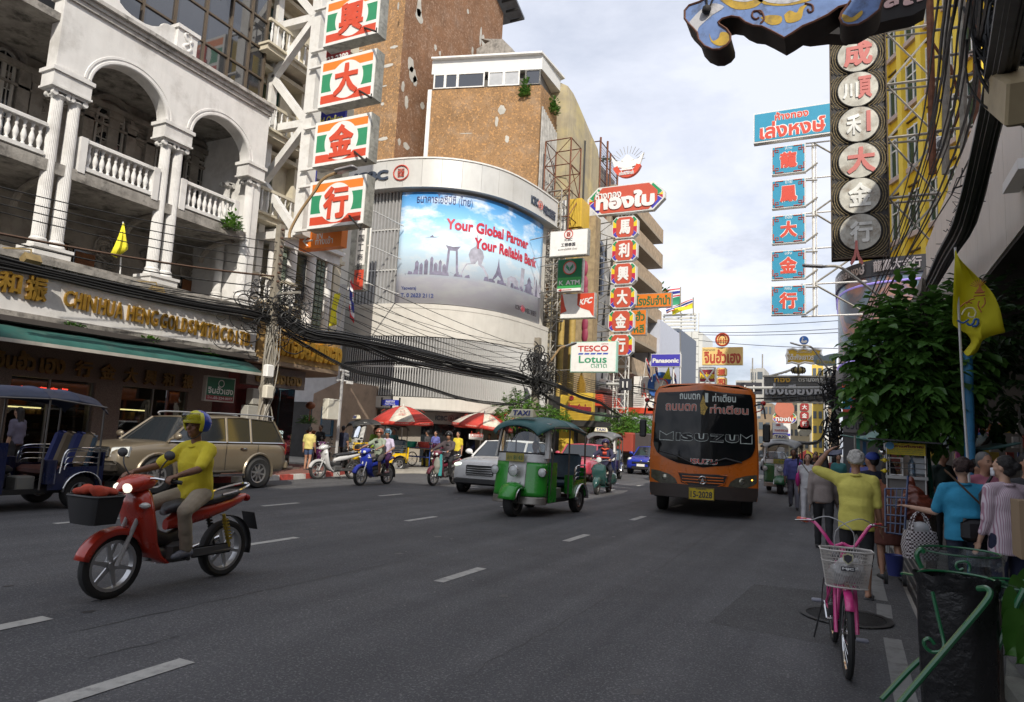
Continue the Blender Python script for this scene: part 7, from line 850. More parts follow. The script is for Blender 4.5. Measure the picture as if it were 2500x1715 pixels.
a=Z(10,1170,620,25.2);b=Z(10,1315,672,25.2);t=Th('street_name_sign','blue street-name sign with white Thai text in front of the bank beam',((a.x+b.x)/2,25.2,0));Bd(MB().Bx(a.x,b.x,25.2,25.25,b.z,a.z),'plate',Pl((.015,.03,.4),.4),t);Lt(t,'ถนนเยาวราช',fl(a.x,b.x,.25),fl(a.x,b.x,.75),fl(b.z,a.z,.5),fl(b.z,a.z,.85),25.19,letw,0);Lt(t,'Thanon Yaowarat',fl(a.x,b.x,.2),fl(a.x,b.x,.8),fl(b.z,a.z,.15),fl(b.z,a.z,.38),25.19,letw,0);Bd(MB().Bx(a.x-.03,a.x,25.18,25.27,b.z-.05,a.z+.1).Bx(b.x,b.x+.03,25.18,25.27,b.z-.05,a.z+.1).Tb([((a.x+b.x)/2,25.3,a.z+.25),((a.x+b.x)/2,25.3,.1)],.05,6),'frame',dark,t);tyre=Pl((.022,.022,.022),.75,Bu=.2,Bc=60);rimm=M('alloy_rim',(.52,.52,.52),.3,metal=.85,var=.1);Ch=M('chrome',(.62,.62,.62),.12,metal=1,var=.05);hub_=Pl((.05,.05,.05),.5,metal=.5);Bp=Pl((.025,.025,.026),.45);lens=M('headlight_lens',(.62,.64,.62),.08,var=.15,scale=20,coat=1);amber=Pl((.7,.25,.02),.15);redlens=Pl((.4,.015,.015),.15)
def fam(a,k,**d):
 d.update(k)
 if not isinstance(a[0],str):a=('fine'+str(a),)+a
 return M(*a,**d)
def Pt(*a,Gm=.15,**k):return fam(a,k,Rh=.28,Gm=Gm,coat=.6,var=.05,scale=2,Gc=(.14,.12,.1),Gl=3)
def Wh(p,c,r,w_,rimr,sp=5,tw=0,axis='x',thin=0,sw=.05,side=1):
 E=MB();prof=[(rimr,-w_*.42),(r*.9,-w_*.5),(r*.985,-w_*.36),(r,-w_*.12),(r,w_*.12),(r*.985,w_*.36),(r*.9,w_*.5),(rimr,w_*.42),(rimr*.96,0),(rimr,-w_*.42)];E.Lk(prof,c,28,axis);wt=Bd(E,'wheel',tyre,p);E=MB();c=V(c);E.Lk([(rimr*1,-w_*.4),(rimr*.98,w_*.4),(rimr*.88,w_*.36),(rimr*.88,-w_*.36),(rimr*1,-w_*.4)],c,28,axis);E.Lk([(.001,-w_*.42),(rimr*.2,-w_*.4),(rimr*.2,w_*.4),(.001,w_*.42)],c,12,axis)
 for k in Rg(sp):
  an=2*PI*(k+.25)/sp;d=G(0,Co(an),Si(an));t_=G(0,-Si(an),Co(an));o=G(w_*.22*side,0,0)if not thin else G(0,0,0);h1,h2=(sw*1.1,sw*.6);x=G(w_*.1 if not thin else sw*.4,0,0);a=c+d*rimr*.12+o;b=c+d*rimr*.9+o;E.Hx([a-t_*h1-x,a+t_*h1-x,a+t_*h1+x,a-t_*h1+x,b-t_*h2-x,b+t_*h2-x,b+t_*h2+x,b-t_*h2+x])
 Bd(E,'rim',rimm if not thin else MATS.get(tw,rimm)if isinstance(tw,str)else rimm,wt)
 if not thin:Bd(MB().Lk([(.001,-w_*.1),(rimr*.87,-w_*.1)],c,20,axis),'brake_drum',hub_,wt)
 return wt
def Sl(sec,n=14,ax='y'):
 rings=[]
 for s_ in sec:
  p,cz,hw,hh,*q_=s_;e=q_[0]if q_ else 2.5;cx=q_[1]if len(q_)>1 else 0;r_=[]
  for i in Rg(n):
   t=2*PI*i/n;c_,s__=Co(t),Si(t);x=cx+hw*math.copysign(abs(c_)**(2/e),c_);z=hh*math.copysign(abs(s__)**(2/e),s__);r_.append(G(x,p,cz+z)if ax=='y'else G(x,cz+z,p))
  rings.append(r_)
 return rings
SEATM=Pl((.025,.025,.028),.4)
def moto(label,loc,rz,col,group='motorcycles on the road',fairing=None,lit=0,basket=0,topbox=0,fender=None,name='motorcycle'):
 t=Th(name,label,'motorcycle',loc,rz,group);pm=col;fm=fender or col
 for y,wd in((.64,.085),(-.62,.1)):Wh(t,(0,y,.29),.29,wd,.225,6,thin=1,sw=.022)
 E=MB();rings=[]
 for a in Rg(15,155,10):
  ca,sa=Co(R(a)),Si(R(a));rings.append([G(x,.64+ca*(.325+dz),.29+sa*(.325+dz))for x,dz in((-.075,-.05),(-.06,0),(0,.018),(.06,0),(.075,-.05))])
 E.Sh(rings);Bd(E,'front_fender',fm,t,So=.006)
 for x in(-.07,.07):Bd(MB().Tb([(x,.64,.29),(x,.4,.9)],.02,8),'fork',Pl((.45,.45,.45),.4),t)
 Bd(MB().Lf(Sl([(.98,.43,.07,.05),(.9,.455,.17,.07),(.78,.45,.215,.075),(.62,.41,.215,.07),(.46,.35,.18,.065),(.33,.26,.14,.07),(.25,.14,.12,.05)],14,'z')),'leg_shield',pm,t);Bd(MB().Lf(Sl([(.66,.96,.03,.02),(.6,.99,.12,.07),(.5,1.01,.15,.085),(.4,1.02,.14,.07),(.3,1.03,.06,.03)])),'headlight_cowl',pm,t)
 for x in(-.055,.055):Bd(MB().El((x,.612,.975),(.062,.04,.045),nu=10,nv=6),'headlight',EM('lit_headlight',(1,.93,.75),1.1)if lit else lens,t)
 for s_ in(-1,1):
  Bd(MB().El((s_*.17,.5,.82),(.05,.05,.03),nu=8,nv=5),'indicator',lens,t);hb=Bd(MB().Tb(Sp([(0,.42,1.02),(s_*.14,.43,1.06),(s_*.26,.38,1.05),(s_*.36,.3,1.03)]),.013,7),'handlebar',Ch,t);Bd(MB().Tb([(s_*.25,.385,1.05),(s_*.37,.295,1.03)],.019,8),'grip',Bp,hb);Bd(MB().Tb(Sp([(s_*.2,.4,1.06),(s_*.25,.44,1.16),(s_*.3,.42,1.24)]),.007,5).El((s_*.32,.42,1.28),(.075,.02,.045),nu=10,nv=6),'mirror',Bp,t);Bd(MB().Tb([(s_*.1,.02,.3),(s_*.25,.02,.29)],.018,6),'foot_peg',Bp,t);E=MB();E.Tb([(s_*.11,-.6,.32),(s_*.12,-.48,.66)],.018,6)
  for k in Rg(7):E.Lk([(.034,0),(.036,.008),(.034,.016)],(s_*(.113+k*.001),-.585+k*.013,.4+k*.033),8)
  Bd(E,'shock_absorber',Pl((.35,.25,.02))if lit else Ch,t)
 Bd(MB().Lf(Sl([(.16,.72,.05,.03),(.1,.76,.1,.05),(-.1,.79,.125,.055),(-.35,.81,.135,.055),(-.6,.845,.115,.05),(-.74,.87,.06,.03)])),'seat',SEATM,t);Bd(MB().Lf(Sl([(.12,.6,.04,.05),(-.05,.66,.1,.1),(-.3,.7,.125,.09),(-.55,.75,.115,.075),(-.78,.8,.07,.05),(-.86,.83,.03,.02)])),'side_cover',pm,t);Bd(MB().Lf(Sl([(.3,.52,.05,.08),(.1,.45,.06,.07),(-.1,.5,.06,.09)])),'centre_tunnel',Bp,t);Bd(MB().Bb((0,-.02,.34),(.22,.3,.2),.04).Tb([(0,.12,.33),(0,.3,.35)],.07,10).Bb((.12,-.02,.33),(.05,.2,.16),.03),'engine',Pl('engine_grey',(.13,.13,.13),.45,metal=.6),t);Bd(MB().Tb([(.09,-.1,.3),(.1,-.62,.29)],.026,6).Tb([(-.09,-.1,.3),(-.1,-.62,.29)],.026,6).Bb((-.105,-.38,.31),(.03,.5,.1),.02),'swing_arm',Pl('engine_grey',(.1,.1,.1)),t);Bd(MB().Tb(Sp([(.1,.1,.24),(.13,0,.22),(.14,-.2,.26)]),.018,7).Tb([(.14,-.2,.26),(.15,-.72,.36)],[.035,.05],10),'exhaust',Ch,t);Bd(MB().Tb(Sp([(.11,-.45,.86),(.13,-.65,.9),(.06,-.85,.95),(-.06,-.85,.95),(-.13,-.65,.9),(-.11,-.45,.86)]),.014,6),'grab_rail',Ch,t);Bd(MB().El((0,-.88,.8),(.07,.03,.04),nu=8,nv=6),'tail_light',redlens,t);Bd(MB().Sh([[G(x,-.62-Co(R(a))*.34,.29+Si(R(a))*.34)for x in(-.06,0,.06)]for a in Rg(-15,100,12)]),'rear_fender',Bp,t,So=.008);Bd(MB().Cb((0,-.97,.55),(.18,.01,.2),Matrix.Rotation(R(-20),3,'X')),'number_plate',Bp if lit else whs,t)
 if'parked'in group:Bd(MB().Tb([(-.08,0,.22),(-.22,-.12,.03)],.012,5),'side_stand',Bp,t)
 if basket:
  rings=[]
  for hw,hl,z in((.205,.15,.92),(.19,.14,.82),(.16,.12,.68)):rings.append([G(x*hw,.86+y*hl,z)for x,y in((-1,-.8),(-.8,-1),(.8,-1),(1,-.8),(1,.8),(.8,1),(-.8,1),(-1,.8))])
  E.Lf(rings);bk=Bd(E,'basket',Bp,t);Bd(MB().Tb([rings[0][i]for i in Rg(8)],.012,5,Cl=1),'rim',Bp,bk);E=MB()
  for k in Rg(16):E.El((Ru(-.15,.15),.86+Ru(-.1,.1),.94+Ru(0,.04)),(.07,.06,.04),nu=8,nv=5)
  bg=vox(E,'cloth_bag',Pl((.42,.05,.02),.8,var=.3,scale=12),t,.018,.01)
 if topbox:
  bx=Bd(MB().Bb((0,-.86,1.02),(.38,.34,.24),.06),'top_box',Bp,t);Bd(MB().Bb((0,-.86,.96),(.385,.345,.035),.01),'orange_strip',org,bx)
 return t
def vox(E,name,mat,parent,v,wob=0,Sm=3,label=None,freq=9):
 me=E.mesh('tmp');ob=bpy.data.objects.new('tmp',me);COL.objects.link(ob);md=ob.modifiers.new('r','REMESH');md.mode='VOXEL';md.voxel_size=v;sm=ob.modifiers.new('s','SMOOTH');sm.iterations=Sm;sm.factor=.5;dg=bpy.context.evaluated_depsgraph_get();ev=ob.evaluated_get(dg);m2=bpy.data.meshes.new_from_object(ev);bpy.data.objects.remove(ob);bpy.data.meshes.remove(me);m2 .name=name;m2 .materials.clear()
 for m_ in(mat if isinstance(mat,(list,tuple))else[mat]):m2 .materials.append(m_)
 n=len(m2 .vertices);m2 .polygons.foreach_set('use_smooth',[True]*len(m2 .polygons))
 if wob and n:
  co=np.empty(n*3);m2 .vertices.foreach_get('co',co);co=co.reshape(-1,3);nr=np.empty(n*3);m2 .vertices.foreach_get('normal',nr);nr=nr.reshape(-1,3);a=Ru(0,6);d=np.sin(co[:,0]*freq*1.3+np.sin(co[:,2]*freq*1.1+a)*2.2+a)*np.sin(co[:,2]*freq*1.7+co[:,1]*freq+np.sin(co[:,0]*freq)*1.5)+.5*np.sin(co[:,2]*freq*3.1+co[:,0]*freq*2.3+a)*np.sin(co[:,1]*freq*2.9);co+=nr*(d*wob)[:,None];m2 .vertices.foreach_set('co',co.ravel())
 o=bpy.data.objects.new(name,m2);COL.objects.link(o);o.parent=parent
 if parent is not None and parent.name in OFF:OFF[o.name]=OFF[parent.name];o.location=-OFF[parent.name]
 if label:o['label']=label
 return o
orp=Pt((.62,.145,.012),Gm=.25);bus=Th('bus','orange city bus with dark full-width windscreen coming towards the camera in the right lane',(-2.98,16.35,0),PI+.15);YF=0
def bf(x,z,o=0):return G(x,YF-.2*(x/1.2)**2-.1*max(0,(z-1.3)/1.8)**2+o,z)
def bpatch(pts,o,mat,name,parent=None,th=.012):
 zs_=sorted({round(p[1],3)for p in pts});E=MB();n=len(pts);z0,z1=zs_[0],zs_[-1];Zs=[z0+(z1-z0)*i/24 for i in Rg(25)];rows=[]
 for z in Zs:
  zc_=min(max(z,z0+1e-4),z1-1e-4);xs=[]
  for i in Rg(n):
   a,b=pts[i],pts[(i+1)%n]
   if(a[1]-zc_)*(b[1]-zc_)<0:xs.append(a[0]+(b[0]-a[0])*(zc_-a[1])/(b[1]-a[1]))
  if len(xs)<2:continue
  xa,xb=min(xs),max(xs);rows.append([bf(xa+(xb-xa)*k/16,z,o)for k in Rg(17)])
 E.Sh(rows);return Bd(E,name,mat,parent or bus)
prof=[(1.2,.42),(1.225,.7),(1.235,1.2),(1.22,1.6),(1.19,2.4),(1.15,2.85),(1.05,3),(.8,3.07),(0,3.1)];full=[G(-x,0,z)for x,z in prof]+[G(x,0,z)for x,z in reversed(prof[:-1])];rings=[]
for yy in(0,-.03,-.12,-2,-5,-9,-9.15):
 r_=[]
 for p in full:
  k=1 if yy>-9.1 else.96;base=bf(p.x,p.z).y;inset=.035 if yy==0 else 0;r_.append(G(p.x*(k)*(1-inset),base+(0 if yy==0 else yy)if yy>-1.9 else yy,p.z*(1-inset*.3)))
 rings.append(r_)
Bd(MB().Lf(rings,close=0,Ck=0),'body_shell',orp,bus);Bd(MB().Qd(*rings[-1]),'rear_panel',orp,bus);bpatch([(-1.17,.44),(1.17,.44),(1.2,1),(1.19,2),(1.13,2.8),(1.02,2.97),(.78,3.04),(0,3.07),(-.78,3.04),(-1.02,2.97),(-1.13,2.8),(-1.19,2),(-1.2,1)],0,orp,'front_panel');bgl_=M('bus_windscreen',(.01,.011,.012),.05,var=0,spec=.35);ws_=[(-1.15,1.62),(-1.08,1.44),(-.9,1.32),(-.5,1.18),(0,1.13),(.5,1.18),(.9,1.32),(1.08,1.44),(1.15,1.62),(1.13,2.3),(1.09,2.75),(1.05,2.86),(0,2.93),(-1.05,2.86),(-1.09,2.75),(-1.13,2.3)];bpatch(ws_,.02,bgl_,'windscreen')
def btxt(s,x0,x1,z0,z1,mat,o=.02,bold=.02,name='lettering'):
 o+=.008;Vv,T,polys,mn,mxx=lettershape(s,bold);sz=mxx-mn;E=MB();E.add([bf(-(x0+(p[0]-mn[0])/sz[0]*(x1-x0)),z0+(p[1]-mn[1])/sz[1]*(z1-z0),o)for p in Vv],[tuple(int(i)for i in t_)for t_ in T]);return Bd(E,name,mat,bus)
tb=Pl((.6,.66,.62),.5);tr=Pl((.5,.14,.1),.5);btxt('ถนนตก',-.55,-.08,2.7,2.84,tb);btxt('1',.03,.1,2.64,2.86,tb,bold=.06);btxt('ท่าเตียน',.2,.72,2.66,2.86,tb);btxt('ถนนตก',-.88,-.15,2.42,2.6,tb,.018,.05);btxt('ถนนตก',-.87,-.16,2.43,2.59,tr,.024,.02);btxt('ท่าเตียน',.14,1,2.38,2.6,tb,.018,.05);btxt('ท่าเตียน',.15,.99,2.39,2.59,tr,.024,.02);Bd(MB().add([bf(-x,z,.03)for x,z in((-.06,2.36),(.02,2.34),(.06,2.46),(.1,2.52),(.04,2.58),(.03,2.7),(-.02,2.82),(-.04,2.7),(-.08,2.6))],[tuple(Rg(9))]),'cat_sticker',M('gold_sticker',(.45,.3,.06),var=.7,scale=30,Rh=.5),bus)
def boutl(pts,Cl=1,r=.011,o=.024):E=MB();E.Tb([bf(-x,z,o)for x,z in pts],r,4,Cl=Cl);return E
for s,x0,x1 in(('I',-.62,-.52),('S',-.5,-.22),('U',-.2,.12),('Z',.15,.46),('U',.49,.8)):
 btxt(s,x0,x1,1.72,1.91,tb,.018,.12);btxt(s,x0+.008,x1-.008,1.735,1.905,Pl((.012,.012,.013)),.024,.06)
for sx in(-1,1):
 P=[(sx*(1.04)if sx<0 else.84,1.72),(sx*1.04 if sx<0 else.84,1.92),];x0,x1=(-1,-.68)if sx<0 else(.83,1.08);Bd(boutl([(x0,1.72),(x0,1.93),((x0+x1)/2,1.84),(x1,1.93),(x1,1.72),((x0+x1)/2,1.72)]),'lettering',tb,bus)
btxt('ISUZU',-.28,.33,1.2,1.33,tb,.024,.06);btxt('ISUZU',-.27,.32,1.21,1.32,Pl((.55,.03,.02)),.024,.02)
for sx in(-1,1):
 Bd(MB().Tb([bf(sx*.25,1.22,.05),bf(sx*.62,1.38,.06),bf(sx*.98,1.46,.05)]if sx>0 else[bf(-.12,1.22,.05),bf(-.5,1.36,.06),bf(-.86,1.28,.05)],.018,4),'wiper',Bp,bus)
bpatch([(-1.21,.72),(1.21,.72),(1.22,.58),(1.18,.42),(-1.18,.42),(-1.22,.58)],.05,M('bumper_brown_black',(.045,.032,.026),.45,var=.2),'bumper');Bd(MB().Sh([[bf(x,.72,o)for x in[-1.2+.15*k for k in Rg(17)]]for o in(0,.05)]).Sh([[bf(x,.42,o)for x in[-1.18+.1475*k for k in Rg(17)]]for o in(-.3,.05)]),'bumper_edge',MATS['bumper_brown_black'],bus);hl=M('smoked_lens',(.1,.095,.07),.08,var=.3,scale=14,coat=1)
for s_ in(-1,1):
 o=[(s_*1.19,1.02),(s_*1,1),(s_*.75,.93),(s_*.62,.84),(s_*.56,.72),(s_*.75,.74),(s_*.92,.7),(s_*1.1,.77),(s_*1.19,.84)];bpatch(o,.008,hl,'headlight');Bd(MB().El(bf(s_*.84,.85,-.01),(.09,.03,.085),nu=12,nv=8),'reflector',Pl('reflector',(.35,.34,.28),.1,metal=.8),bus)
Bd(MB().El(bf(-1.08,.9,0),(.025,.015,.02),nu=8,nv=6),'lit_side_lamp',EM('lit_amber',(1,.45,.05),4),bus);gp=[(-.55,.99),(.55,.97),(.48,.76),(.3,.7),(-.3,.7),(-.48,.8)];bpatch(gp,.006,Bp,'grille_opening');Bd(boutl([(x,z)for x,z in gp],r=.012,o=.02),'grille_rim',orp,bus)
for k in Rg(3):
 z=.77+k*.065;Bd(MB().Tb([bf(x,z+.008,.02)for x in(-.46,-.2,.2,.46)],.014,4),'grille_bar',orp,bus)
E=MB();c=bf(0,.84,.05);E.Tb([c+G(Co(a)*.085,0,Si(a)*.085)for a in cyc(20)],.014,5,Cl=1);E.add([c+G(x,.01,z)for x,z in((0,.07),(.05,-.06),(0,-.03),(-.05,-.06))],[(0,1,2,3)]);Bd(E,'emblem',Ch,bus);E=MB();c=bf(.02,.53,.07);E.Cb(c,(.56,.02,.28));npl=Bd(E,'number_plate',Pl((.62,.45,.02),.4,Gm=.3,Gl=9),bus);E=MB();Tx(E,'15-2028',(c.x+.24,c.y+.011,c.z-.09),(-.48,0,0),(0,0,.15),.004,.03);Tx(E,'THAILAND',(c.x+.13,c.y+.011,c.z+.09),(-.24,0,0),(0,0,.035),.003,.02);E.Tb([(c.x-.27,c.y+.012,c.z-.13),(c.x+.27,c.y+.012,c.z-.13),(c.x+.27,c.y+.012,c.z+.13),(c.x-.27,c.y+.012,c.z+.13)],.008,4,Cl=1);Bd(E,'plate_lettering',blk,npl)
for x,y in((1,-1.9),(-1,-1.9),(1,-6.8),(-1,-6.8)):Wh(bus,(x,y+.55,.42)if y>-3 else(x,y,.42),.42,.26,.24,8,sw=.03)
Bd(MB().Bx(-1.12,1.12,-8.8,-.35,.38,.5),'chassis',Pl((.012,.012,.012)),bus)
for s_ in(-1,1):
 for k in Rg(7):Bd(MB().Bx(s_*1.2-.012,s_*1.2+.03*s_,-1.3-k*1.05-.9,-1.3-k*1.05,1.55,2.5),'side_window',glassd,bus)
 ar=Bd(MB().Tb(Sp([bf(s_*1.13,2.6,0),bf(s_*1.3,2.62,.2),bf(s_*1.36,2.3,.25)]),.02,5),'mirror_arm',Bp,bus);Bd(MB().Bb(bf(s_*1.38,1.98,.33),(.16,.1,.42),.03),'mirror',Bp,ar);Bd(MB().Tb(Sp([bf(s_*1.15,2.45,0),bf(s_*1.28,2.5,.15),bf(s_*1.32,2.6,.15)]),.015,5).El(bf(s_*1.32,2.66,.15),(.06,.06,.06),nu=10,nv=8),'beacon',redlens,bus)
for x in(-1,-.55,.55,1):Bd(MB().Bb(bf(x,3.03-.05*abs(x),-.12),(.06,.08,.07),.01),'marker_lamp',Bp,bus)
tgreen=Pt((.025,.3,.025),Gm=.15);twhite=Pt((.62,.62,.6));canv=M('teal_canvas',(.035,.13,.13),.55,var=.2,scale=3,Bu=.2,Bc=10,Gm=.3,Gc=(.12,.14,.13),Gl=3);ngl=GL('clear_glass',(.72,.75,.74),.3)
def tuktuk(label,loc,rz,bodym,roofm,lower,roofsign=1,group='three-wheeled taxis'):
 t=Th('three_wheeler',label,'three-wheeled taxi',loc,rz,group);Wh(t,(0,1.05,.3),.3,.2,.17,6,sw=.03)
 for s_ in(-1,1):Wh(t,(s_*.58,-.95,.29),.29,.17,.165,5,sw=.035,side=s_)
 def nose(sc,m_,nm,z0,z1,o=0,x0=-1,x1=1,th=0):
  E=MB();rows=[]
  for i in Rg(9):
   z=z0+(z1-z0)*i/8;f=(z-.35)/.75;w_=.6-.02*f;yb=1-.1*f;row=[]
   for k in Rg(15):
    u=x0+(x1-x0)*k/14;a=u*PI/2;x=w_*math.copysign(abs(Si(a))**.75,a);y=yb-.26*(1-abs(Co(a))**.7)+o;row.append(G(x*(1+o*.3),y,z))
   rows.append(row)
  E.Sh(rows);return Bd(E,nm,m_,t,So=.015)
 nose(1,bodym,'front_apron',.42,1.1);nose(1,lower,'white_centre_stripe',.6,1.102,.012,-.16,.16);nose(1,M('dull_chrome_skirt',(.3,.28,.25),.35,metal=.6,var=.2),'skirt',.26,.41,0);nose(1,twhite,'white_cowl',1.105,1.28);E=MB()
 for s_ in(-1,1):E.Bx(s_*.6-.02,s_*.6+.02,.28,.62,.3,1.12)
 Bd(E,'side_pillar_panel',bodym,t);E=MB();rings=[]
 for a in Rg(5,176,12):
  ca,sa=Co(R(a)),Si(R(a));rings.append([G(x,1.09+ca*(.31+dz)*1,.34+sa*(.31+dz))for x,dz in((-.2,-.06),(-.17,0),(-.1,.035),(0,.045),(.1,.035),(.17,0),(.2,-.06))])
 E.Sh(rings);Bd(E,'front_fender',bodym,t,So=.012);Bd(MB().Tb([r_[0]for r_ in rings],.014,5).Tb([r_[-1]for r_ in rings],.014,5),'fender_trim',Ch,t)
 for s_ in(-1,1):Bd(MB().Tb([(s_*.12,1.05,.3),(s_*.1,.93,.75)],.03,6),'fork',hub_,t)
 for x,y,z,r_ in((0,1.08,.93,.115),(-.55,.86,.92,.095),(.55,.86,.92,.095)):
  hl_=Bd(MB().Lk([(.01,-.1),(r_*.8,-.08),(r_,0),(r_*1.05,.03),(r_*.95,.045)],(x,y,z),18,'y'),'headlight',Ch,t);Bd(MB().Lk([(r_*.93,.03),(r_*.6,.05),(.001,.058)],(x,y,z),18,'y'),'lens',lens,hl_)
 def wsf(u,z,o=0):f=(z-1.25)/.65;w_=.57-.06*f;a=u*PI/2*.7;return G(w_*Si(a)/Si(PI/2*.7),.88-.13*f-.2*(1-Co(a))+o,z)
 Bd(MB().Sh([[wsf(-1+2*k/12,z,0)for k in Rg(13)]for z in(1.3,1.5,1.7,1.86)]),'windscreen',ngl,t);E=MB();edge=[wsf(u,1.29)for u in[-.9+.15*k for k in Rg(13)]]+[wsf(.98,1.36),wsf(1,1.6),wsf(.96,1.84)]+[wsf(u,1.89)for u in[.85-.17*k for k in Rg(11)]]+[wsf(-.96,1.84),wsf(-1,1.6),wsf(-.98,1.36)];E.Tb(edge,.022,5,Cl=1);Bd(E,'windscreen_seal',Bp,t)
 for s_ in(-1,1):
  Bd(MB().Lf([[wsf(s_*(1),z)+G(dx*s_,dy,0)for dx,dy in((-.01,.03),(.06,-.02),(.06,-.12),(0,-.1))]for z in(1.2,1.6,1.93)]),'screen_pillar',twhite,t)
 Bd(MB().Tb([wsf(0,1.9,.03),wsf(.35,1.5,.03)],.008,4).Bx(-.42,.42,.2,.72,1.05,1.1),'wiper',Bp,t);pl_=Bd(MB().Cb(wsf(.05,1.2,.1),(.42,.015,.17)),'number_plate',Pl((.35,.3,.06),Gm=.4,Gl=12),t);E=MB();p=wsf(.05,1.2,.11);Tx(E,'สภ 8143',(p.x+.18,p.y,p.z-.05),(-.36,0,0),(0,0,.09),.003,.01);Bd(E,'plate_lettering',Pl((.04,.14,.06)),pl_);E=MB();rows=[]
 for y,zc_,hw in((1.05,1.86,.5),(.98,1.93,.6),(.75,2,.66),(.35,2.05,.69),(-.2,2.06,.7),(-.22,2.075,.705),(-.26,2.06,.7),(-.72,2.04,.69),(-.75,2.055,.7),(-.79,2.04,.69),(-1.15,1.98,.68),(-1.3,1.86,.66)):
  rows.append([G(hw*Si(a)*1,y,zc_-.26*(1-Co(a))-(0))for a in[(-1+2*k/14)*1.35 for k in Rg(15)]])
 E.Sh(rows);Bd(E,'canopy',roofm,t,So=.02)
 for s_ in(-1,1):
  Bd(MB().Tb([(s_*.66,-.25,.35),(s_*.66,-.25,1.88)],.018,6).Tb([(s_*.66,-1.22,.5),(s_*.64,-1.22,1.78)],.02,6).Tb([(s_*.6,.6,.35),(s_*.66,.55,1.85)],.02,6).Tb([(s_*.67,.6,1.84),(s_*.68,-.3,1.87),(s_*.66,-1.25,1.78)],.016,6),'canopy_post',Pl((.16,.15,.14),.4,metal=.6),t)
 E=MB()
 for s_ in(-1,1):
  for z in(.78,.88,.98):E.Tb(Sp([(s_*.67,-.62,z-.1),(s_*.67,-.66,z),(s_*.67,-.85,z+.02),(s_*.67,-1.2,z)]),.01,5)
  E.Tb(Sp([(s_*.67,-.55,.62),(s_*.67,-.6,.95),(s_*.67,-.75,1.04),(s_*.67,-1.2,1.05)]),.014,5)
 Bd(E,'side_rail',Ch,t);Bd(MB().Bx(-.58,.58,-1.3,.75,.28,.36),'floor_pan',Pl((.012,.012,.012)),t);E=MB()
 for s_ in(-1,1):E.Pr([G(s_*.64,y,z)for y,z in((-.38,.34),(-.38,.5),(-.55,.72),(-1.3,.74),(-1.32,.4),(-1.22,.34),(-1.2,.55),(-.95,.66),(-.7,.55),(-.66,.34))],(s_*.025,0,0))
 E.Bx(-.64,.64,-1.34,-1.3,.38,.98);Bd(E,'tub_panel',bodym,t)
 for s_ in(-1,1):Bd(MB().Sh([[G(s_*x,-.95+Co(R(a))*.34,.3+Si(R(a))*.34)for x in(.62,.74)]for a in Rg(0,181,15)]),'rear_mudguard',Ch,t,So=.012)
 Bd(MB().Bb((0,-.75,.62),(1.15,.5,.16),.05),'passenger_seat',lower if lower!=twhite else Pl((.05,.09,.13),.4,var=.3,scale=8),t);E=MB();rot=Matrix.Rotation(R(14),3,'X');E.Bb((0,-1.12,.98),(1.16,.14,.62),.06,rot);Bd(E,'seat_back',Pl((.05,.09,.13),.4,var=.3,scale=8),t);Bd(MB().Bb((0,.12,.66),(.48,.38,.14),.05).Bb((0,.12,.48),(.4,.3,.24),.02),'driver_seat',SEATM,t);Bd(MB().Tb([(0,.62,.5),(0,.58,1.15)],.025,6).Tb(Sp([(-.33,.45,1.1),(-.15,.56,1.16),(0,.58,1.15),(.15,.56,1.16),(.33,.45,1.1)]),.014,6),'handlebar',Bp,t)
 for s_ in(-.35,.35):Bd(MB().Bb((s_,-.12,.45),(.3,.3,.24),.02),'side_box',Pl((.25,.25,.23),.5,metal=.3),t)
 for s_ in(-.6,.6):Bd(MB().Lk([(.001,0),(.1,0),(.1,.4),(.001,.4)],(s_,-.42,.44),12),'corner_cylinder',bodym,t)
 if roofsign:
  ts=Bd(MB().Hx([V(p)for p in((-.3,.88,2.03),(.3,.88,2.03),(.3,.68,2.06),(-.3,.68,2.06),(-.24,.83,2.21),(.24,.83,2.21),(.24,.73,2.21),(-.24,.73,2.21))]),'taxi_sign',Pl((.62,.57,.4),.4),t,bevel=.02);Bd(Tx(MB(),'TAXI',(.2,.882,2.07),(-.4,0,0),(0,-.035,.11),.008,.03),'sign_lettering',Pl((.02,.03,.18)),ts)
 return t
g1=tuktuk('green and white three-wheeled taxi with teal canopy in the middle lane beside the bus',(-6.12,13.95,0),PI-.03,tgreen,canv,twhite);E=MB();E.El((.62,-.02,.78),(.09,.1,.17),nu=10,nv=8);bgp=vox(E,'pink_bag',Pl((.16,.06,.1),.3),g1,.02,.015);Bd(MB().Lf([[G(.66+x*w_,.15+y*.03-.12,z)for x,y in((-1,-1),(1,-1),(1,1),(-1,1))]for z,w_ in((.55,.08),(.8,.1),(1.08,.08))]),'hanging_bag',Pl((.3,.5,.42),.3),g1);navyp=Pt((.008,.014,.06));navc=M('navy_canvas',(.022,.032,.07),.5,var=.2,Bu=.15,Bc=8,Gm=.2,Gc=(.1,.1,.12));t2=tuktuk('dark blue three-wheeled taxi with striped seat at the left edge',(-12.75,6.75,0),PI,navyp,navc,Pl((.14,.05,.04)),roofsign=0)
for k,(c_,m_)in En(((-.42,Pl('seat_tan',(.3,.23,.15),.5)),(-.15,Pl('seat_royal',(.03,.05,.25),.5)),(.15,Pl('seat_tan',(.3,.23,.15))),(.42,Pl('seat_royal',(.03,.05,.25))))):
 Bd(MB().Bb((c_,-1.08,1),(.25,.18,.66),.07,Matrix.Rotation(R(16),3,'X')),'seat_stripe',m_,t2)
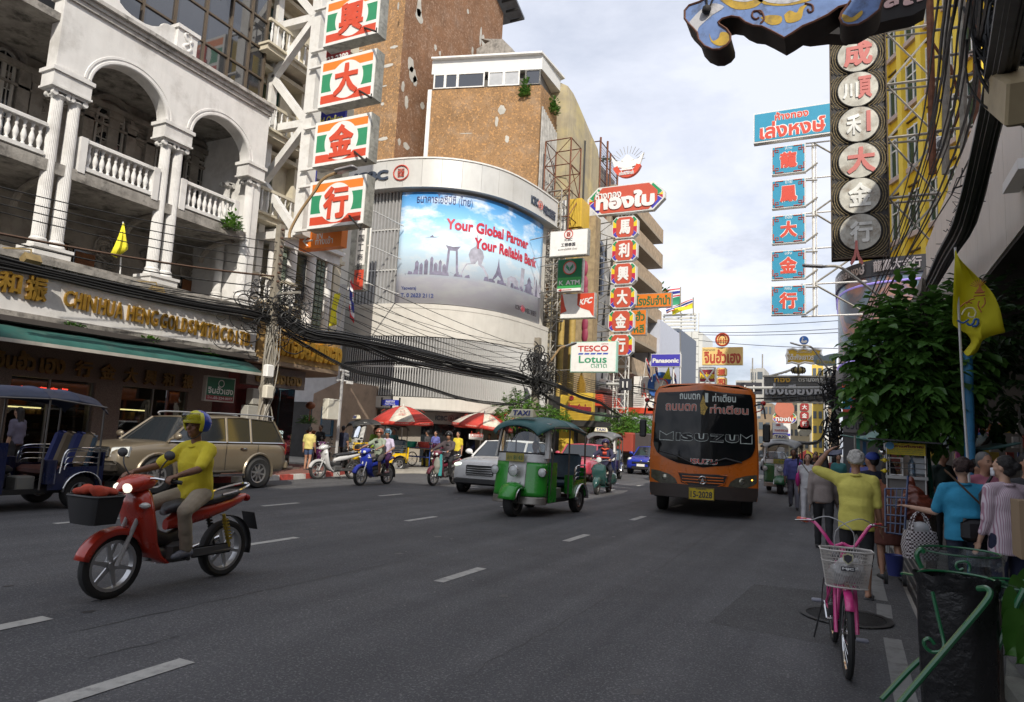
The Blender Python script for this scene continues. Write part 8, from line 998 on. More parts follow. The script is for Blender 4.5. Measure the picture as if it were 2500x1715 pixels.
t3=tuktuk('dark three-wheeled taxi with passengers behind the scooter rider',(-9.55,29,0),PI+.15,navyp,M('grey_canvas',(.12,.125,.13),.5,var=.15),Pl((.14,.05,.04)));t4=tuktuk('green three-wheeled taxi with black canopy just right of the bus',(-2.2,28.6,0),PI,Pt((.015,.11,.04)),M('grey_white_canvas',(.3,.31,.31),.5,var=.2),twhite);t5=tuktuk('yellow three-wheeled taxi with black canopy in front of the bank entrance',(-17.6,23.2,0),PI-.6,Pt('tuktuk_yellow',(.7,.45,.01)),M('black_canvas',(.03,.03,.028),.5),twhite);t6=tuktuk('yellow three-wheeled taxi half hidden behind the scooter rider',(-10.8,33,0),PI+.1,MATS['tuktuk_yellow'],MATS['black_canvas'],twhite)
def car(label,loc,rz,pm,Lh=2.3,W=.9,H=1.5,hood=.95,belt=1,gh=((.75,1),(.35,1.45),(-1,1.48),(-1.75,1.35),(-2.05,1)),wy=(1.35,-1.3),wr=.31,suv=0,name='car',cat='car',group='cars on the street'):
 t=Th(name,label,cat,loc,rz,group);rings=[];zb=.24 if not suv else.36;st_=[(Lh,.86,zb+.22,hood-.26),(Lh-.05,.93,zb+.05,hood-.16),(Lh-.25,.98,zb,hood-.07),(Lh-.8,1,zb,hood),(gh[0][0]+.05,1,zb,belt),(0,1,zb,belt),(gh[-1][0]+.25,1,zb,belt),(-Lh+.2,.98,zb,belt-.01),(-Lh+.04,.94,zb+.05,belt-.06),(-Lh,.88,zb+.2,belt-.2)]
 for y,k,z0,z1 in st_:
  w_=W*k;mid=(z0+z1)/2;half=[(w_*.92,z0),(w_*.99,z0+.08),(w_*1,mid),(w_*.985,z1-.14),(w_*.93,z1-.03),(w_*.8,z1),(w_*.4,z1+.02)];rings.append([G(-x,y,z)for x,z in half]+[G(x,y,z)for x,z in reversed(half)])
 Bd(MB().Lf(rings),'body',pm,t,sub=1);zr_=max(z for _,z in gh);gl_=MB();top=[(y,z)for y,z in gh if z>belt+.1];P=[(y,z)for y,z in gh]
 for s_ in(-1,1):
  pts=[G(s_*W*.9,P[0][0],belt)]+[G(s_*W*(.9-.17*(z-belt)/(zr_-belt)),y,z-.03)for y,z in top]+[G(s_*W*.9,P[-1][0],belt)];gl_.Qd(*pts)
 def cross(y,z,k=1):f=(z-belt)/(zr_-belt);w_=W*(.9-.17*f)*k;return[G(x*w_,y,z-.03*(x*x))for x in(-1,-.6,-.2,.2,.6,1)]
 gl_.Sh([cross(*P[0]),cross(*top[0])]);gl_.Sh([cross(*top[-1]),cross(*P[-1])]);Bd(gl_,'windows',M('car_window',(.02,.024,.028),.05,var=0,spec=.9),t);Bd(MB().Sh([[p+G(0,0,.012)for p in cross(y,z,1.02)]for y,z in top]),'roof',pm,t,So=.03)
 for s_ in(-1,1):
  a=lambda y,z:G(s_*(W*(.9-.17*(z-belt)/(zr_-belt))+.004),y,z)
  for(ya,za),(yb,zb_)in((P[0],top[0]),(P[-1],top[-1])):Bd(MB().Tb([a(ya,za),a(yb,zb_-.02)],.032,5),'pillar',pm,t)
  for f in((.38,.68)if suv else(.5,)):yy=top[0][0]+(top[-1][0]-top[0][0])*f;Bd(MB().Tb([a(yy+.02,belt),a(yy,zr_-.04)],.03,5),'pillar',pm if suv else Bp,t)
  Bd(MB().Tb([a(P[0][0],belt)+G(0,0,0),a(P[-1][0],belt)],.018,5),'waistline',Ch if suv else Bp,t)
  for y in wy:
   Bd(MB().Lk([(.001,0),(wr*1.2,0)],(s_*W*1+.004*s_,y,wr+.02),24,'x'),'wheel_well',Bp,t);Bd(MB().Tb([G(s_*(W+.01),y+Co(R(q_))*wr*1.22,wr+.02+Si(R(q_))*wr*1.22)for q_ in Rg(-15,196,15)],.035 if suv else.02,5),'wheel_arch',pm,t);Wh(t,(s_*(W-.06),y,wr),wr,.22,wr*.64,8 if suv else 5,sw=.03,side=s_)  # flat dark disc paints the shaded hollow behind each wheel
  Bd(MB().Tb([a(P[0][0]-.05,belt+.04),a(P[0][0]-.1,belt+.08)+G(s_*.12,0,0)],.02,5).El(a(P[0][0]-.12,belt+.12)+G(s_*.2,0,0),(.12,.07,.08),nu=10,nv=7),'door_mirror',pm,t)
  for y in((.25,-.85)if suv else(0,)):Bd(MB().Tb([(s_*(W*1),y-.1,belt-.14),(s_*(W+.02),y,belt-.14),(s_*(W*1),y+.1,belt-.14)],.018,5),'door_handle',Ch if suv else pm,t)
  for y in((.72,-.32,-1.32)if suv else(.6,-.55)):Bd(MB().Bx(s_*W-.004,s_*W*1.002,y-.006,y+.006,zb+.12,belt-.04),'door_seam',Bp,t)
 return t
gold_=Pt((.2,.165,.115),Rh=.3,metal=.35);suv=car('champagne gold estate off-roader parked at the left kerb with roof rails',(-14.45,11.75,0),PI-0,gold_,Lh=2.42,W=.92,H=1.8,hood=1.12,belt=1.14,gh=((1.25,1.12),(.55,1.7),(-.9,1.78),(-2,1.72),(-2.3,1.15)),wy=(1.52,-1.38),wr=.385,suv=1,name='estate_car')
for s_ in(-1,1):
 Bd(MB().Tb(Sp([(s_*.66,.4,1.74),(s_*.66,.25,1.83),(s_*.66,-1.8,1.84),(s_*.66,-1.95,1.76)]),.022,6),'roof_rail',Pl((.4,.4,.4),.3,metal=.7),suv);Bd(MB().Lf([[G(s_*x,y,z)for x,y,z in((.62,2.39,.98),(.62,2.41,.8),(.64,2.36,.78),(.64,2.34,1))],[G(s_*x,y,z)for x,y,z in((.9,2.18,1.02),(.905,2.22,.82),(.88,2.15,.8),(.87,2.12,1.02))]]),'headlight',lens,suv);Bd(MB().Lf([[G(s_*x,y,z)for x,y,z in((.84,-2.4,.85),(.9,-2.28,.85),(.9,-2.28,1.12),(.84,-2.4,1.1))],[G(s_*x,y,z)for x,y,z in((.85,-2.36,1.15),(.88,-2.3,1.15),(.86,-2.3,1.16),(.84,-2.36,1.16))]]),'tail_light',redlens,suv);Bd(MB().Bx(s_*.93-.05,s_*.93+.05,-.9,1,.34,.39),'side_step',Ch,suv)
gr=Bd(MB().Bb((0,2.42,.89),(1.18,.06,.22),.03),'grille',Bp,suv)
for k in Rg(4):Bd(MB().Bx(-.57,.57,2.44,2.46,.8+k*.055,.82+k*.055),'grille_bar',Ch,gr)
Bd(Tx(MB(),'ISUZU',(.13,2.462,.87),(-.26,0,0),(0,0,.05),.008,.03),'badge',Ch,gr);Bd(MB().Bb((0,2.4,.58),(1.72,.18,.26),.07),'front_bumper',gold_,suv);Bd(MB().Bx(-.55,.55,2.485,2.495,.5,.58),'lower_intake',Bp,suv);npq=Bd(MB().Bx(.42,.8,2.49,2.5,.5,.62),'number_plate',whs,suv);Bd(Tx(MB(),'ชฎ 6228',(.78,2.501,.53),(-.34,0,0),(0,0,.07),.002,.02),'plate_lettering',blk,npq);Bd(MB().Bb((0,-2.42,.56),(1.78,.16,.24),.06),'rear_bumper',gold_,suv);wpaint=Pt((.68,.68,.67));wc=car('white hatchback with headlights on, half hidden behind the green three-wheeler',(-9.1,18.7,0),PI+.06,wpaint,Lh=2.1,W=.88,hood=1,belt=1.02,gh=((.95,1),(.3,1.48),(-1.1,1.5),(-1.6,1.4),(-1.95,1.05)),wr=.32)
for s_ in(-1,1):
 Bd(MB().El((s_*.68,1.98,.8),(.16,.1,.06),nu=12,nv=7),'headlight',EM('pale_headlight',(.85,1,.75),1.6),wc);Bd(MB().El((s_*.72,2,.48),(.09,.06,.08),nu=10,nv=6),'fog_lamp_recess',Bp,wc)
gq=Bd(MB().Bb((0,2.08,.66),(.85,.08,.28),.06),'grille',Bp,wc)
for k in Rg(4):Bd(MB().Tb([(-.4,2.13,.56+k*.06),(0,2.15,.55+k*.06),(.4,2.13,.56+k*.06)],.008,4),'grille_bar',Ch,gq)
Bd(MB().Bb((0,2.02,.36),(1.6,.2,.18),.05),'lower_bumper',Bp,wc);bpaint=Pt((.018,.035,.32));bc=car('blue hatchback with a headlamp on following behind the three-wheelers',(-9.5,37.2,0),PI-.04,bpaint,Lh=1.93,W=.85,hood=.95,belt=.98,gh=((.85,.97),(.3,1.45),(-1.1,1.48),(-1.5,1.4),(-1.8,1)),wr=.3,wy=(1.2,-1.2))
for s_ in(-1,1):Bd(MB().El((s_*.66,1.72,.78),(.13,.16,.1),nu=12,nv=7),'headlight',lens,bc)
Bd(MB().Bb((0,1.92,.62),(1,.06,.1),.03).Bb((0,1.92,.36),(1,.06,.16),.03),'grille',Bp,bc);Bd(MB().Cb((0,1.97,.5),(.42,.01,.13)),'number_plate',whs,bc);Bd(MB().El((0,1.94,.71),(.05,.02,.05)),'badge',Ch,bc);car('pink taxi saloon seen between the white hatchback and the scooter',(-9.9,27.5,0),PI+.05,Pt((.42,.05,.08)),Lh=2.2,W=.87,hood=.92,belt=.95,name='taxi');car('silver car waiting far down the street behind the bus',(-5.2,60,0),PI,Pt((.35,.36,.37)));mred=Pt((.5,.035,.015),Gm=.05);mblue=Pt((.02,.04,.35));mmar=Pt((.13,.02,.035));mwht=Pt((.6,.6,.6));mdk=Pt((.03,.03,.032));mpur=Pt((.16,.03,.14));m1_=moto('red step-through motorcycle with black front basket, nearest the camera on the left',(-5.95,4.78,0),PI+.03,mred,lit=1,basket=1);m2_=moto('blue step-through motorcycle carrying two riders near the left kerb',(-12.66,16.85,0),PI-.02,mblue,lit=0);m3_=moto('maroon scooter with a grey shopping bag hung on its front',(-11.5,18.95,0),PI-.02,mmar,lit=0);E=MB();E.El((-.1,.62,.62),(.13,.08,.28),nu=10,nv=8);vox(E,'hanging_bag',Pl((.2,.2,.17),.7),m3_,.025,.01);Bd(MB().Lf([[G(-.22+x*w_,.6+y*.02,z)for x,y in((-1,-1),(1,-1),(1,1),(-1,1))]for z,w_ in((.32,.05),(.6,.06),(.98,.03))]),'teal_strap',Pl('teal_strap',(.05,.3,.3)),m3_);m4_=moto('white step-through motorcycle with a black top box parked on the kerb corner',(-14.75,17.6,0),PI-.35,mwht,topbox=1,group='motorcycles parked on the corner')
for k,(x,y,rz,m_,lab)in En(((-18.6,21.4,PI+.5,mpur,'purple motorcycle parked in the side street behind the woman in yellow'),(-17.9,22,PI+.3,mdk,'black motorcycle parked in the side street left of the camera pole'),(-17,22.4,PI+.2,mdk,'black motorcycle parked just right of the camera pole'),(-19.6,21.9,PI+.6,mmar,'dark red motorcycle parked furthest into the side street'))):
 moto(lab,(x,y,.1 if 0 else 0),rz,m_,group='motorcycles parked on the corner')
moto('black motorcycle far behind the dark three-wheeler',(-7.9,31.5,0),PI,mdk);vg=Pt((.018,.06,.055),Rh=.2);vs_=Th('classic_scooter','dark green classic scooter with chrome trim between the green three-wheeler and the bus',(-6.85,20.85,0),PI+.02)
for y in(.62,-.6):Wh(vs_,(0,y,.22),.22,.1,.12,5,sw=.02)
Bd(MB().Lf(Sl([(.95,.4,.05,.03),(.88,.43,.2,.06,3),(.72,.44,.235,.06,3),(.5,.42,.22,.06,3),(.34,.36,.18,.06),(.22,.2,.2,.05)],18,'z')),'leg_shield',vg,vs_);Bd(MB().Tb([G(.235*Si(a)*.98,.45,.66+.27*Co(a))for a in cyc(24)],.01,5,Cl=1),'shield_trim',Ch,vs_);Bd(MB().Lf(Sl([(.86,.26,.02,.06),(.8,.34,.09,.1),(.66,.42,.12,.13),(.5,.44,.1,.12),(.44,.44,.04,.08)])),'front_mudguard',vg,vs_);Bd(MB().Bx(-.16,.16,-.15,.36,.22,.25),'floorboard',vg,vs_)
for s_ in(-1,1):Bd(MB().Lf(Sl([(.02,.42,.05,.1,2.2,s_*.15),(-.2,.46,.12,.19,2.2,s_*.19),(-.45,.46,.12,.19,2.2,s_*.2),(-.72,.44,.07,.12,2.2,s_*.17),(-.86,.42,.02,.04,2.2,s_*.12)])),'side_cowl',vg,vs_)
Bd(MB().Lf(Sl([(.02,.66,.1,.06),(-.25,.75,.14,.06),(-.6,.75,.12,.05),(-.75,.73,.05,.03)])),'saddle',SEATM,vs_);hq=Bd(MB().Lk([(.01,-.12),(.08,-.08),(.095,0),(.09,.02)],(0,.5,1.05),16,'y'),'headlight',Ch,vs_);Bd(MB().El((0,.52,1.05),(.085,.02,.085)),'lens',lens,hq);Bd(MB().Tb(Sp([(-.34,.3,1.02),(-.2,.4,1.04),(0,.42,1),(.2,.4,1.04),(.34,.3,1.02)]),.018,7).El((.22,.42,1.14),(.05,.02,.05)).Tb([(.18,.4,1.04),(.22,.42,1.1)],.006,4),'handlebar',Ch,vs_);Bd(MB().Tb([(-.25,-.85,.3),(.25,-.85,.3)],.012,5).Tb([(-.25,-.85,.3),(-.25,-.3,.28)],.012,5),'crash_bar',Ch,vs_);skinm=M('skin_tan',(.36,.19,.12),.55,var=.12,scale=14);skind=M('skin_brown',(.22,.11,.065),.55,var=.12,scale=14);skinl=M('skin_light',(.48,.29,.2),.55,var=.1,scale=14);hairk=M('hair_black',(.012,.01,.01),.5,var=.3,scale=40,Bu=.6,Bc=120);hairw=M('hair_white',(.5,.48,.44),.7,var=.25,scale=40,Bu=.8,Bc=110);hairb=M('hair_dark_brown',(.035,.015,.012),.55,var=.4,scale=30,Bu=.8,Bc=100)
def Cm(*a,**k):return fam(a,k,Rh=.85,var=.12,scale=5,Bu=.35,Bc=26)
def ik(a,b,l1,l2,hint):
 d=b-a;D=min(d.length,(l1+l2)*.999);d=d.normalized();x=(l1*l1-l2*l2+D*D)/(2*D);hgt=math.sqrt(max(0,l1*l1-x*x));hv=V(hint);hv=(hv-d*hv.dot(d)).normalized();return a+d*x+hv*hgt,a+d*D
def pose(h,pel=None,lean=0,side=0,UL=(-.12,0,-1),FL=(-.05,.15,-1),UR=(.12,0,-1),FR=(.05,.15,-1),TL=(-.03,0,-1),SL=(0,-.02,-1),TR=(.03,0,-1),SR=(0,-.02,-1),hy=0,hp=0,w=1,wrists=None,ankles=None,elb=(1,-.4,-.8),knee=(.35,1,.4)):
 n=lambda v:V(v).normalized();J={'h':h,'hy':hy,'hp':hp,'w':w};up=G(Si(side),Si(lean),Co(lean)*Co(side)).normalized();rt=G(Co(side),0,-Si(side));fallen=pel is None;P=G(0,0,.53*h)if fallen else V(pel);J['pel']=P;J['up']=up;J['rt']=rt;J['neck']=P+up*.285*h;J['head']=J['neck']+(up*.6+G(0,0,.4)).normalized()*.098*h+G(0,.012*h*Co(hy),0)
 for s,k,U,F,T,S_ in((-1,'L',UL,FL,TL,SL),(1,'R',UR,FR,TR,SR)):
  sh=J['neck']-up*.036*h+rt*(s*.099*h*(.55+.45*w));J['sh'+k]=sh;l1,l2=.172*h,.15*h
  if wrists and wrists[k]is not None:e_,wv=ik(sh,V(wrists[k]),l1,l2,(elb[0]*s,elb[1],elb[2]))
  else:e_=sh+n(U)*l1;wv=e_+n(F)*l2
  J['el'+k]=e_;J['wr'+k]=wv;hp_=P+rt*(s*.052*h)-G(0,0,.01*h);J['hp'+k]=hp_;l1,l2=.245*h,.235*h
  if ankles and ankles[k]is not None:kn,an=ik(hp_,V(ankles[k]),l1,l2,(knee[0]*s,knee[1],knee[2]))
  else:kn=hp_+n(T)*l1;an=kn+n(S_)*l2
  J['kn'+k]=kn;J['an'+k]=an
 if fallen:
  zmin=min(J['anL'].z,J['anR'].z)-.045*h
  for k,v in list(J.items()):
   if isinstance(v,Vector)and k not in('up','rt'):J[k]=v-G(0,0,zmin)
 return J
def Fg(label,loc,rz,J,skin,top,bottom,hair=None,Hs='short',Sv=.55,legs=1,topm=None,Se=None,Dt=1,name='person',group=None,curl=None,skirt=None,collar=0,grips=0,topflare=0,hem=.03):
 """detail 2 near, 1 middle, 0 far""";t=Th(name,label,'person',loc,rz,group);h=J['h'];s=h/1.7;v={2:.0105,1:.019,0:.032}[Dt];up,rt=J['up'],J['rt'];W=J['w'];fw=up.cross(rt)*-1;fw=rt.cross(up)*-1
 if fw.y<0:fw=-fw
 P,NK,H=J['pel'],J['neck'],J['head'];Rm=Matrix((rt,fw,up)).transposed()
 def torso(E,g=0,lo=-.09):
  rings=[]
  for a,wx,wy,o in((lo,.15,.112,0),(-.02,.152,.115,0),(.06,.148,.112,.005),(.14,.141,.108+(W-1)*.15,.01),(.22,.146,.11,.01),(.3,.16,.115,.008),(.36,.155,.105,0),(.41,.12,.085,-.005),(.45,.07,.055,-.01)):
   c=P+up*a*s+fw*o*s;rings.append([c+rt*((wx*s*W+g)*math.copysign(abs(Co(t_))**.85,Co(t_)))+fw*((wy*s*W+g)*math.copysign(abs(Si(t_))**.9,Si(t_)))for t_ in cyc(20)])
  E.Lf(rings);[E.cap(J['sh'+k],NK-up*.02*s,.054*s+g,.05*s+g*.5,10)for k in'LR'];E.cap(J['shL']-up*.02*s,J['shR']-up*.02*s,.055*s+g,.055*s+g,10)
 B=MB();torso(B);B.cap(NK-up*.03*s,H-G(0,0,.05*s),.052*s,.047*s,10);hr=Matrix.Rotation(J['hy'],3,'Z')@Matrix.Rotation(-J['hp'],3,'X');F=lambda x,y,z:H+hr@G(x*s,y*s,z*s);B.El(H+hr@G(0,-.008*s,.022*s),(.074*s,.094*s,.098*s),hr,16,12);B.El(F(0,.028,-.038),(.055*s,.06*s,.068*s),hr,14,10);B.cap(F(0,.045,-.078),F(0,.06,-.088),.03*s,.022*s,8);B.cap(F(0,.086,.01),F(0,.104,-.022),.01*s,.016*s,8);B.cap(F(-.035,.08,.026),F(.035,.08,.026),.012*s,.012*s,8);B.cap(F(-.018,.086,-.052),F(.018,.086,-.052),.01*s,.01*s,6)
 for q in(-1,1):B.El(F(q*.075,-.002,-.008),(.012*s,.02*s,.03*s),hr,8,6);B.El(F(q*.042,.062,-.018),(.022*s,.022*s,.02*s),hr,8,6)
 for k,q in(('L',-1),('R',1)):
  sh,el,wr=J['sh'+k],J['el'+k],J['wr'+k];B.cap(sh,el,.05*s*min(W,1.15),.037*s,10);B.cap(el,el.lerp(wr,.45),.038*s,.036*s,10);B.cap(el.lerp(wr,.4),wr,.036*s,.024*s,10);d=(wr-el).normalized()
  if curl and curl.get(k):d=(d+V(curl[k])).normalized()
  a,b=Bs(d,G(0,0,1)if abs(d.z)<.8 else G(0,1,0));palm=wr+d*.045*s;wide=a if not grips else a;flat=b
  if abs(d.z)>.7:wide=G(0,1,0)-d*d.y;wide.normalize();flat=d.cross(wide)
  Mx=Matrix((wide,flat,d)).transposed();B.El(palm,(.04*s,.018*s,.052*s),Mx,10,7)
  for i,(fx,fl_)in En(((-.03,.062),(-.01,.072),(.01,.068),(.029,.054))):
   r0=wr+d*.08*s+wide*fx*s;bend=.35 if not grips else 1.3;cd_=flat*(-1 if grips else q)if 1 else 0
   if grips:cd_=G(0,0,-1)-d*(-d.z);cd_.normalize()
   m_=r0+(d*Co(bend*.5)+cd_*Si(bend*.5))*fl_*.5*s;e_=m_+(d*Co(bend*1.3)+cd_*Si(bend*1.3))*fl_*.5*s;B.cap(r0,m_,.0092*s,.0085*s,6);B.cap(m_,e_,.0085*s,.007*s,6)
  th=wr+d*.03*s+wide*(.038*s)*(1 if abs(d.z)>.7 else-q);B.cap(th,th+(d*.75+wide*(.5 if abs(d.z)>.7 else-.5*q))*.045*s,.012*s,.009*s,6);hp_,kn,an=J['hp'+k],J['kn'+k],J['an'+k];B.cap(hp_,kn,.082*s*(W*.5+.5),.052*s,12);B.cap(kn,kn.lerp(an,.42),.052*s,.052*s,10);B.cap(kn.lerp(an,.35),an,.052*s,.033*s,10);ft=G(0,1,0)if(kn-an).z>0 else G(0,1,0);fd=G(.12*q,1,0).normalized();B.cap(an+G(0,-.03*s,-.035*s),an+fd*.085*s+G(0,0,-.042*s),.034*s,.03*s,8);B.cap(an+fd*.08*s+G(0,0,-.048*s),an+fd*.14*s+G(0,0,-.052*s),.03*s,.022*s,8)
 vox(B,'body',skin,t,v,0,2);C=MB();g=.016*s;torso(C,g,lo=-.05-hem)
 for k in'LR':
  sh,el,wr=J['sh'+k],J['el'+k],J['wr'+k]
  if Sv<=0:continue
  f=min(1,Sv/.5);C.cap(sh,sh.lerp(el,f),.058*s*min(W,1.15)+g*.5,.048*s+g*.7,10)
  if Sv>.5:C.cap(el,el.lerp(wr,min(1,(Sv-.5)/.5)*.96),.044*s+g*.5,.032*s+g*.6,10)
 so=vox(C,'shirt',top,t,max(v,.012),.0055*s if Dt else.003,2 if Dt else 1,freq=11)
 if collar:
  E=MB();c=NK+up*.012*s;ring=[c+rt*(.062*s*Co(a))+fw*(.066*s*Si(a))-up*(.022*s*max(0,Si(a)))for a in cyc(18)];ring2=[p+(p-c).normalized()*.022*s-up*.02*s for p in ring];E.Sh([ring+[ring[0]],ring2+[ring2[0]]]);Bd(E,'collar',top,so,So=.006)
 if bottom is not None:
  Q=MB();g2=.01*s;Q.El(P-G(0,0,.02*s),(.15*s*W+g2,.115*s*W+g2,.115*s),None,14,9)
  if skirt:
   rings=[]
   for z,hw,hl in((.02,.15,.115),(-.1,.17,.13),(-.25,.185,.14),(-skirt,.2,.15)):rings.append([P+G(Co(a)*hw*s*W,Si(a)*hl*s*W,z*s)for a in cyc(16)])
   Q.Lf(rings)
  else:
   for k in'LR':
    hp_,kn,an=J['hp'+k],J['kn'+k],J['an'+k];f=min(1,legs/.5);Q.cap(hp_,hp_.lerp(kn,f),.086*s*(W*.5+.5)+g2,.06*s+g2,12)
    if legs>.5:e_=kn.lerp(an,min(1,(legs-.5)/.5)*.97);Q.cap(kn,e_,.058*s+g2,.046*s+g2*1.2,10)
  vox(Q,'shorts'if legs<.8 and not skirt else('skirt'if skirt else'trousers'),bottom,t,max(v,.012),.004*s if Dt else.002,2 if Dt else 1,freq=13)
 if Se is not None:
  for k,q in(('L',-1),('R',1)):
   an=J['an'+k];fd=G(.12*q,1,0).normalized();Bd(MB().cap(an+G(0,-.035*s,-.036*s),an+fd*.09*s+G(0,0,-.042*s),.041*s,.037*s,9).cap(an+fd*.08*s+G(0,0,-.046*s),an+fd*.15*s+G(0,0,-.052*s),.036*s,.026*s,9),'shoe',Se,t)
 if Dt:
  for q in(-1,1):Bd(MB().El(F(q*.03,.0885,.008),(.011*s,.005*s,.0055*s),hr,8,6),'eye',Pl((.02,.015,.012),.2),t);Bd(MB().cap(F(q*.018,.093,.024),F(q*.042,.086,.026),.004*s,.003*s,5),'eyebrow',hairk,t)
  Bd(MB().cap(F(-.018,.094,-.053),F(.018,.094,-.053),.0035*s,.0035*s,5),'mouth',Pl((.2,.07,.055)),t)
 if hair is not None:
  Hm=MB();Hm.El(F(0,-.024,.04),(.085*s,.094*s,.094*s),hr,16,11)
  if Hs in('long','bob'):
   for q in(-1,0,1):Hm.cap(F(q*.05,-.055,.02),F(q*.055,-.07,-.3 if Hs=='long'else-.11),.045*s,.04*s if Hs=='long'else.05*s,8)
  if Hs=='curly':
   rs=random.Random(3)
   for k in Rg(60):a,b=rs.uniform(0,6.3),rs.uniform(-.5,1.4);Hm.El(F(Co(a)*Co(b)*.085,-.03+Si(a)*Co(b)*.095,.03+Si(b)*.085),(.028*s,)*3,None,7,5)
  if Hs=='bun':Hm.El(F(0,-.12,.02),(.045*s,.04*s,.045*s),None,10,7);Hm.El(F(0,-.05,-.03),(.07*s,.06*s,.06*s),None,10,7)
  if Hs=='short':Hm.El(F(0,-.05,-.02),(.07*s,.052*s,.06*s),hr,12,8)
  if Hs=='fluffy':
   rs=random.Random(5)
   for k in Rg(70):a,b=rs.uniform(0,6.3),rs.uniform(-.7,1.4);Hm.El(F(Co(a)*Co(b)*.08,-.03+Si(a)*Co(b)*.085,.035+Si(b)*.082),(.022*s,.022*s,.03*s),None,7,5)
  vox(Hm,'hair',hair,t,max(v,.011),.003 if Dt else 0,1,freq=60)
 t_J=dict(F=F,hr=hr,s=s);return t,t_J
def Hl(t,tj,col,visor=None,stripes=None,openf=1):
 F,hr,s=tj['F'],tj['hr'],tj['s'];E=MB();vs=[];nu,nv=24,14;idx={}
 def pt(i,j):th=PI*.72*i/nv;ph=2*PI*j/nu;return G(.118*Si(th)*Co(ph),-.012+.138*Si(th)*Si(ph),.035+.122*Co(th))
 P=[[F(*pt(i,j))for j in Rg(nu)]for i in Rg(nv+1)];fs=[];mm=[];n0=0;E.v=[tuple(p)for r_ in P for p in r_]
 for i in Rg(nv):
  for j in Rg(nu):
   c=(pt(i,j)+pt(i+1,j+1))/2
   if openf and c.y>.055 and c.z<.035:continue
   E.f.append((i*nu+j,(i+1)*nu+j,(i+1)*nu+(j+1)%nu,i*nu+(j+1)%nu));E.m.append(0 if not stripes else(1 if c.y<.02 else 0))
 hm=Bd(E,'helmet',[col]+([stripes]if stripes else[]),t,So=.016*s)
 if visor:
  Bd(MB().Sh([[F(.125*Si(R(a)),.002+.15*Co(R(a))*.98+dz*.25,.06+dz)for a in Rg(-62,63,8)]for dz in((0,.035,.07)if visor[1]=='up'else(.02,-.04,-.1))]),'visor',visor[0],hm,So=.002)
 Bd(MB().Tb(Sp([F(-.1,-0,-.03),F(-.055,.03,-.1),F(0,.045,-.122),F(.055,.03,-.1),F(.1,0,-.03)]),.006*s,5),'chin_strap',Bp,hm)
 return hm
def rider(label,m,h,skin,top,bottom,dy=0,Sv=.3,legs=1,Se=None,Dt=1,W=1.05,hy=0,hp=-.05,passenger=0,group='motorcycle riders',hair=None,hs='short',elb=(1,-.3,-.6),knee=(.55,1,.35)):
 s=h/1.7;y=-.2+dy;z=.93 if passenger else.9;wr={'L':(-.3,.3,1.09),'R':(.3,.3,1.09)}if not passenger else{'L':(-.22,.02+y+.25,.98),'R':(.22,.02+y+.25,.98)};J=pose(h,pel=(0,y,z),lean=.1 if not passenger else.03,hy=hy,hp=hp,w=W,wrists=wr,ankles={'L':(-.2,.02 if not passenger else y+.18,.38 if not passenger else.42),'R':(.2,.02 if not passenger else y+.18,.38 if not passenger else.42)},elb=elb,knee=knee);rz=m.rotation_euler[2];o=m.location
 return Fg(label,tuple(o),rz,J,skin,top,bottom,hair=hair,Hs=hs,Sv=Sv,legs=legs,Se=Se,Dt=Dt,group=group,grips=not passenger,collar=not passenger)
ypolo=Cm((.66,.55,.03));kh=Cm((.33,.28,.21));r1,j1=rider('rider in a yellow polo shirt, khaki trousers and blue-and-yellow helmet on the red motorcycle',m1_,1.72,skind,ypolo,kh,Sv=.42,legs=1,Se=Pl((.16,.17,.2)),Dt=2,W=1.08,hy=.12,hp=-.02,elb=(.7,-.6,-.9));Hl(r1,j1,Pl((.6,.58,.04),.15),(GL('visor_yellow',(.75,.72,.25),.35),'up'),Pl((.02,.06,.4),.15));r2,j2=rider('rider in a grey-green shirt, shorts and brown helmet on the blue motorcycle',m2_,1.66,skinm,Cm((.25,.29,.22)),Cm((.1,.085,.08)),dy=.02,Sv=.35,legs=.5,Se=Pl((.1,.06,.04)),hy=.35);Hl(r2,j2,Pl((.22,.08,.05),.2));r3,j3=rider('passenger in a lilac shirt and pale blue helmet behind the rider in grey-green',m2_,1.58,skinm,Cm((.48,.42,.55)),Cm((.07,.02,.09)),dy=-.34,Sv=.38,legs=.85,Se=Pl((.4,.22,.22)),passenger=1,hy=.35);Hl(r3,j3,Pl((.25,.42,.52),.2),(GL('visor_clear',(.6,.65,.7),.35),'up'));r4,j4=rider('rider in a dark jacket and glossy black helmet on the maroon scooter',m3_,1.7,skinm,Cm((.065,.05,.055)),Cm((.02,.02,.022)),Sv=1,Se=Bp,hy=.3);Hl(r4,j4,Pl((.015,.015,.016),.08));r5,j5=rider('scooter rider in a navy jacket with orange collar and navy helmet',vs_,1.72,skinm,Cm((.022,.022,.055)),Cm((.02,.02,.03)),dy=0,Sv=1,Se=Bp,hy=.2);Hl(r5,j5,Pl((.03,.025,.07),.12));E=MB();s_=j5['s'];F=j5['F'];E.Tb([F(-.12,-.02,-.17),F(-.08,.07,-.16),F(0,.1,-.2),F(.08,.07,-.16),F(.12,-.02,-.17)],.03,6);E.Tb([F(-.06,.1,-.3),F(.06,.1,-.3)],.05,6);E.Tb([F(-.2,.1,-.44),F(.2,.1,-.44)],.022,6);Bd(E,'orange_panel',Pl((.48,.06,.03),.8),r5)
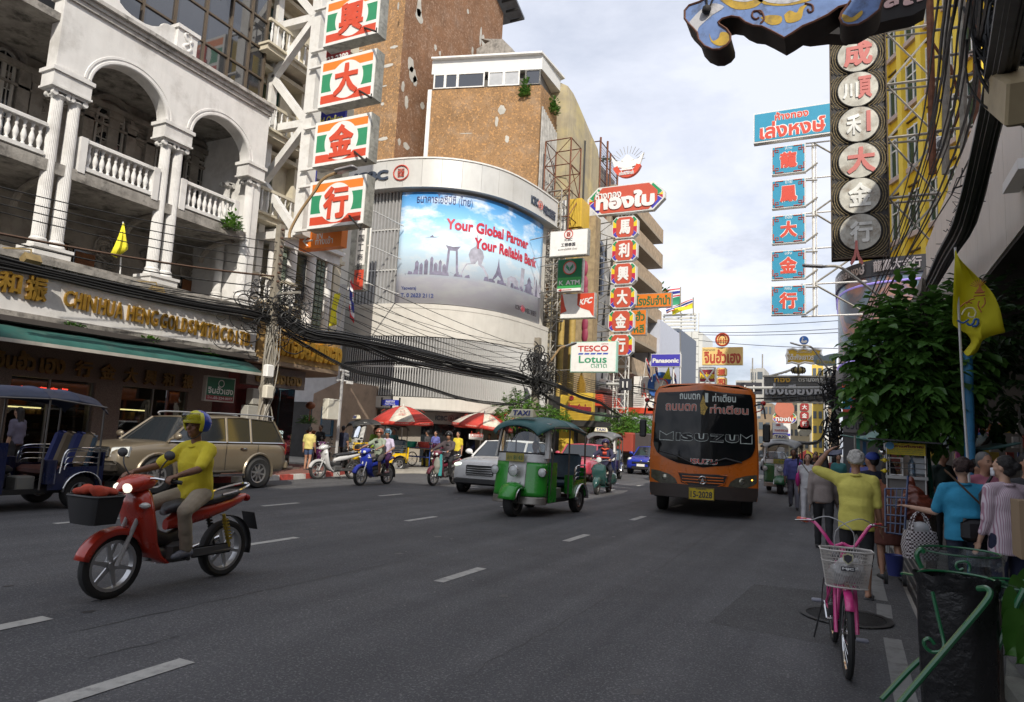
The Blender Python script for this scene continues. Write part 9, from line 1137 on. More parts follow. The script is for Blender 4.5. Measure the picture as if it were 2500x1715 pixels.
def Wk(label,loc,rz,h,skin,top,bottom,ph=1,W=1,hair=hairk,hs='short',Sv=.35,legs=1,Se=Bp,Dt=1,group='people walking on the right',arms=None,stride=.28,hy=0,skirt=None,**k):
 a=stride*ph;kw=dict(TL=(-.02,a,-1),SL=(0,a-.25 if a>0 else a-.45,-1),TR=(.02,-a,-1),SR=(0,-a-.05 if a<0 else-a-.3,-1),UL=(-.14,-a*.8,-1),FL=(-.02,-a*.8+.25,-1),UR=(.14,a*.8,-1),FR=(.02,a*.8+.25,-1))
 if arms:kw.update(arms)
 return Fg(label,loc,rz,pose(h,hy=hy,w=W,**kw),skin,top,bottom,hair=hair,Hs=hs,Sv=Sv,legs=legs,Se=Se,Dt=Dt,group=group,skirt=skirt,**k)
w1,_=Wk('man in a blue-violet shirt and pale grey trousers walking beside the right kerb',(-1.32,20.9,0),PI,1.7,skind,Cm('violet_blue_shirt',(.13,.14,.4)),Cm((.25,.25,.3)),1,1.05,Sv=.75,collar=1);Bd(MB().Tb([(-.12,.13,1.45),(-.13,.14,1.15)],.02,4).Tb([(-.12,-.1,1.45),(-.13,-.16,1.2)],.02,4),'backpack_strap',Bp,w1);w2,_=Wk('woman in a white printed T-shirt and white trousers with a pink bag',(-.8,17.6,0),PI,1.6,skinl,Cm('white_tee',(.62,.62,.62)),Cm((.55,.54,.55)),-1,1.05,hair=hairb,hs='bob',Sv=.4,Se=Pl((.5,.5,.5)));Bd(MB().El((.22,.05,.95),(.05,.09,.16)).Tb([(.2,.05,1.1),(.17,.02,1.35)],.012,4),'pink_bag',Pl((.5,.03,.22),.6),w2);Bd(MB().Bb((-.12,.17,.93),(.22,.08,.17),.03).Tb([(-.12,.17,1),(.15,.1,1.36)],.012,4),'shoulder_bag',Pl((.14,.12,.08)),w2);w3,_=Wk('woman in a taupe cardigan and black trousers, seen from behind',(-.35,12.9,0),0,1.6,skinm,Cm((.27,.225,.205)),Cm((.02,.02,.022)),1,1.06,hair=hairk,hs='bob',Sv=1);J=pose(1.66,lean=.06,w=1.18,hy=.15,UL=(-1,.15,.42),FL=(.62,.12,.92),UR=(.14,0,-1),FR=(.1,.35,-.9),TL=(-.05,.06,-1),TR=(.05,-.04,-1));wy_,jy=Fg('white-haired man in a yellow polo shirt seen from behind with a hand on his head',(.1,8.95,0),-.05,J,skinm,Cm((.62,.56,.12)),Cm((.018,.018,.02)),hair=hairw,Hs='fluffy',Sv=.45,legs=.62,Se=None,Dt=2,group='people near the pink bicycle',collar=1,topflare=.02,hem=.1,curl={'L':(.8,.2,.3)});E=MB()
for k in'LR':an=J['an'+k];E.Bb((an.x+(.01 if k=='R'else-.01),an.y+.045,.012),(.1,.27,.022),.008)
Bd(E,'flip_flops',Bp,wy_);cap_=Pl((.03,.06,.32),.7);w4,j4_=Fg('person in a blue cap and dark shirt behind the man in yellow',(.34,11.2,0),.3,pose(1.66,w=1,hy=.5),skinm,Cm('dark_navy_tee',(.02,.025,.05)),Cm((.12,.06,.04)),hair=hairk,Dt=1,group='people near the pink bicycle');E=MB();F=j4_['F'];E.El(F(0,-.02,.055),(.092,.105,.075),None,12,8);E.cap(F(.01,.09,.05),F(.02,.15,.035),.05,.03,8,.25);Bd(E,'cap',cap_,w4);w5,_=Wk('woman with long dark hair and an orange-brown top beside the drinks cart',(.5,10.5,0),.2,1.56,skinm,Cm((.2,.07,.035)),Cm((.1,.03,.02)),1,1,hair=hairk,hs='long',Sv=.3,stride=.1,skirt=.42);w6,_=Fg('young woman in a mustard vest top and denim shorts behind the tree trunk',(1.62,11.2,.13),PI+.1,pose(1.62,w=.98,hy=-.5,UR=(.1,.1,-1),FR=(-.3,.5,-.8)),skind,Cm((.36,.22,.025)),Cm((.24,.28,.36)),hair=hairk,Hs='bob',Sv=0,legs=.22,Se=Bp,group='people at the stalls');Jb=pose(1.5,w=1.22,lean=.03,hy=.15,UL=(-.3,.25,-1),FL=(-.8,.5,.12),UR=(.15,.1,-1),FR=(0,.6,-.8));w7,jb=Fg('curly-haired woman in a bright blue polo shirt with a checked basket bag',(1.04,8.1,.13),.15,Jb,skinl,Cm((.025,.24,.4)),Cm((.015,.02,.04)),hair=hairb,Hs='curly',Sv=.42,Se=Bp,Dt=2,group='women beside the rubbish stands',collar=1,topflare=.015,hem=.08);Bd(MB().Tb(Sp([(.16,.12,1),(.05,.17,1.2),(-.12,.1,1.34),(-.14,-.06,1.33),(0,-.17,1.15),(.18,-.1,.98)]),.018,5,flat=.4),'bag_strap',Pl((.1,.06,.035)),w7);ch=bpy.data.materials.new('checked_weave');ch.use_nodes=1;nt=ch.node_tree;b=nt.nodes['Principled BSDF'];iv(b,'Roughness',.5);ck=nt.nodes.new('ShaderNodeTexChecker');iv(ck,'Scale',52);iv(ck,'Color1',(.55,.52,.52,1));iv(ck,'Color2',(.035,.015,.018,1));tc=nt.nodes.new('ShaderNodeTexCoord');nt.links.new(tc.outputs['Object'],ck.inputs['Vector']);nt.links.new(ck.outputs[0],b.inputs['Base Color']);wl=Vector(w7 .location)+Matrix.Rotation(.15,3,'Z')@Jb['wrL'];wl=wl.lerp(Vector(w7 .location)+Matrix.Rotation(.15,3,'Z')@Jb['elL'],.35);bx,by,bz_=wl.x,wl.y,wl.z-.01;t=Th('basket_bag','maroon and white checked woven bag hanging from the blue-shirted woman\'s arm','bag',(bx,by,bz_-.48),.35);Bd(MB().Lf([[G(x*w_,y*d_,z)for x,y in((-1,-.6),(-.7,-1),(.7,-1),(1,-.6),(1,.6),(.7,1),(-.7,1),(-1,.6))]for z,w_,d_ in((0,.15,.07),(.12,.165,.08),(.27,.14,.07))]),'woven_body',ch,t);E=MB()
for q in(-.045,.045):E.Tb(Sp([(-.09,q,.26),(-.06,q*.6,.4),(0,0,.46),(.06,q*.6,.4),(.09,q,.26)]),.009,5)
Bd(E,'handle',ch,t);E=MB();E.El((.02,0,.29),(.1,.05,.07));vox(E,'plastic_liner',Pl((.45,.45,.45),.2),t,.012,.012);Jm=pose(1.54,w=1.08,hy=.55,UL=(-.1,.05,-1),FL=(-.1,.35,-1),UR=(.2,0,-1),FR=(.1,.2,-1));strp=bpy.data.materials.new('pink_stripe_cloth');strp.use_nodes=1;nt=strp.node_tree;b=nt.nodes['Principled BSDF'];iv(b,'Roughness',.8);wv=nt.nodes.new('ShaderNodeTexWave');wv.bands_direction='X';iv(wv,'Scale',22);cr_=nt.nodes.new('ShaderNodeValToRGB');cr_.color_ramp.elements[0].color=(.36,.2,.26,1);cr_.color_ramp.elements[1].color=(.58,.5,.55,1);cr_.color_ramp.elements[0].position=.15;cr_.color_ramp.elements[1].position=.4;tc=nt.nodes.new('ShaderNodeTexCoord');nt.links.new(tc.outputs['Object'],wv.inputs['Vector']);nt.links.new(wv.outputs[0],cr_.inputs[0]);nt.links.new(cr_.outputs[0],b.inputs['Base Color']);w8,jm=Fg('woman in a pink striped shirt and white face mask with a black shoulder bag',(1.32,7.75,.13),.55,Jm,skinl,strp,Cm((.015,.02,.05)),hair=hairk,Hs='bun',Sv=.8,Se=Bp,Dt=2,group='women beside the rubbish stands',collar=1,hem=.16,topflare=.02);F=jm['F'];Bd(MB().Sh([[F(.055*Si(R(a)),.045+.068*Co(R(a)),z)for a in Rg(-75,76,15)]for z in(-.005,-.03,-.06,-.085)]),'face_mask',Pl((.62,.63,.66),.8),w8,So=.004);Bd(MB().Bb((-.17,.16,.82),(.3,.11,.21),.04).Tb([(-.1,.16,.92),(-.14,.14,1.15),(-.02,.13,1.33)],.014,5),'black_shoulder_bag',Pl((.015,.015,.017),.6),w8)
for k,(sx,sy,Y,hh9,lab,tm,hm,hst)in En(((2510,1180,8.8,1.58,'dark-haired person at the right edge behind the masked woman',Cm((.04,.04,.045)),hairk,'short'),(2405,1190,9.2,1.58,'grey-haired woman in a pink shirt behind the masked woman',Cm((.38,.13,.18)),Pl((.12,.12,.12)),'short'),(2300,1120,13,1.65,'dark figure standing among the stalls behind the young woman',Cm((.03,.05,.045)),hairk,'short'),(2385,1150,10.2,1.5,'person in red partly hidden behind the blue pole',Cm('dull_red_top',(.25,.05,.05)),hairk,'short'))):
 p=S(sx,sy,Y);Fg(lab,(p.x,Y,.13),PI+.3*k,pose(hh9,w=1.05,hy=.2),skinm,tm,Cm((.02,.02,.022)),hair=hm,Hs=hst,Sv=.4,Se=Bp,Dt=1,group='people at the stalls')
cols=[('white_tee',(.5,.5,.5)),('violet_blue_shirt',(.13,.14,.4)),('dull_red_top',(.25,.05,.05)),('black_tee',(.03,.03,.03)),('beige_tee',(.35,.3,.22)),('teal_tee',(.05,.2,.2)),('pink_tee',(.45,.2,.25))];fx=[(-1.6,26.5,'woman with a pink shoulder bag further along the right kerb'),(-.9,24.5,'person in a dark shirt walking behind the man in blue-violet'),(-1.1,31,'distant walker under the coloured parasol on the right'),(-.4,28,'distant walker in red close to the far kerb'),(-.2,23.5,'person in a pale shirt behind the woman in white'),(.3,16.2,'woman in black behind the taupe cardigan')]
for k,(x,y,lab)in En(fx):n_,c_=cols[(k*3)%7];Wk(lab,(x,y,0),PI if k%3 else.2,1.55+.12*(k%3)/2,skinm,Cm(n_,c_),Cm((.02,.02,.022)),(-1)**k,1,hs='bob'if k%2 else'short',Dt=0)
yl,_=Wk('woman in a pale yellow T-shirt and denim shorts by the kerb corner',(-17,18.75,.1),.35,1.55,skinm,Cm((.6,.52,.18)),Cm((.05,.08,.16)),1,1.1,hs='short',Sv=.35,legs=.3,stride=.1,group='people on the left pavement');Wk('woman with long black hair and a grey-violet blouse behind the gold car',(-16.35,8.85,.14),PI*.5+.4,1.62,skinl,Cm((.13,.12,.17)),Cm((.02,.02,.022)),1,1,hs='long',Sv=.5,stride=.05,group='people on the left pavement');lp_=[(10,1560,1000,-17.2,'older man in a white shirt and dark waistcoat walking by the bank umbrellas',('waistcoat',(.06,.06,.065)),PI*.5),(10,1630,1000,-17.6,'young man in a blue shirt walking by the bank umbrellas',('violet_blue_shirt',(.13,.14,.4)),PI),(10,830,1000,-17.6,'person in a dark jacket and blue cap beside the camera pole',('dark_navy_tee',(.02,.025,.05)),.4),(10,640,950,-19.5,'dark-clothed man standing in the side street',('black_tee',(.03,.03,.03)),PI),(10,1105,1000,-17.8,'person in a fluorescent green vest behind the yellow three-wheeler',('hi_vis',(.35,.6,.05)),PI),(10,1820,1060,-15,'woman in a lemon yellow T-shirt beside the parked bicycle and cone',('lemon_tee',(.62,.5,.04)),PI),(10,2090,1040,-16.5,'stall keeper in a dark red top under the red umbrellas',('maroon_top',(.12,.02,.02)),PI),(10,2170,1040,-16.3,'second stall keeper in dark clothes under the red umbrellas',('black_tee',(.03,.03,.03)),PI),(10,1270,1000,-18,'person standing behind the fruit cart',('teal_tee',(.05,.2,.2)),PI)]
for i,zx,zy,X,lab,(n_,c_),rz in lp_:
 p=Z(i,zx,zy,X=X);Wk(lab,(p.x,p.y,.1),rz,1.66,skinm,Cm(n_,c_),Cm((.02,.02,.022)),1,1,hs='short',Dt=0 if'keeper'in lab or'behind'in lab else 1,group='people around the bank stalls',stride=.15)
def seated(label,m,x,y,top,Dt=0,group='passengers'):
 h=1.65;J=pose(h,pel=(x,y,.8),lean=-.08,wrists={'L':(x-.15,y+.35,.85),'R':(x+.15,y+.35,.85)},ankles={'L':(x-.1,y+.55,.42),'R':(x+.1,y+.55,.42)});return Fg(label,tuple(m.location),m.rotation_euler[2],J,skinm,top,Cm((.33,.28,.21)),hair=hairk,Sv=.35,legs=.45,Se=Bp,Dt=Dt,group=group)
seated('passenger in black leaning in the back of the dark three-wheeler',t3,.25,-.8,Cm('black_tee',(.03,.03,.03)),1);seated('second passenger in the back of the dark three-wheeler',t3,-.25,-.8,Cm('white_tee',(.5,.5,.5)));seated('driver in dark clothes inside the green and white three-wheeler',g1,0,.12,Cm('dark_navy_tee',(.02,.025,.05)),1);seated('driver of the green three-wheeler right of the bus',t4,0,.12,Cm('beige_tee',(.35,.3,.22)))
def leafmesh(name,mat,L_=.14,W_=.055):
 E=MB();E.add([(0,0,0),(W_*.7,L_*.3,.012),(W_*.75,L_*.6,.01),(0,L_,-.02),(-W_*.75,L_*.6,.01),(-W_*.7,L_*.3,.012),(0,L_*.5,-.004)],[(0,1,2,6),(6,2,3),(6,3,4),(0,6,4,5)]);me=E.mesh(name);me.materials.append(mat);return me
def leafm(n,c1,c2):
 if n in MATS:return MATS[n]
 m=bpy.data.materials.new(n);m.use_nodes=1;nt=m.node_tree;N=nt.nodes;L=nt.links;b=N['Principled BSDF'];iv(b,'Roughness',.38);iv(b,'Specular IOR Level',.45);tc=N.new('ShaderNodeTexCoord');ns=N.new('ShaderNodeTexNoise');iv(ns,'Scale',2.6);iv(ns,'Detail',6);L.new(tc.outputs['Object'],ns.inputs['Vector']);r=N.new('ShaderNodeValToRGB');r.color_ramp.elements[0].position=.35;r.color_ramp.elements[1].position=.65;r.color_ramp.elements[0].color=(*c1,1);r.color_ramp.elements[1].color=(*c2,1);L.new(ns.outputs[0],r.inputs[0]);L.new(r.outputs[0],b.inputs['Base Color']);tr=N.new('ShaderNodeBsdfTranslucent');L.new(r.outputs[0],tr.inputs[0]);mx=N.new('ShaderNodeMixShader');iv(mx,0,.3);o=N['Material Output'];L.new(b.outputs[0],mx.inputs[1]);L.new(tr.outputs[0],mx.inputs[2]);L.new(mx.outputs[0],o.inputs[0]);MATS[n]=m;return m
SC9=.76;bark=M('bark',(.085,.07,.055),.95,var=.3,scale=12,Bu=.7,Bc=30)
def tree(label,base,blobs,mat,n,leaf,seed,trunk=.09,nind=0,fork=.45,name='street_tree'):
 blobs=[(c,(r[0]*SC9,r[1]*SC9,r[2]*(SC9+1)/2))for c,r in blobs];rs=random.Random(seed);t=Th(name,label,'tree',tuple(base));b=V(base);C=sum((V(c[0])for c in blobs),G(0,0,0))/len(blobs);top=G(b.x+(C.x-b.x)*.3,b.y+(C.y-b.y)*.3,b.z+(C.z-b.z)*fork);Bd(MB().Tb(Sp([b,b.lerp(top,.5)+G(.05,0,0),top]),[trunk*(1.15-.5*i/8)for i in Rg(9)],8),'trunk',bark,t);E=MB();tips=[]
 for c,r in blobs:
  c=V(c)
  for k in Rg(5):
   e_=c+G(rs.uniform(-1,1)*r[0]*.8,rs.uniform(-1,1)*r[1]*.8,rs.uniform(-.7,.9)*r[2]);tips.append(e_);m_=top.lerp(e_,.5)+G(rs.uniform(-.1,.1),rs.uniform(-.1,.1),.1);E.Tb(Sp([top,m_,e_],3),[trunk*.55*(1-i/7)+.006 for i in Rg(7)],5)
 Bd(E,'branches',bark,t);E=MB();lm=leafmesh('leaf',mat,leaf,leaf*.34);lv=[V(v.co)for v in lm.vertices];lf=[tuple(p.vertices)for p in lm.polygons];placed=[];nt_=sum(r[0]*r[1]*r[2]for _,r in blobs)
 for c,r in blobs:
  c=V(c);k_=int(n*r[0]*r[1]*r[2]/nt_/6)
  for q in Rg(k_):
   d=G(rs.gauss(0,1),rs.gauss(0,1),rs.gauss(0,1)).normalized();rad=rs.uniform(.45,1)**.6*(1+.18*Si(d.x*7+d.z*9+seed));p=c+G(d.x*r[0],d.y*r[1],d.z*r[2])*rad;ax=(d+G(rs.uniform(-.6,.6),rs.uniform(-.6,.6),rs.uniform(-.9,.1))).normalized();s_,u_=Bs(ax)
   for j in Rg(6):
    off=ax*(leaf*.45*j*.6);side=(-1)**j;dir_=(ax*.6+s_*side*.8+G(0,0,-.25+rs.uniform(-.2,.2))).normalized();up=(G(0,0,1)+G(rs.uniform(-.5,.5),rs.uniform(-.5,.5),0)).normalized();x_=dir_.cross(up).normalized();z_=x_.cross(dir_);sc=rs.uniform(.7,1.2);placed.append((p+off,x_*sc,dir_*sc,z_*sc))
 cam_=G(0,0,1.6);placed.sort(key=lambda a:(a[0]-cam_).length)
 for i,(p,x_,y_,z_)in En(placed):
  if i<nind:
   o=bpy.data.objects.new('leaf',lm);COL.objects.link(o);o.parent=t;q=p-b;o.matrix_local=Matrix(((x_.x,y_.x,z_.x,q.x),(x_.y,y_.y,z_.y,q.y),(x_.z,y_.z,z_.z,q.z),(0,0,0,1)));continue
  n0=len(E.v);E.v.extend([tuple(p+x_*v.x+y_*v.y+z_*v.z)for v in lv]);E.f.extend([tuple(a+n0 for a in f)for f in lf])
 Bd(E,'foliage',mat,t,kind='stuff');return t
dleaf=leafm('dark_leaf',(.045,.12,.022),(.11,.24,.04));bleaf=leafm('bright_leaf',(.05,.14,.015),(.13,.28,.03));YR=11;tb_=S(2270,1245,YR);q=lambda x,y,dy=0:tuple(S(2040+x/2.15,640+y/2.15,YR+dy));tree('leafy street tree with drooping compound leaves on the right pavement before the curved screen',(tb_.x,YR,.13),[(q(400,620),(.85,.8,.55)),(q(300,480),(.62,.6,.55)),(q(470,430),(.75,.7,.6)),(q(430,260,.1),(.45,.4,.4)),(q(460,130,.1),(.16,.15,.3)),(q(230,720),(.5,.45,.38)),(q(480,760),(.6,.6,.4)),(q(560,560,.2),(.55,.5,.5)),(q(300,290),(.4,.35,.25)),(q(200,570),(.3,.3,.25)),(q(560,300),(.3,.3,.3)),(q(350,830),(.45,.4,.22))],dleaf,5600,.19,3,.055,nind=300,fork=.55);SC9=1;p=S(2335,1110,12.2);tree('second darker street tree behind the blue pole',(p.x,12.2,.13),[(tuple(S(2400,800,12.4)),(.8,.6,.7)),(tuple(S(2420,960,12.4)),(.7,.6,.5))],leafm('very_dark_leaf',(.015,.04,.01),(.035,.08,.018)),2000,.17,9,.07)
def ltree(label,i,pts,X,seed,n):
 B=[(tuple(Z(i,x,y,X=X)),(rx,rx,rz_))for x,y,rx,rz_ in pts];c=B[0][0];tree(label,(c[0],c[1],.1),B,bleaf,n,.13,seed,.07,nind=0,fork=.35)
ltree('bright green street tree beside the umbrellas and the bank',11,[(330,780,1.5,.75),(200,720,1,.9),(480,770,1.1,.6),(240,620,.5,.6),(560,800,.8,.5),(120,790,.7,.4)],-14.6,11,7000);ltree('green street tree with a striped awning beside it behind the scooter rider',11,[(1060,880,1.6,1),(960,920,1,.8),(1150,800,1,.7)],-13,12,6000);ltree('bright green street tree between the striped awning and the bus',11,[(1290,900,1.7,1.1),(1230,830,1.2,.8),(1380,930,1.1,.8),(1180,930,1,.7)],-12.2,13,6500)
def bush(label,c,r,mat,n,leaf,seed,name='plant'):
 rs=random.Random(seed);E=MB();lm=leafmesh('leaf',mat,leaf,leaf*.45);lv=[V(v.co)for v in lm.vertices];lf=[tuple(p.vertices)for p in lm.polygons]
 for k in Rg(n):
  d=G(rs.gauss(0,1),rs.gauss(0,1),abs(rs.gauss(0,1))*.8).normalized();p=V(c)+G(d.x*r[0],d.y*r[1],d.z*r[2])*rs.uniform(.2,1);y_=(d+G(rs.uniform(-.5,.5),rs.uniform(-.5,.5),.1)).normalized();x_,z_=Bs(y_);n0=len(E.v);E.v.extend([tuple(p+x_*v.x+y_*v.y+z_*v.z)for v in lv]);E.f.extend([tuple(a+n0 for a in f)for f in lf])
 return one(E,name,mat,label,'plant')
bush('fern clump growing on the ledge under the letters SMITH',tuple(Z(5,1290,1540,X=-16.75)),(.12,.35,.16),bleaf,220,.09,1);bush('second fern clump at the right end of the fascia ledge',tuple(Z(9,1790,235,X=-16.75)),(.12,.38,.16),bleaf,220,.09,2);bush('small weeds on the ledge under the letters HUA',tuple(Z(5,640,1400,X=-16.75)),(.1,.3,.07),dleaf,90,.07,3);bush('sapling sprouting from the balustrade beside the last white column',tuple(Z(5,1985,560,X=-17.2)),(.28,.35,.62),bleaf,170,.13,4);bush('creeper growing under the penthouse window',tuple(onlb(.86,24.2,.15)),(.35,.2,1.5),dleaf,200,.22,5);bush('creeper at the corner of the brown block parapet',(-17.8,40.9,23.9),(.3,.5,1.2),dleaf,170,.22,6);bush('small shrub growing inside the rusty roof cage',(-17.3,50.6,24.2),(.3,.4,.4),dleaf,60,.2,7);bush('potted shrub in the doorway behind the corner gold shop',tuple(Z(10,525,830,X=-19.6)),(.35,.45,.4),dleaf,260,.1,8);bush('tree-top on the roof behind the pawnshop sign',tuple(Z(7,1400,1180,80)),(2,1,2.4),dleaf,260,.5,10);E=MB();p=Z(10,560,890,X=-19.6);E.Lk([(.13,-.35),(.2,0),(.22,.02)],(p.x,p.y,p.z),12);one(E,'plant_pot',Pl((.32,.1,.04)),'terracotta pot under the shrub in the side-street doorway','plant pot');E=MB();p=Z(10,555,670,X=-19);E.El(p,(.2,.2,.16));E.Tb([p,p+G(0,0,-.6)],.03,6);one(E,'lantern',Pl((.28,.1,.04),.4),'red and gold lantern hanging at the side-street entrance');t=Th('broadleaf_plant','broad glossy green leaves of a potted plant at the right edge by the rubbish stands',(1.1,5,0));gl_leaf=leafm('glossy_leaf',(.03,.1,.012),(.07,.19,.03));zq_=lambda x,y,Y:S(2180+x/2.175,1300+y/2.175,Y)
for k,(bx_,by_,tx,ty,Y,wd)in En(((720,300,590,395,4.3,.1),(740,380,572,505,4.2,.13),(760,470,590,655,4.1,.13),(760,250,610,330,4.5,.08),(780,560,650,700,4,.1))):
 Y+=.5;a=zq_(bx_,by_,Y);b=zq_(tx,ty,Y-.15);d=b-a;s_=d.cross(G(0,-1,.2)).normalized();nr=s_.cross(d).normalized();rows=[]
 for i in Rg(9):f=i/8;w_=wd*Si(PI*min(1,f**.75*.98+.02))**.8;c=a+d*f+nr*(.05*Si(f*PI));rows.append([c-s_*w_+nr*.02,c-s_*w_*.5+nr*.005,c-nr*.012,c+s_*w_*.5+nr*.005,c+s_*w_+nr*.02])
 Bd(MB().Sh(rows),'leaf',gl_leaf,t);Bd(MB().Tb([a,a+G(.15,.05,-.4),(1.25,5.1,.3)],.008,5),'stem',gl_leaf,t)
Bd(MB().Lk([(.13,0),(.17,.28),(.19,.3)],(1.25,5.1,.14),14),'pot',Pl((.32,.1,.04)),t);umr=M('umbrella_red',(.52,.045,.03),.7,var=.1,Gm=.2,Gl=5);umw=M('umbrella_white',(.66,.6,.5),.7,var=.1,Gm=.3,Gl=4)
def umbrella(label,c,R_,hgt,tilt=(0,0),ph=0):
 t=Th('parasol',label,'umbrella',(c[0],c[1],.1),0,group='red and white parasols in front of the bank');t.rotation_euler=(tilt[0],tilt[1],ph);H_=c[2]-.1;Bd(MB().Tb([(0,0,0),(0,0,H_+.06)],.022,6),'pole',ws,t);Bd(MB().Lk([(.001,.1),(.03,.06),(.035,0)],(0,0,H_),8),'finial',ws,t);n=8
 for k in Rg(n):
  a0,a1=2*PI*k/n,2*PI*(k+1)/n;rows=[]
  for f in(0,.25,.5,.75,1):
   z=H_-hgt*f**1.7;rows.append([G(Co(a)*R_*f*(1-.04*Si(PI*j/4)),Si(a)*R_*f*(1-.04*Si(PI*j/4)),z-.03*f*Si(PI*j/4))for j,a in[(j,a0+(a1-a0)*j/4)for j in Rg(5)]])
  m_=umr if k%2 else umw;pn=Bd(MB().Sh(rows),'panel',m_,t,So=.004,label='red canopy panel'if k%2 else'white canopy panel');val=[[p for p in rows[-1]],[p*1.01+G(0,0,-.17)for p in rows[-1]]];Bd(MB().Sh(val),'valance',umr,pn,So=.004)
  if not k%2:
   am=(a0+a1)/2;r_=R_*.74;c_=G(Co(am)*r_,Si(am)*r_,H_-hgt*.74**1.7+.03);ux=G(-Si(am),Co(am),0)*.3;rad=G(Co(am),Si(am),0);uy=(G(0,0,hgt*.5)-rad*R_*.35).normalized()*.11;E=MB();Tx(E,'ICBC',c_-ux*.5-uy*.5,ux,uy,.003,.01);cc=c_+uy.normalized()*.2+G(0,0,.02);E.Tb([cc+ux.normalized()*Co(q_)*.09+uy.normalized()*Si(q_)*.09 for q_ in cyc(14)],.009,4,Cl=1);Bd(E,'printed_logo',umr,pn)
  E=MB();b0,b1=val[1][1]*1.005,val[1][3]*1.005;Tx(E,'โทร.02-629-5588',b0+G(0,0,.05),(b1-b0),(0,0,.06),.003,0);Bd(E,'valance_lettering',umw,pn)
 E=MB()
 for k in Rg(n):a=2*PI*k/n;E.Tb([(0,0,H_-.35),(Co(a)*R_*.6,Si(a)*R_*.6,H_-hgt*.6**1.7-.02)],.008,3)
 Bd(E,'rib_stays',ws,t,kind='stuff')
umbrella('red and white parasol nearest the camera pole, left of the others',(-16.9,24.25,2.72),1.35,.62,(.05,0),.2);umbrella('red and white parasol in the middle with a paper banner beneath it',(-15.6,28.6,2.72),1.45,.62,(0,.08),.5);umbrella('red and white parasol just left of the green three-wheeler',(-15,31.2,2.95),1.6,.72,(.03,-.05),.1);umbrella('red and white parasol half hidden between two others',(-16.8,31,2.75),1.4,.6,(0,0),.8);blue_f=Pt((.03,.08,.35));wood_=M('worn_plank',(.3,.22,.13),.8,var=.3,scale=8)
def cart(label,x,y,rz,L_=1.8,items=(),roof=None,body=None,name='vendor_cart'):
 t=Th(name,label,'cart',(x,y,.1),rz,'vendor carts on the corner')
 for s_ in(-1,1):
  E=MB();E.Tb([(s_*.45,L_*.3+Co(a)*.3,.32+Si(a)*.3)for a in cyc(20)],.025,5,Cl=1)
  for k in Rg(8):a=2*PI*k/8;E.Tb([(s_*.45,L_*.3,.32),(s_*.45,L_*.3+Co(a)*.3,.32+Si(a)*.3)],.005,3)
  Bd(E,'wheel',tyre,t)
 E=MB()
 for sx in(-1,1):
  for sy in(-1,1):E.Tb([(sx*.4,sy*L_/2,.05 if sy<0 else.3),(sx*.4,sy*L_/2,1)],.018,5)
  E.Tb([(sx*.4,-L_/2,.45),(sx*.4,L_/2,.45)],.018,5);E.Tb([(sx*.4,-L_/2,.85),(sx*.4,L_/2,.85)],.018,5)
 Bd(E,'frame',blue_f,t);Bd(MB().Bx(-.45,.45,-L_/2,L_/2,.8,.84),'tray',wood_,t)
 if body:Bd(MB().Bx(-.42,.42,-L_/2+.02,L_/2-.02,.46,.79),'cart_body',body,t)
 if roof:Bd(MB().Hx([V(p)for p in((-.6,-L_/2-.1,1.9),(.6,-L_/2-.1,1.85),(.6,L_/2+.1,1.88),(-.6,L_/2+.1,1.93),(-.6,-L_/2-.1,1.94),(.6,-L_/2-.1,1.89),(.6,L_/2+.1,1.92),(-.6,L_/2+.1,1.97))]),'roof',roof,t);[Bd(MB().Tb([(sx*.4,sy*L_/2,.85),(sx*.42,sy*L_/2,1.9)],.015,5),'roof_post',Gs,t)for sx in(-1,1)for sy in(-1,1)]
 return t
def basin(label,x,y,z,r,mat):E=MB();E.Lk([(.001,0),(r*.75,0),(r,.24),(r*1.06,.24),(r*1.06,.255),(r*.96,.255),(r*.72,.02)],(x,y,z),18);return one(E,'basin',mat,label,'basin')
cart('blue-framed vendor cart with two big plastic basins near the first parasol',-17.35,26.1,PI/2-.1,2.1,roof=None);basin('turquoise plastic basin on the blue-framed cart',-17.55,25.8,.96,.33,Pl((.02,.38,.28),.35));basin('coral red plastic basin on the blue-framed cart',-16.85,25.95,.96,.33,Pl((.55,.07,.06),.35));E=MB();rs=random.Random(4)
for k in Rg(46):x=-18.1+rs.uniform(0,1.9);E.Lk([(.035,0),(.035,.16),(.015,.2),(.015,.24)],(x,26.3+rs.uniform(-.1,.4),.95),6)
tag(Bd(E,'sauce_bottles',Pl((.2,.05,.08),var=.9,Rh=.3),kind='stuff'),'sauce bottles and jars crowded at the back of the blue-framed cart','bottles')
for k,(x,y,s_,m_,lab)in En(((-17.3,26.9,(.45,.3,.45),syel,'yellow crate under the blue-framed cart'),(-15.9,27,(.75,.5,.36),whs,'white foam box with red fruit in front of the parasols'))):
 E=MB();E.Bb((x,y,.1+s_[2]/2),s_,.03);one(E,'crate',m_,lab,'crate')
a=Z(10,1920,915,X=-14.6);b=Z(10,2040,965,X=-14.6);t=Th('paper_banner','white paper banner with red Thai letters hanging from the middle parasol','sign',(-14.6,(a.y+b.y)/2,b.z));Bd(MB().Qd((-14.6,a.y,b.z),(-14.6,b.y,b.z-.03),(-14.6,b.y,a.z),(-14.6,a.y,a.z)),'paper',whs,t,So=.006);Bd(Tx(MB(),'ก๋วยเตี๋ยว',(-14.59,a.y+.08,b.z+.1),(0,b.y-a.y-.16,0),(0,0,.25),.004,.02),'lettering',redl,t);t=Th('striped_awning','maroon and white striped awning between the two bright green trees',Z(11,900,900,40));a=Z(11,815,925,38.5);b=Z(11,980,865,38.5)
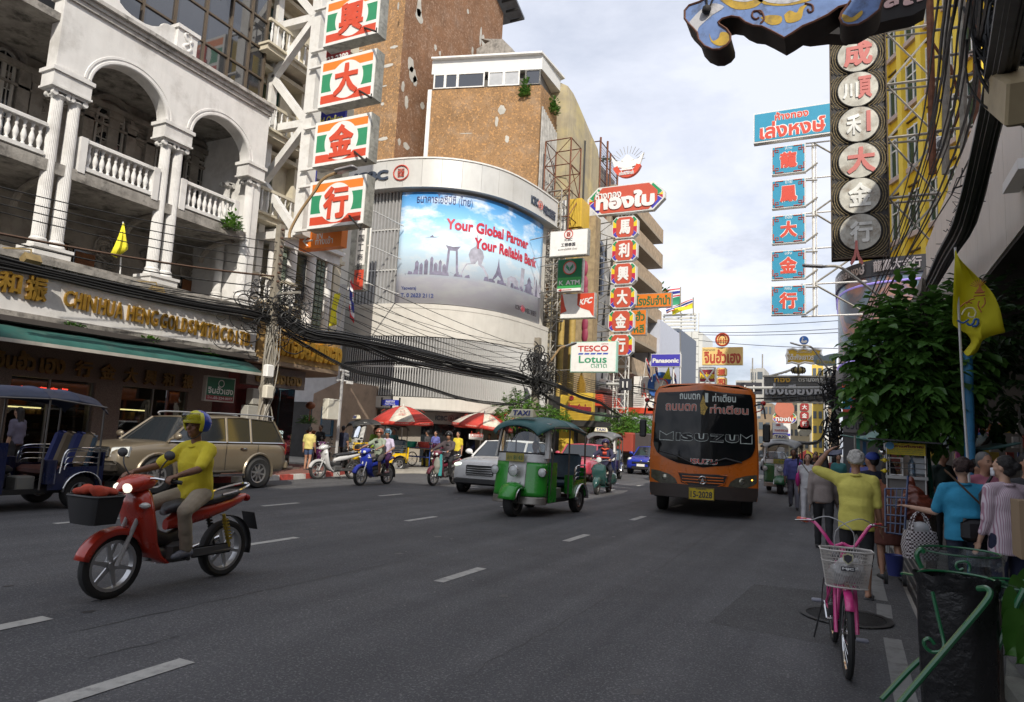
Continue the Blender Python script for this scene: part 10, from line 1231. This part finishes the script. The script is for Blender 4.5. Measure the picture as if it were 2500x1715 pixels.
for k in Rg(14):
 x0_=fl(a.x,b.x,k/14);x1_=fl(a.x,b.x,(k+1)/14);Bd(MB().Sh([[G(x,38.5+1.2-yy*1.2,b.z+.2-yy*yy*(b.z-a.z+.3))for x in(x0_,x1_)]for yy in(0,.3,.6,.85,1)]),'stripe',umw if k%2 else Pl((.16,.03,.03)),t,So=.01)
t=Th('green_shop_board','dark green ribbed board leaning above the striped awning',Z(11,880,860,39));Bd(MB().Qd(*[Z(11,x,y,39)for x,y in((825,855),(935,880),(990,735),(870,730))]),'board',Pl((.06,.12,.06),Sk=.2),t,So=.08)
for k,(zx,zy,w_,h_,m_,lab)in En(((1080,985,2.4,1.2,Pl((.3,.05,.03)),'shaded red stall behind the scooter rider'),(1250,1000,2,1.3,Pl((.06,.05,.05)),'dark stall under the bright green tree'),(1330,1010,2.2,.5,Pl((.05,.12,.3)),'blue stall canopy under the tree left of the bus'))):
 p=Z(11,zx,zy,41+k*.5);E=MB();E.Bb((p.x,41+k*.5,p.z),(w_,1.5,h_),.08);E.Tb([(p.x-w_*.45,41+k*.5,.1),(p.x-w_*.45,41+k*.5,p.z)],.03,5);E.Tb([(p.x+w_*.45,41+k*.5,.1),(p.x+w_*.45,41+k*.5,p.z)],.03,5);one(E,'market_stall',m_,lab,'stall')
bk_=Pt((.62,.035,.22),Gm=.2);bi=Th('bicycle','pink bicycle with a white wire basket parked facing the camera by the kerb',(-.06,6.28,0),PI+.1)
def bwheel(y,st=0):
 E=MB();rot=Matrix.Rotation(st,3,'Z');f=lambda x,yy,z:G(0,y,.305)+rot@G(x,yy,z);E.Tb([f(0,Co(a)*.285,Si(a)*.285)for a in cyc(36)],.023,8,Cl=1,up=G(1,0,0));wt=Bd(E,'wheel',tyre,bi);Bd(MB().Tb([f(0,Co(a)*.258,Si(a)*.258)for a in cyc(36)],.012,6,Cl=1,up=G(1,0,0)).Tb([f(-.04,0,0),f(.04,0,0)],.02,8),'rim',Ch,wt);E=MB()
 for k in Rg(28):a=2*PI*k/28;q_=(1 if k%2 else-1)*.03;E.Tb([f(q_,Co(a+.4*(1 if k%4<2 else-1))*.02,Si(a+.4*(1 if k%4<2 else-1))*.02),f(0,Co(a)*.255,Si(a)*.255)],.0015,3)
 Bd(E,'spokes',Ch,wt,kind='stuff')
bwheel(.52,0);bwheel(-.5);E=MB();E.Tb([(0,.36,.78),(0,.32,.88)],.022,8);E.Tb([(0,.34,.8),(0,-.02,.3)],.02,8);E.Tb([(0,.37,.7),(0,.1,.4),(0,-.06,.28)],.018,8);E.Tb([(0,-.05,.28),(0,-.18,.72)],.018,8)
for s_ in(-1,1):E.Tb([(s_*.02,-.05,.28),(s_*.06,-.5,.305)],.012,6);E.Tb([(s_*.02,-.15,.62),(s_*.06,-.5,.305)],.011,6)
Bd(E,'frame',bk_,bi);E=MB()
for s_ in(-1,1):E.Tb(Sp([(s_*.02,.38,.68),(s_*.065,.42,.62),(s_*.07,.52,.305)]),.014,7)
Bd(E,'fork',bk_,bi)
for s_,nm in((-1,'L'),(1,'R')):
 hb=Bd(MB().Tb(Sp([(0,.33,.92),(s_*.07,.34,.9),(s_*.13,.33,.98),(s_*.2,.26,1.06),(s_*.28,.12,1.06)],4),.013,8),'handlebar',bk_,bi);Bd(MB().Tb([(s_*.245,.19,1.06),(s_*.3,.04,1.055)],.018,8),'grip',Pl((.48,.09,.03),.7),hb);Bd(MB().Tb(Sp([(s_*.2,.27,1.07),(s_*.24,.27,1.07),(s_*.33,.14,1.05)]),.006,5),'brake_lever',Ch,hb);Bd(MB().Tb(Sp([(s_*.22,.27,1.07),(s_*.1,.42,1.12),(-s_*.06,.45,1.02),(-s_*.05,.38,.8)]),.004,5),'brake_cable',Pl((.4,.4,.4)),bi)
Bd(MB().Sh([[G(x,.52+Co(R(a))*.32,.305+Si(R(a))*.32)for x in(-.03,0,.03)]for a in Rg(40,175,9)]),'front_mudguard',bk_,bi,So=.003);Bd(MB().Sh([[G(x,-.5-Co(R(a))*.32,.305+Si(R(a))*.32)for x in(-.03,0,.03)]for a in Rg(0,150,10)]),'rear_mudguard',bk_,bi,So=.003);bw9=Pl((.52,.49,.45),.5);E=MB();R0=lambda f,z:[G(x*(.135+.04*f),.53+y*(.085+.035*f),z)for x,y in((-1,-.55),(-.6,-1),(.6,-1),(1,-.55),(1,.55),(.6,1),(-.6,1),(-1,.55))]
def ringpt(f,z,u):
 P=R0(f,z);i=int(u*8)%8;t_=u*8-int(u*8);return P[i].lerp(P[(i+1)%8],t_)
nS=84
for k in Rg(nS):
 for sg in(-1,1):
  E.Tb([ringpt(j/5,.64+.26*j/5,(k/nS+sg*j*.014)%1)for j in Rg(6)],.0013,3)
bq=Bd(E,'basket_mesh',bw9,bi,kind='stuff');E=MB()
for f,z,r_ in((0,.64,.006),(.7,.82,.004),(1,.9,.007)):E.Tb(R0(f,z),r_,5,Cl=1)
for k in Rg(9):x=-.12+.03*k;E.Tb([(x,.45,.64),(x,.61,.64)],.002,3)
Bd(E,'basket_rim',bw9,bi);E=MB();E.El((-.02,.53,.76),(.11,.07,.09));E.El((.05,.53,.72),(.08,.06,.07));vox(E,'plastic_bag',Pl((.45,.45,.45),.2),bi,.012,.01,freq=30);pl9=Bd(MB().Bx(-.045,.045,.648,.652,.765,.795),'badge_plate',blk,bi);Bd(Tx(MB(),'MJC',(.038,.653,.77),(-.076,0,0),(0,0,.02),.001,.06),'badge_lettering',letw,pl9);sh9=Bd(MB().Pr([G(x,.652,z)for x,z in((-.035,.88),(0,.893),(.035,.88),(.033,.84),(0,.81),(-.033,.84))],(0,.004,0)),'shield_badge',Pl((.5,.48,.3)),bi);Bd(MB().Pr([G(x*.75,.657,.85+(z-.85)*.75)for x,z in((-.035,.88),(0,.893),(.035,.88),(.033,.84),(0,.81),(-.033,.84))],(0,.002,0)),'shield_field',blk,sh9);Bd(MB().El((0,-.22,.76),(.07,.12,.035),nu=12,nv=7).Tb([(0,-.18,.7),(0,-.2,.76)],.013,6),'saddle',SEATM,bi);ck9=Bd(MB().Tb([(-.09,-.03,.28),(.09,-.03,.28)],.012,6).Tb([(-.09,-.03,.28),(-.1,.09,.17)],.009,5).Tb([(.09,-.03,.28),(.1,-.15,.39)],.009,5),'crank',Ch,bi)
for c in((-.15,.09,.17),(.15,-.15,.39)):Bd(MB().Bb(c,(.09,.07,.022),.006),'pedal',Pl((.2,.21,.25)),ck9)
Bd(MB().Tb([(.1,-.42,.3),(.16,-.45,.02)],.008,5).Lk([(.001,-.004),(.09,-.004),(.09,.004),(.001,.004)],(.05,-.03,.28),18,'x').Tb(Sp([(.14,.38,.66),(.14,.2,.5),(.13,.05,.35)]),.004,4),'stand_and_chainwheel',Bp,bi);Bd(MB().Bb((.085,.3,.42),(.04,.06,.09),.01),'dynamo_lamp',Bp,bi);gsteel2=Pt((.012,.12,.045));bagk=M('black_bin_bag',(.012,.012,.013),.28,var=.2,scale=6,Bu=.6,Bc=14);clearb=GL('clear_bag',(.8,.82,.82),.12,.25)
def bagcloth(c,r,z1,z0,mat,parent,name,seed,bulge=.05,ww=.012,squash=.62):
 rs=random.Random(seed);rows=[];n=44;ph=[rs.uniform(0,6)for _ in Rg(6)]
 for j in Rg(15):
  f=j/14;z=z1-(z1-z0)*f;rr=r*(1-.12*f+bulge*Si(f*PI));rows.append([G(c[0]+Co(a)*rr*(1+.02*Si(5*a+ph[0]+f*2)+ww*Si(11*a+ph[1]-f*5)+ww*1.2*Si(17*a+ph[2]+f*3)*f),c[1]+Si(a)*rr*squash*(1+.03*Si(7*a+ph[3]-f*4)),z+.006*Si(9*a+ph[4]+j))for a in[2*PI*k/n for k in Rg(n+1)]])
 E=MB();E.Sh(rows);return Bd(E,name,mat,parent)
def binstand(label,cx,cy,zr,r,mat,seed,legs):
 t=Th('rubbish_stand',label,'rubbish stand',(cx,cy,0),group='green rubbish stands at lower right');ring=[G(cx+Co(a)*r,cy+Si(a)*r*.62,zr+.012*Si(a))for a in cyc(28)];Bd(MB().Tb(ring,.007,6,Cl=1),'hoop',gsteel2,t)
 for L_ in legs:Bd(MB().Tb(Sp(L_,5),.016,8),'leg_tube',gsteel2,t)
 bagcloth((cx,cy),r*1.02,zr,.06,mat,t,'hanging_bag',seed);bagcloth((cx,cy),r*1.1,zr+.012,zr-.1,mat,t,'folded_rim',seed+1,.02,.03)
 return t
u_=lambda x,y,Y:V(zq_(x,y,Y));b1=binstand('front rubbish stand with a black bin bag gathered over its hoop',.545,4.62,.95,.185,bagk,5,[[u_(455,300,4.45),u_(500,300,4.4),u_(516,330,4.37),u_(470,400,4.33),u_(300,600,4.25),u_(40,905,4.1),u_(-100,1080,4)],[u_(300,560,4.85),u_(120,700,4.85),u_(-60,890,4.7)]]);Bd(MB().Tb(Sp([u_(210,315,4.42),u_(245,470,4.4),u_(272,590,4.38),u_(255,630,4.37),u_(205,635,4.37),u_(170,605,4.37),u_(168,575,4.37),u_(195,565,4.37),u_(222,595,4.37)],5),.0095,7),'scroll',gsteel2,b1);Bd(MB().Tb(Sp([u_(45,220,4.9),u_(60,218,4.9),u_(120,230,4.8),u_(190,250,4.7)],4),.008,6),'hook',gsteel2,b1);b2=binstand('rear rubbish stand with an empty clear plastic bag on its hoop',.7,5.72,.97,.24,clearb,8,[[u_(165,110,5.5),u_(150,90,5.5),u_(128,115,5.5),u_(135,150,5.5),u_(155,190,5.5)],[u_(560,265,5),u_(600,275,5),u_(625,300,5),u_(600,350,5),u_(525,455,5)]]);Bd(MB().Tb(Sp([u_(405,210,5.3),u_(408,175,5.3),u_(385,155,5.3),u_(345,160,5.3),u_(335,180,5.3),u_(350,200,5.3),u_(375,192,5.3)],5),.008,6),'scroll',gsteel2,b2);E=MB();E.Bx(.78,.8,4.95,5.15,.12,.8);one(E,'wooden_slat',M('aged_brown_board',(.12,.09,.07),.8,var=.3),'narrow brown board standing behind the black bin bag','board');b3=binstand('right rubbish stand with a long clear bag holding white rubbish',.86,4.75,.93,.17,clearb,12,[[u_(700,300,4.6),u_(640,420,4.6),u_(520,700,4.6)]]);E=MB();E.El((.84,4.7,.14),(.1,.08,.07));E.El((.9,4.72,.1),(.07,.07,.06));vox(E,'rubbish',Pl((.6,.6,.6),.4),b3,.015,.012,freq=22);E=MB();c=S(2488,1290,6.4);E.Cb((c.x+.12,6.4,c.z),(.28,.3,.42));one(E,'cardboard_box',Pl((.28,.2,.12),.9),'brown cardboard box at the right edge above the woven sack');bpm=M('blue_pipe_paint',(.04,.2,.38),.55,var=.15,Gm=.5,Gc=(.02,.04,.06),Gl=5);E=MB();a=S(2370,1240,10.6);b=S(2362,862,10.6);E.Tb([(a.x,10.6,.13),(b.x,10.6,b.z)],.062,12);one(E,'blue_pole',bpm,'thick weathered blue steel pole beside the yellow flag staff');YFg=9;fp_=Th('royal_flag','large yellow flag with a red and blue royal emblem on a white staff',tuple(S(2362,1130,YFg)));a=S(2362,1130,YFg);b=S(*zz(8,1733,720),YFg);Bd(MB().Tb([a+G(.02,0,-.5),S(*zz(12,1800,560),YFg),b],.014,6),'staff',Pl((.5,.49,.48),.5),fp_);yfl=bpy.data.materials.new('flag_yellow');yfl.use_nodes=1;nt=yfl.node_tree;bq_=nt.nodes['Principled BSDF'];iv(bq_,'Base Color',(.72,.66,.03,1));iv(bq_,'Roughness',.8);trn=nt.nodes.new('ShaderNodeBsdfTranslucent');iv(trn,0,(.72,.68,.03,1));mx_=nt.nodes.new('ShaderNodeMixShader');iv(mx_,0,.5);nt.links.new(bq_.outputs[0],mx_.inputs[1]);nt.links.new(trn.outputs[0],mx_.inputs[2]);nt.links.new(mx_.outputs[0],nt.nodes['Material Output'].inputs[0]);rowsp=[[(1733,735),(1760,800),(1800,850),(1850,900)],[(1728,850),(1790,930),(1870,960),(1960,1010)],[(1722,1000),(1810,1060),(1920,1080),(2060,1120)],[(1716,1150),(1820,1200),(1950,1210),(2120,1260)],[(1712,1290),(1820,1330),(1970,1350),(2150,1400)],[(1718,1390),(1820,1440),(1950,1440),(2160,1450)],[(1800,1430),(1880,1490),(1960,1490),(2100,1465)],[(1870,1520),(1900,1560),(1950,1540),(1970,1510)],[(1830,1590),(1860,1640),(1920,1620),(1950,1560)],[(1805,1620),(1830,1650),(1870,1650),(1900,1610)]];g=[]
for i,r_ in En(rowsp):g.append([S(*zz(8,x,y),YFg-.1*Si(j*2.1+i*.7)-.02*j)for j,(x,y)in En(r_)])
G2=[];cols_=list(zip(*[Sp(r_,3)for r_ in g]));cols_=[Sp(list(c),3)for c in cols_];G2=[list(r_)for r_ in zip(*cols_)];Bd(MB().Sh(G2),'cloth',yfl,fp_,So=.003);ql=lambda x,y,o=.13:S(*zz(8,x,y),YFg-o);E=MB()
for k in Rg(9):an=R(50+k*14);E.Tb([ql(1945+Co(an)*25,1070-Si(an)*25),ql(1945+Co(an)*85,1070-Si(an)*75)],.004,3)
for pts in(((1900,1110),(1990,1100)),((1890,1140),(1990,1130)),((1900,1160),(1850,1180),(1830,1210)),((1985,1150),(1990,1200),(1960,1240)),((1780,1230),(1830,1190),(1880,1200)),((1940,1180),(1930,1220),(1960,1280))):E.Tb(Sp([ql(*p)for p in pts],3),.007,4)
E.Qd(ql(1900,1120),ql(1985,1115),ql(1960,1070),ql(1945,1030),ql(1930,1070));Bd(E,'red_emblem',Pl((.4,.14,.03)),fp_);Bd(MB().Tb(Sp([ql(1830,1370),ql(1860,1390),ql(1890,1370),ql(1900,1340),ql(1930,1345),ql(1920,1390),ql(1880,1400)],4),.013,5).Tb(Sp([ql(1750,1345),ql(1800,1370),ql(1850,1340)],3),.01,4),'blue_scroll',Pl((.03,.1,.28)),fp_);Bd(MB().Tb(Sp([ql(1790,1300),ql(1820,1250),ql(1880,1240),ql(1910,1280),ql(1890,1320),ql(1850,1310),ql(1855,1280)],4),.008,5),'pale_scroll',Pl((.6,.55,.35)),fp_);tarp=M('green_white_tarp',(.1,.22,.19),.6,var=.4,scale=1.4,Bu=.3,Bc=8,Gm=.3);tarp2=M('dark_green_tarp',(.015,.05,.045),.7,var=.3,scale=2,Bu=.3,Bc=8);tarp3=Pl((.02,.02,.022),.6,Bu=.3,Bc=8)
def tarpq(label,pts,mat,th=.02,legs=()):
 t=Th('tarpaulin',label,'tarpaulin',pts[0],group='stall tarpaulins on the right');A,B,C_,D2=[V(p)for p in pts];g=[]
 for i in Rg(9):
  f=i/8;g.append([A.lerp(B,f).lerp(D2 .lerp(C_,f),j/6)+G(0,0,-.1*Si(PI*f)-.06*Si(PI*j/6)+.015*Si(i*2.3+j))for j in Rg(7)])
 Bd(MB().Sh(g),'sheet',mat,t,So=th)
 for p,q_ in legs:Bd(MB().Tb([p,q_],.02,6),'pole',Gs,t)
 return t
q12=lambda x,y,Y:tuple(Z(12,x,y,Y));tarpq('pale green and white tarpaulin stretched from the tree towards the road',[q12(755,925,14.5),q12(1080,865,16),q12(1480,900,15),q12(1330,965,13)],tarp,.02,[(q12(870,930,14),(V(q12(870,930,14)).x,14,.13))]);tarpq('dark green tarpaulin running from the blue pole to the right edge',[q12(1560,1030,12.5),q12(1640,900,14),q12(1990,910,14),q12(2300,990,9.5)],tarp2);tarpq('black umbrella-like tarpaulin above the yellow coffee sign',[q12(1020,995,11.6),q12(1200,930,12.2),q12(1480,960,12),q12(1700,1000,11)],tarp3);tarpq('navy tarpaulin edge over the far walkers',[q12(560,1080,24),q12(620,1045,26),q12(760,1040,26),q12(760,1080,24)],Pl((.02,.03,.08)))
for k,(x,y0_,y1_,Y,c_)in En(((885,930,1060,14.2,(.03,.2,.15)),(940,950,1180,14.6,(.05,.14,.28)),(1070,1000,1110,14,(.02,.12,.08)))):
 a=V(q12(x,y1_,Y));b=V(q12(x+28,y0_,Y));E=MB();E.Bx(a.x,b.x,Y,Y+.03,a.z,b.z);one(E,'hanging_cloth',Pl('hang_%d'%k,c_,Bu=.3,Bc=12),('green','blue','dark green')[k]+' cloth strip hanging from the stall tarpaulin','cloth')
YCt=10.4;t=Th('coffee_cart','drinks cart with a yellow Thai menu sign, glass case and water bottles',(.72,YCt,.13));q13=lambda x,y,Y=YCt:S(2060+x/4.83,1000+y/4.83,Y);a=q13(505,392);b=q13(965,560);x0,x1=a.x,b.x;z1,z0=a.z,q13(505,528).z;sg9=Bd(MB().Bx(x0,x1,YCt-.03,YCt,z0,z1),'menu_sign',Pl((.62,.48,.02),.5),t);Bd(Tx(MB(),'กาแฟโบราณ',(fl(x0,x1,.2),YCt-.031,fl(z0,z1,.62)),((x1-x0)*.75,0,0),(0,0,(z1-z0)*.26),.004,.05),'menu_title',Pl((.2,.03,.02)),sg9);E=MB()
for k in Rg(3):Tx(E,('กาแฟเย็น ชาดำเย็น โอเลี้ยง','โกโก้เย็น นมเย็น เก๊กฮวย','น้ำกระเจี๊ยบ น้ำลำไย มะตูม')[k],(fl(x0,x1,.05),YCt-.031,fl(z0,z1,.42-.17*k)),((x1-x0)*.88,0,0),(0,0,(z1-z0)*.12),.003,0)
Bd(E,'menu_lines',Pl((.02,.15,.08)),sg9);Bd(Dc(MB(),(fl(x0,x1,.08),YCt-.04,fl(z0,z1,.75)),.05,(0,-1,0),14,.004),'logo_disc',Pl((.1,.3,.5)),sg9);zt9=q13(530,775).z;ss=M('stainless',(.42,.42,.41),.35,metal=.8,var=.1);Bd(MB().Bx(x0-.02,x1+.02,YCt-.05,YCt+.55,zt9-.04,zt9),'counter',ss,t);Bd(MB().Bx(x0,x1,YCt,YCt+.5,zt9-.42,zt9-.041),'cart_body',Pl((.16,.15,.14),.5),t)
for x in(x0,x1):
 for yy in(YCt,YCt+.5):Bd(MB().Tb([(x,yy,.3),(x,yy,z1)],.014,6),'post',ss,t)
Bd(MB().Hx([V(p)for p in((x0-.2,YCt-.3,z1+.03),(x1+.15,YCt-.3,z1+0),(x1+.15,YCt+.7,z1+.02),(x0-.2,YCt+.7,z1+.05),(x0-.2,YCt-.3,z1+.05),(x1+.15,YCt-.3,z1+.02),(x1+.15,YCt+.7,z1+.04),(x0-.2,YCt+.7,z1+.07))]),'roof',tarp3,t);ca,cb=q13(540,570),q13(700,765);E=MB()
for x in(ca.x,cb.x):
 for yy in(YCt+.02,YCt+.3):E.Tb([(x,yy,zt9),(x,yy,ca.z)],.008,4)
for z in(zt9+.01,ca.z):E.Tb([(ca.x,YCt+.02,z),(cb.x,YCt+.02,z),(cb.x,YCt+.3,z),(ca.x,YCt+.3,z)],.009,4,Cl=1)
Bd(E,'glass_case_frame',ws,t);E=MB();rs=random.Random(2);[E.Lk([(.018,0),(.018,.05),(.01,.06)],(rs.uniform(ca.x+.03,cb.x-.03),YCt+.15,zt9+rs.choice((.01,.12))),6)for k in Rg(16)];Bd(E,'jars',Pl((.35,.18,.05),var=.8,scale=20,Rh=.2),t,kind='stuff');c9=q13(815,775);Bd(MB().Lk([(.045,0),(.045,.16),(.03,.2),(.015,.22),(.015,.25)],(c9 .x,YCt+.12,zt9),12),'water_bottle',GL('bottle_blue_clear',(.55,.65,.75),.3),t);c9=q13(905,775);Bd(MB().Bb((c9 .x,YCt+.2,zt9+.14),(.19,.2,.26),.03),'water_tank',Pl((.45,.48,.5)),t);Bd(MB().Tb([(x0,YCt-.04,zt9+.1),(x1,YCt-.04,zt9+.1)],.006,4).Tb([(x0,YCt-.04,zt9+.17),(x1,YCt-.04,zt9+.17)],.006,4),'rail',ss,t);c9=q13(455,505,YCt-.1);Bd(MB().El(c9,(.045,.045,.045)),'chrome_lamp',Ch,t)
for zz9 in(600,725):c9=q13(485,zz9);Bd(MB().El(c9,(.03,.03,.03)).Tb([c9-G(.05,0,0),c9+G(.05,0,0)],.008,4),'marigold_garland',syel,t)
YH=9.6;t=Th('hand_truck','blue steel hand truck standing in front of the drinks cart','hand truck',(.6,YH,.05));h1,h2,h3,h4=q13(490,935,YH),q13(760,935,YH),q13(495,1450,YH-.1),q13(715,1480,YH-.1);bstl=Pt((.03,.06,.16));E=MB();E.Tb([h3,h1],.014,6);E.Tb([h4,h2+G(0,0,.15)],.014,6)
for f in(0,.22,.4,.62,.8,1):E.Tb([h3 .lerp(h1,f),h4 .lerp(h2,f)],.011,5)
for g_ in(.25,.5,.75):E.Tb([h3 .lerp(h4,g_),h1 .lerp(h2,g_)],.009,5)
Bd(E,'frame',bstl,t)
for q_ in(h3,h4):Bd(MB().Lk([(.001,-.02),(.07,-.02),(.07,.02),(.001,.02)],(q_.x,YH+.05,.2-.06),14,'x'),'wheel',tyre,t)
c=q13(590,1330,YH+.35);E=MB();E.Lk([(.08,0),(.105,.24),(.11,.25)],(c.x,YH+.35,.14),16);one(E,'bucket',Pl((.03,.04,.17),.4),'blue plastic bucket behind the hand truck');c=q13(850,1130,9.9);E=MB();E.El(c+G(0,0,-.02),(.2,.16,.19));E.El(c+G(-.02,0,.12),(.12,.1,.12));E.cap(c+G(-.03,0,.22),c+G(-.04,0,.3),.03,.05);o=vox(E,'rubbish_sack',Pl((.14,.035,.02),.3),None,.014,.012,freq=24);tag(o,'red-brown plastic rubbish sack hanging on the drinks cart','sack');E=MB();E.Tb([tuple(Z(12,1480,930,11.2)),tuple(Z(12,1545,1585,10.6))],.035,8);one(E,'green_pole',Pt((.01,.08,.05)),'dark green leaning pole beside the tree trunk');goods=[Pl('goods_%d'%k,c_,Rh=.5,var=.4,scale=6)for k,c_ in En(((.4,.06,.04),(.45,.3,.04),(.1,.25,.08),(.4,.38,.35),(.05,.1,.3),(.35,.14,.05),(.3,.05,.15)))];rs=random.Random(21)
for k,(x,y,lab)in En(((2.9,11.8,'goods table behind the blue pole'),(2.4,14.6,'goods table behind the young woman in mustard'),(2,18,'goods table far under the canopy'))):
 t=Th('market_table',lab,'market stall',(x,y,.13),group='goods stalls under the canopy');Bd(MB().Bx(x-.6,x+.9,y-.5,y+.6,.85,.9),'table',wood_,t)
 for sx in(-.5,.8):Bd(MB().Bx(x+sx-.03,x+sx+.03,y-.45,y-.39,.13,.85),'leg',wood_,t)
 for m_ in goods:
  E=MB()
  for q_ in Rg(11):xx,yy=x+rs.uniform(-.55,.85),y+rs.uniform(-.45,.5);w_,h_=rs.uniform(.04,.11),rs.uniform(.05,.22);zz0=rs.choice((.9,.9,1.1,1.6,1.85,2.1));E.Bx(xx-w_,xx+w_,yy-w_,yy+w_,zz0,zz0+h_)
  Bd(E,'packaged_goods',m_,t,kind='stuff')
 Bd(MB().Tb([(x-.6,y+.5,.13),(x-.6,y+.5,2.4)],.02,5).Tb([(x+.9,y+.5,.13),(x+.9,y+.5,2.4)],.02,5).Tb([(x-.6,y+.5,2.3),(x+.9,y+.5,2.3)],.015,5),'rack',Gs,t)
t=Th('coloured_parasol','red and yellow parasol in the crowd far along the right pavement','umbrella',(-.9,33,0));E=MB();c=Z(12,455,1110,33)
for k in Rg(8):a0,a1=2*PI*k/8,2*PI*(k+1)/8;E.mi=k%2;E.add([(c.x,33,c.z+.3),(c.x+Co(a0)*.8,33+Si(a0)*.8,c.z-.1),(c.x+Co(a1)*.8,33+Si(a1)*.8,c.z-.1)],[(0,1,2)])
Bd(E,'canopy',[syel,umr],t);Bd(MB().Tb([(c.x,33,.8),(c.x,33,c.z+.3)],.02,5),'stick',ws,t)
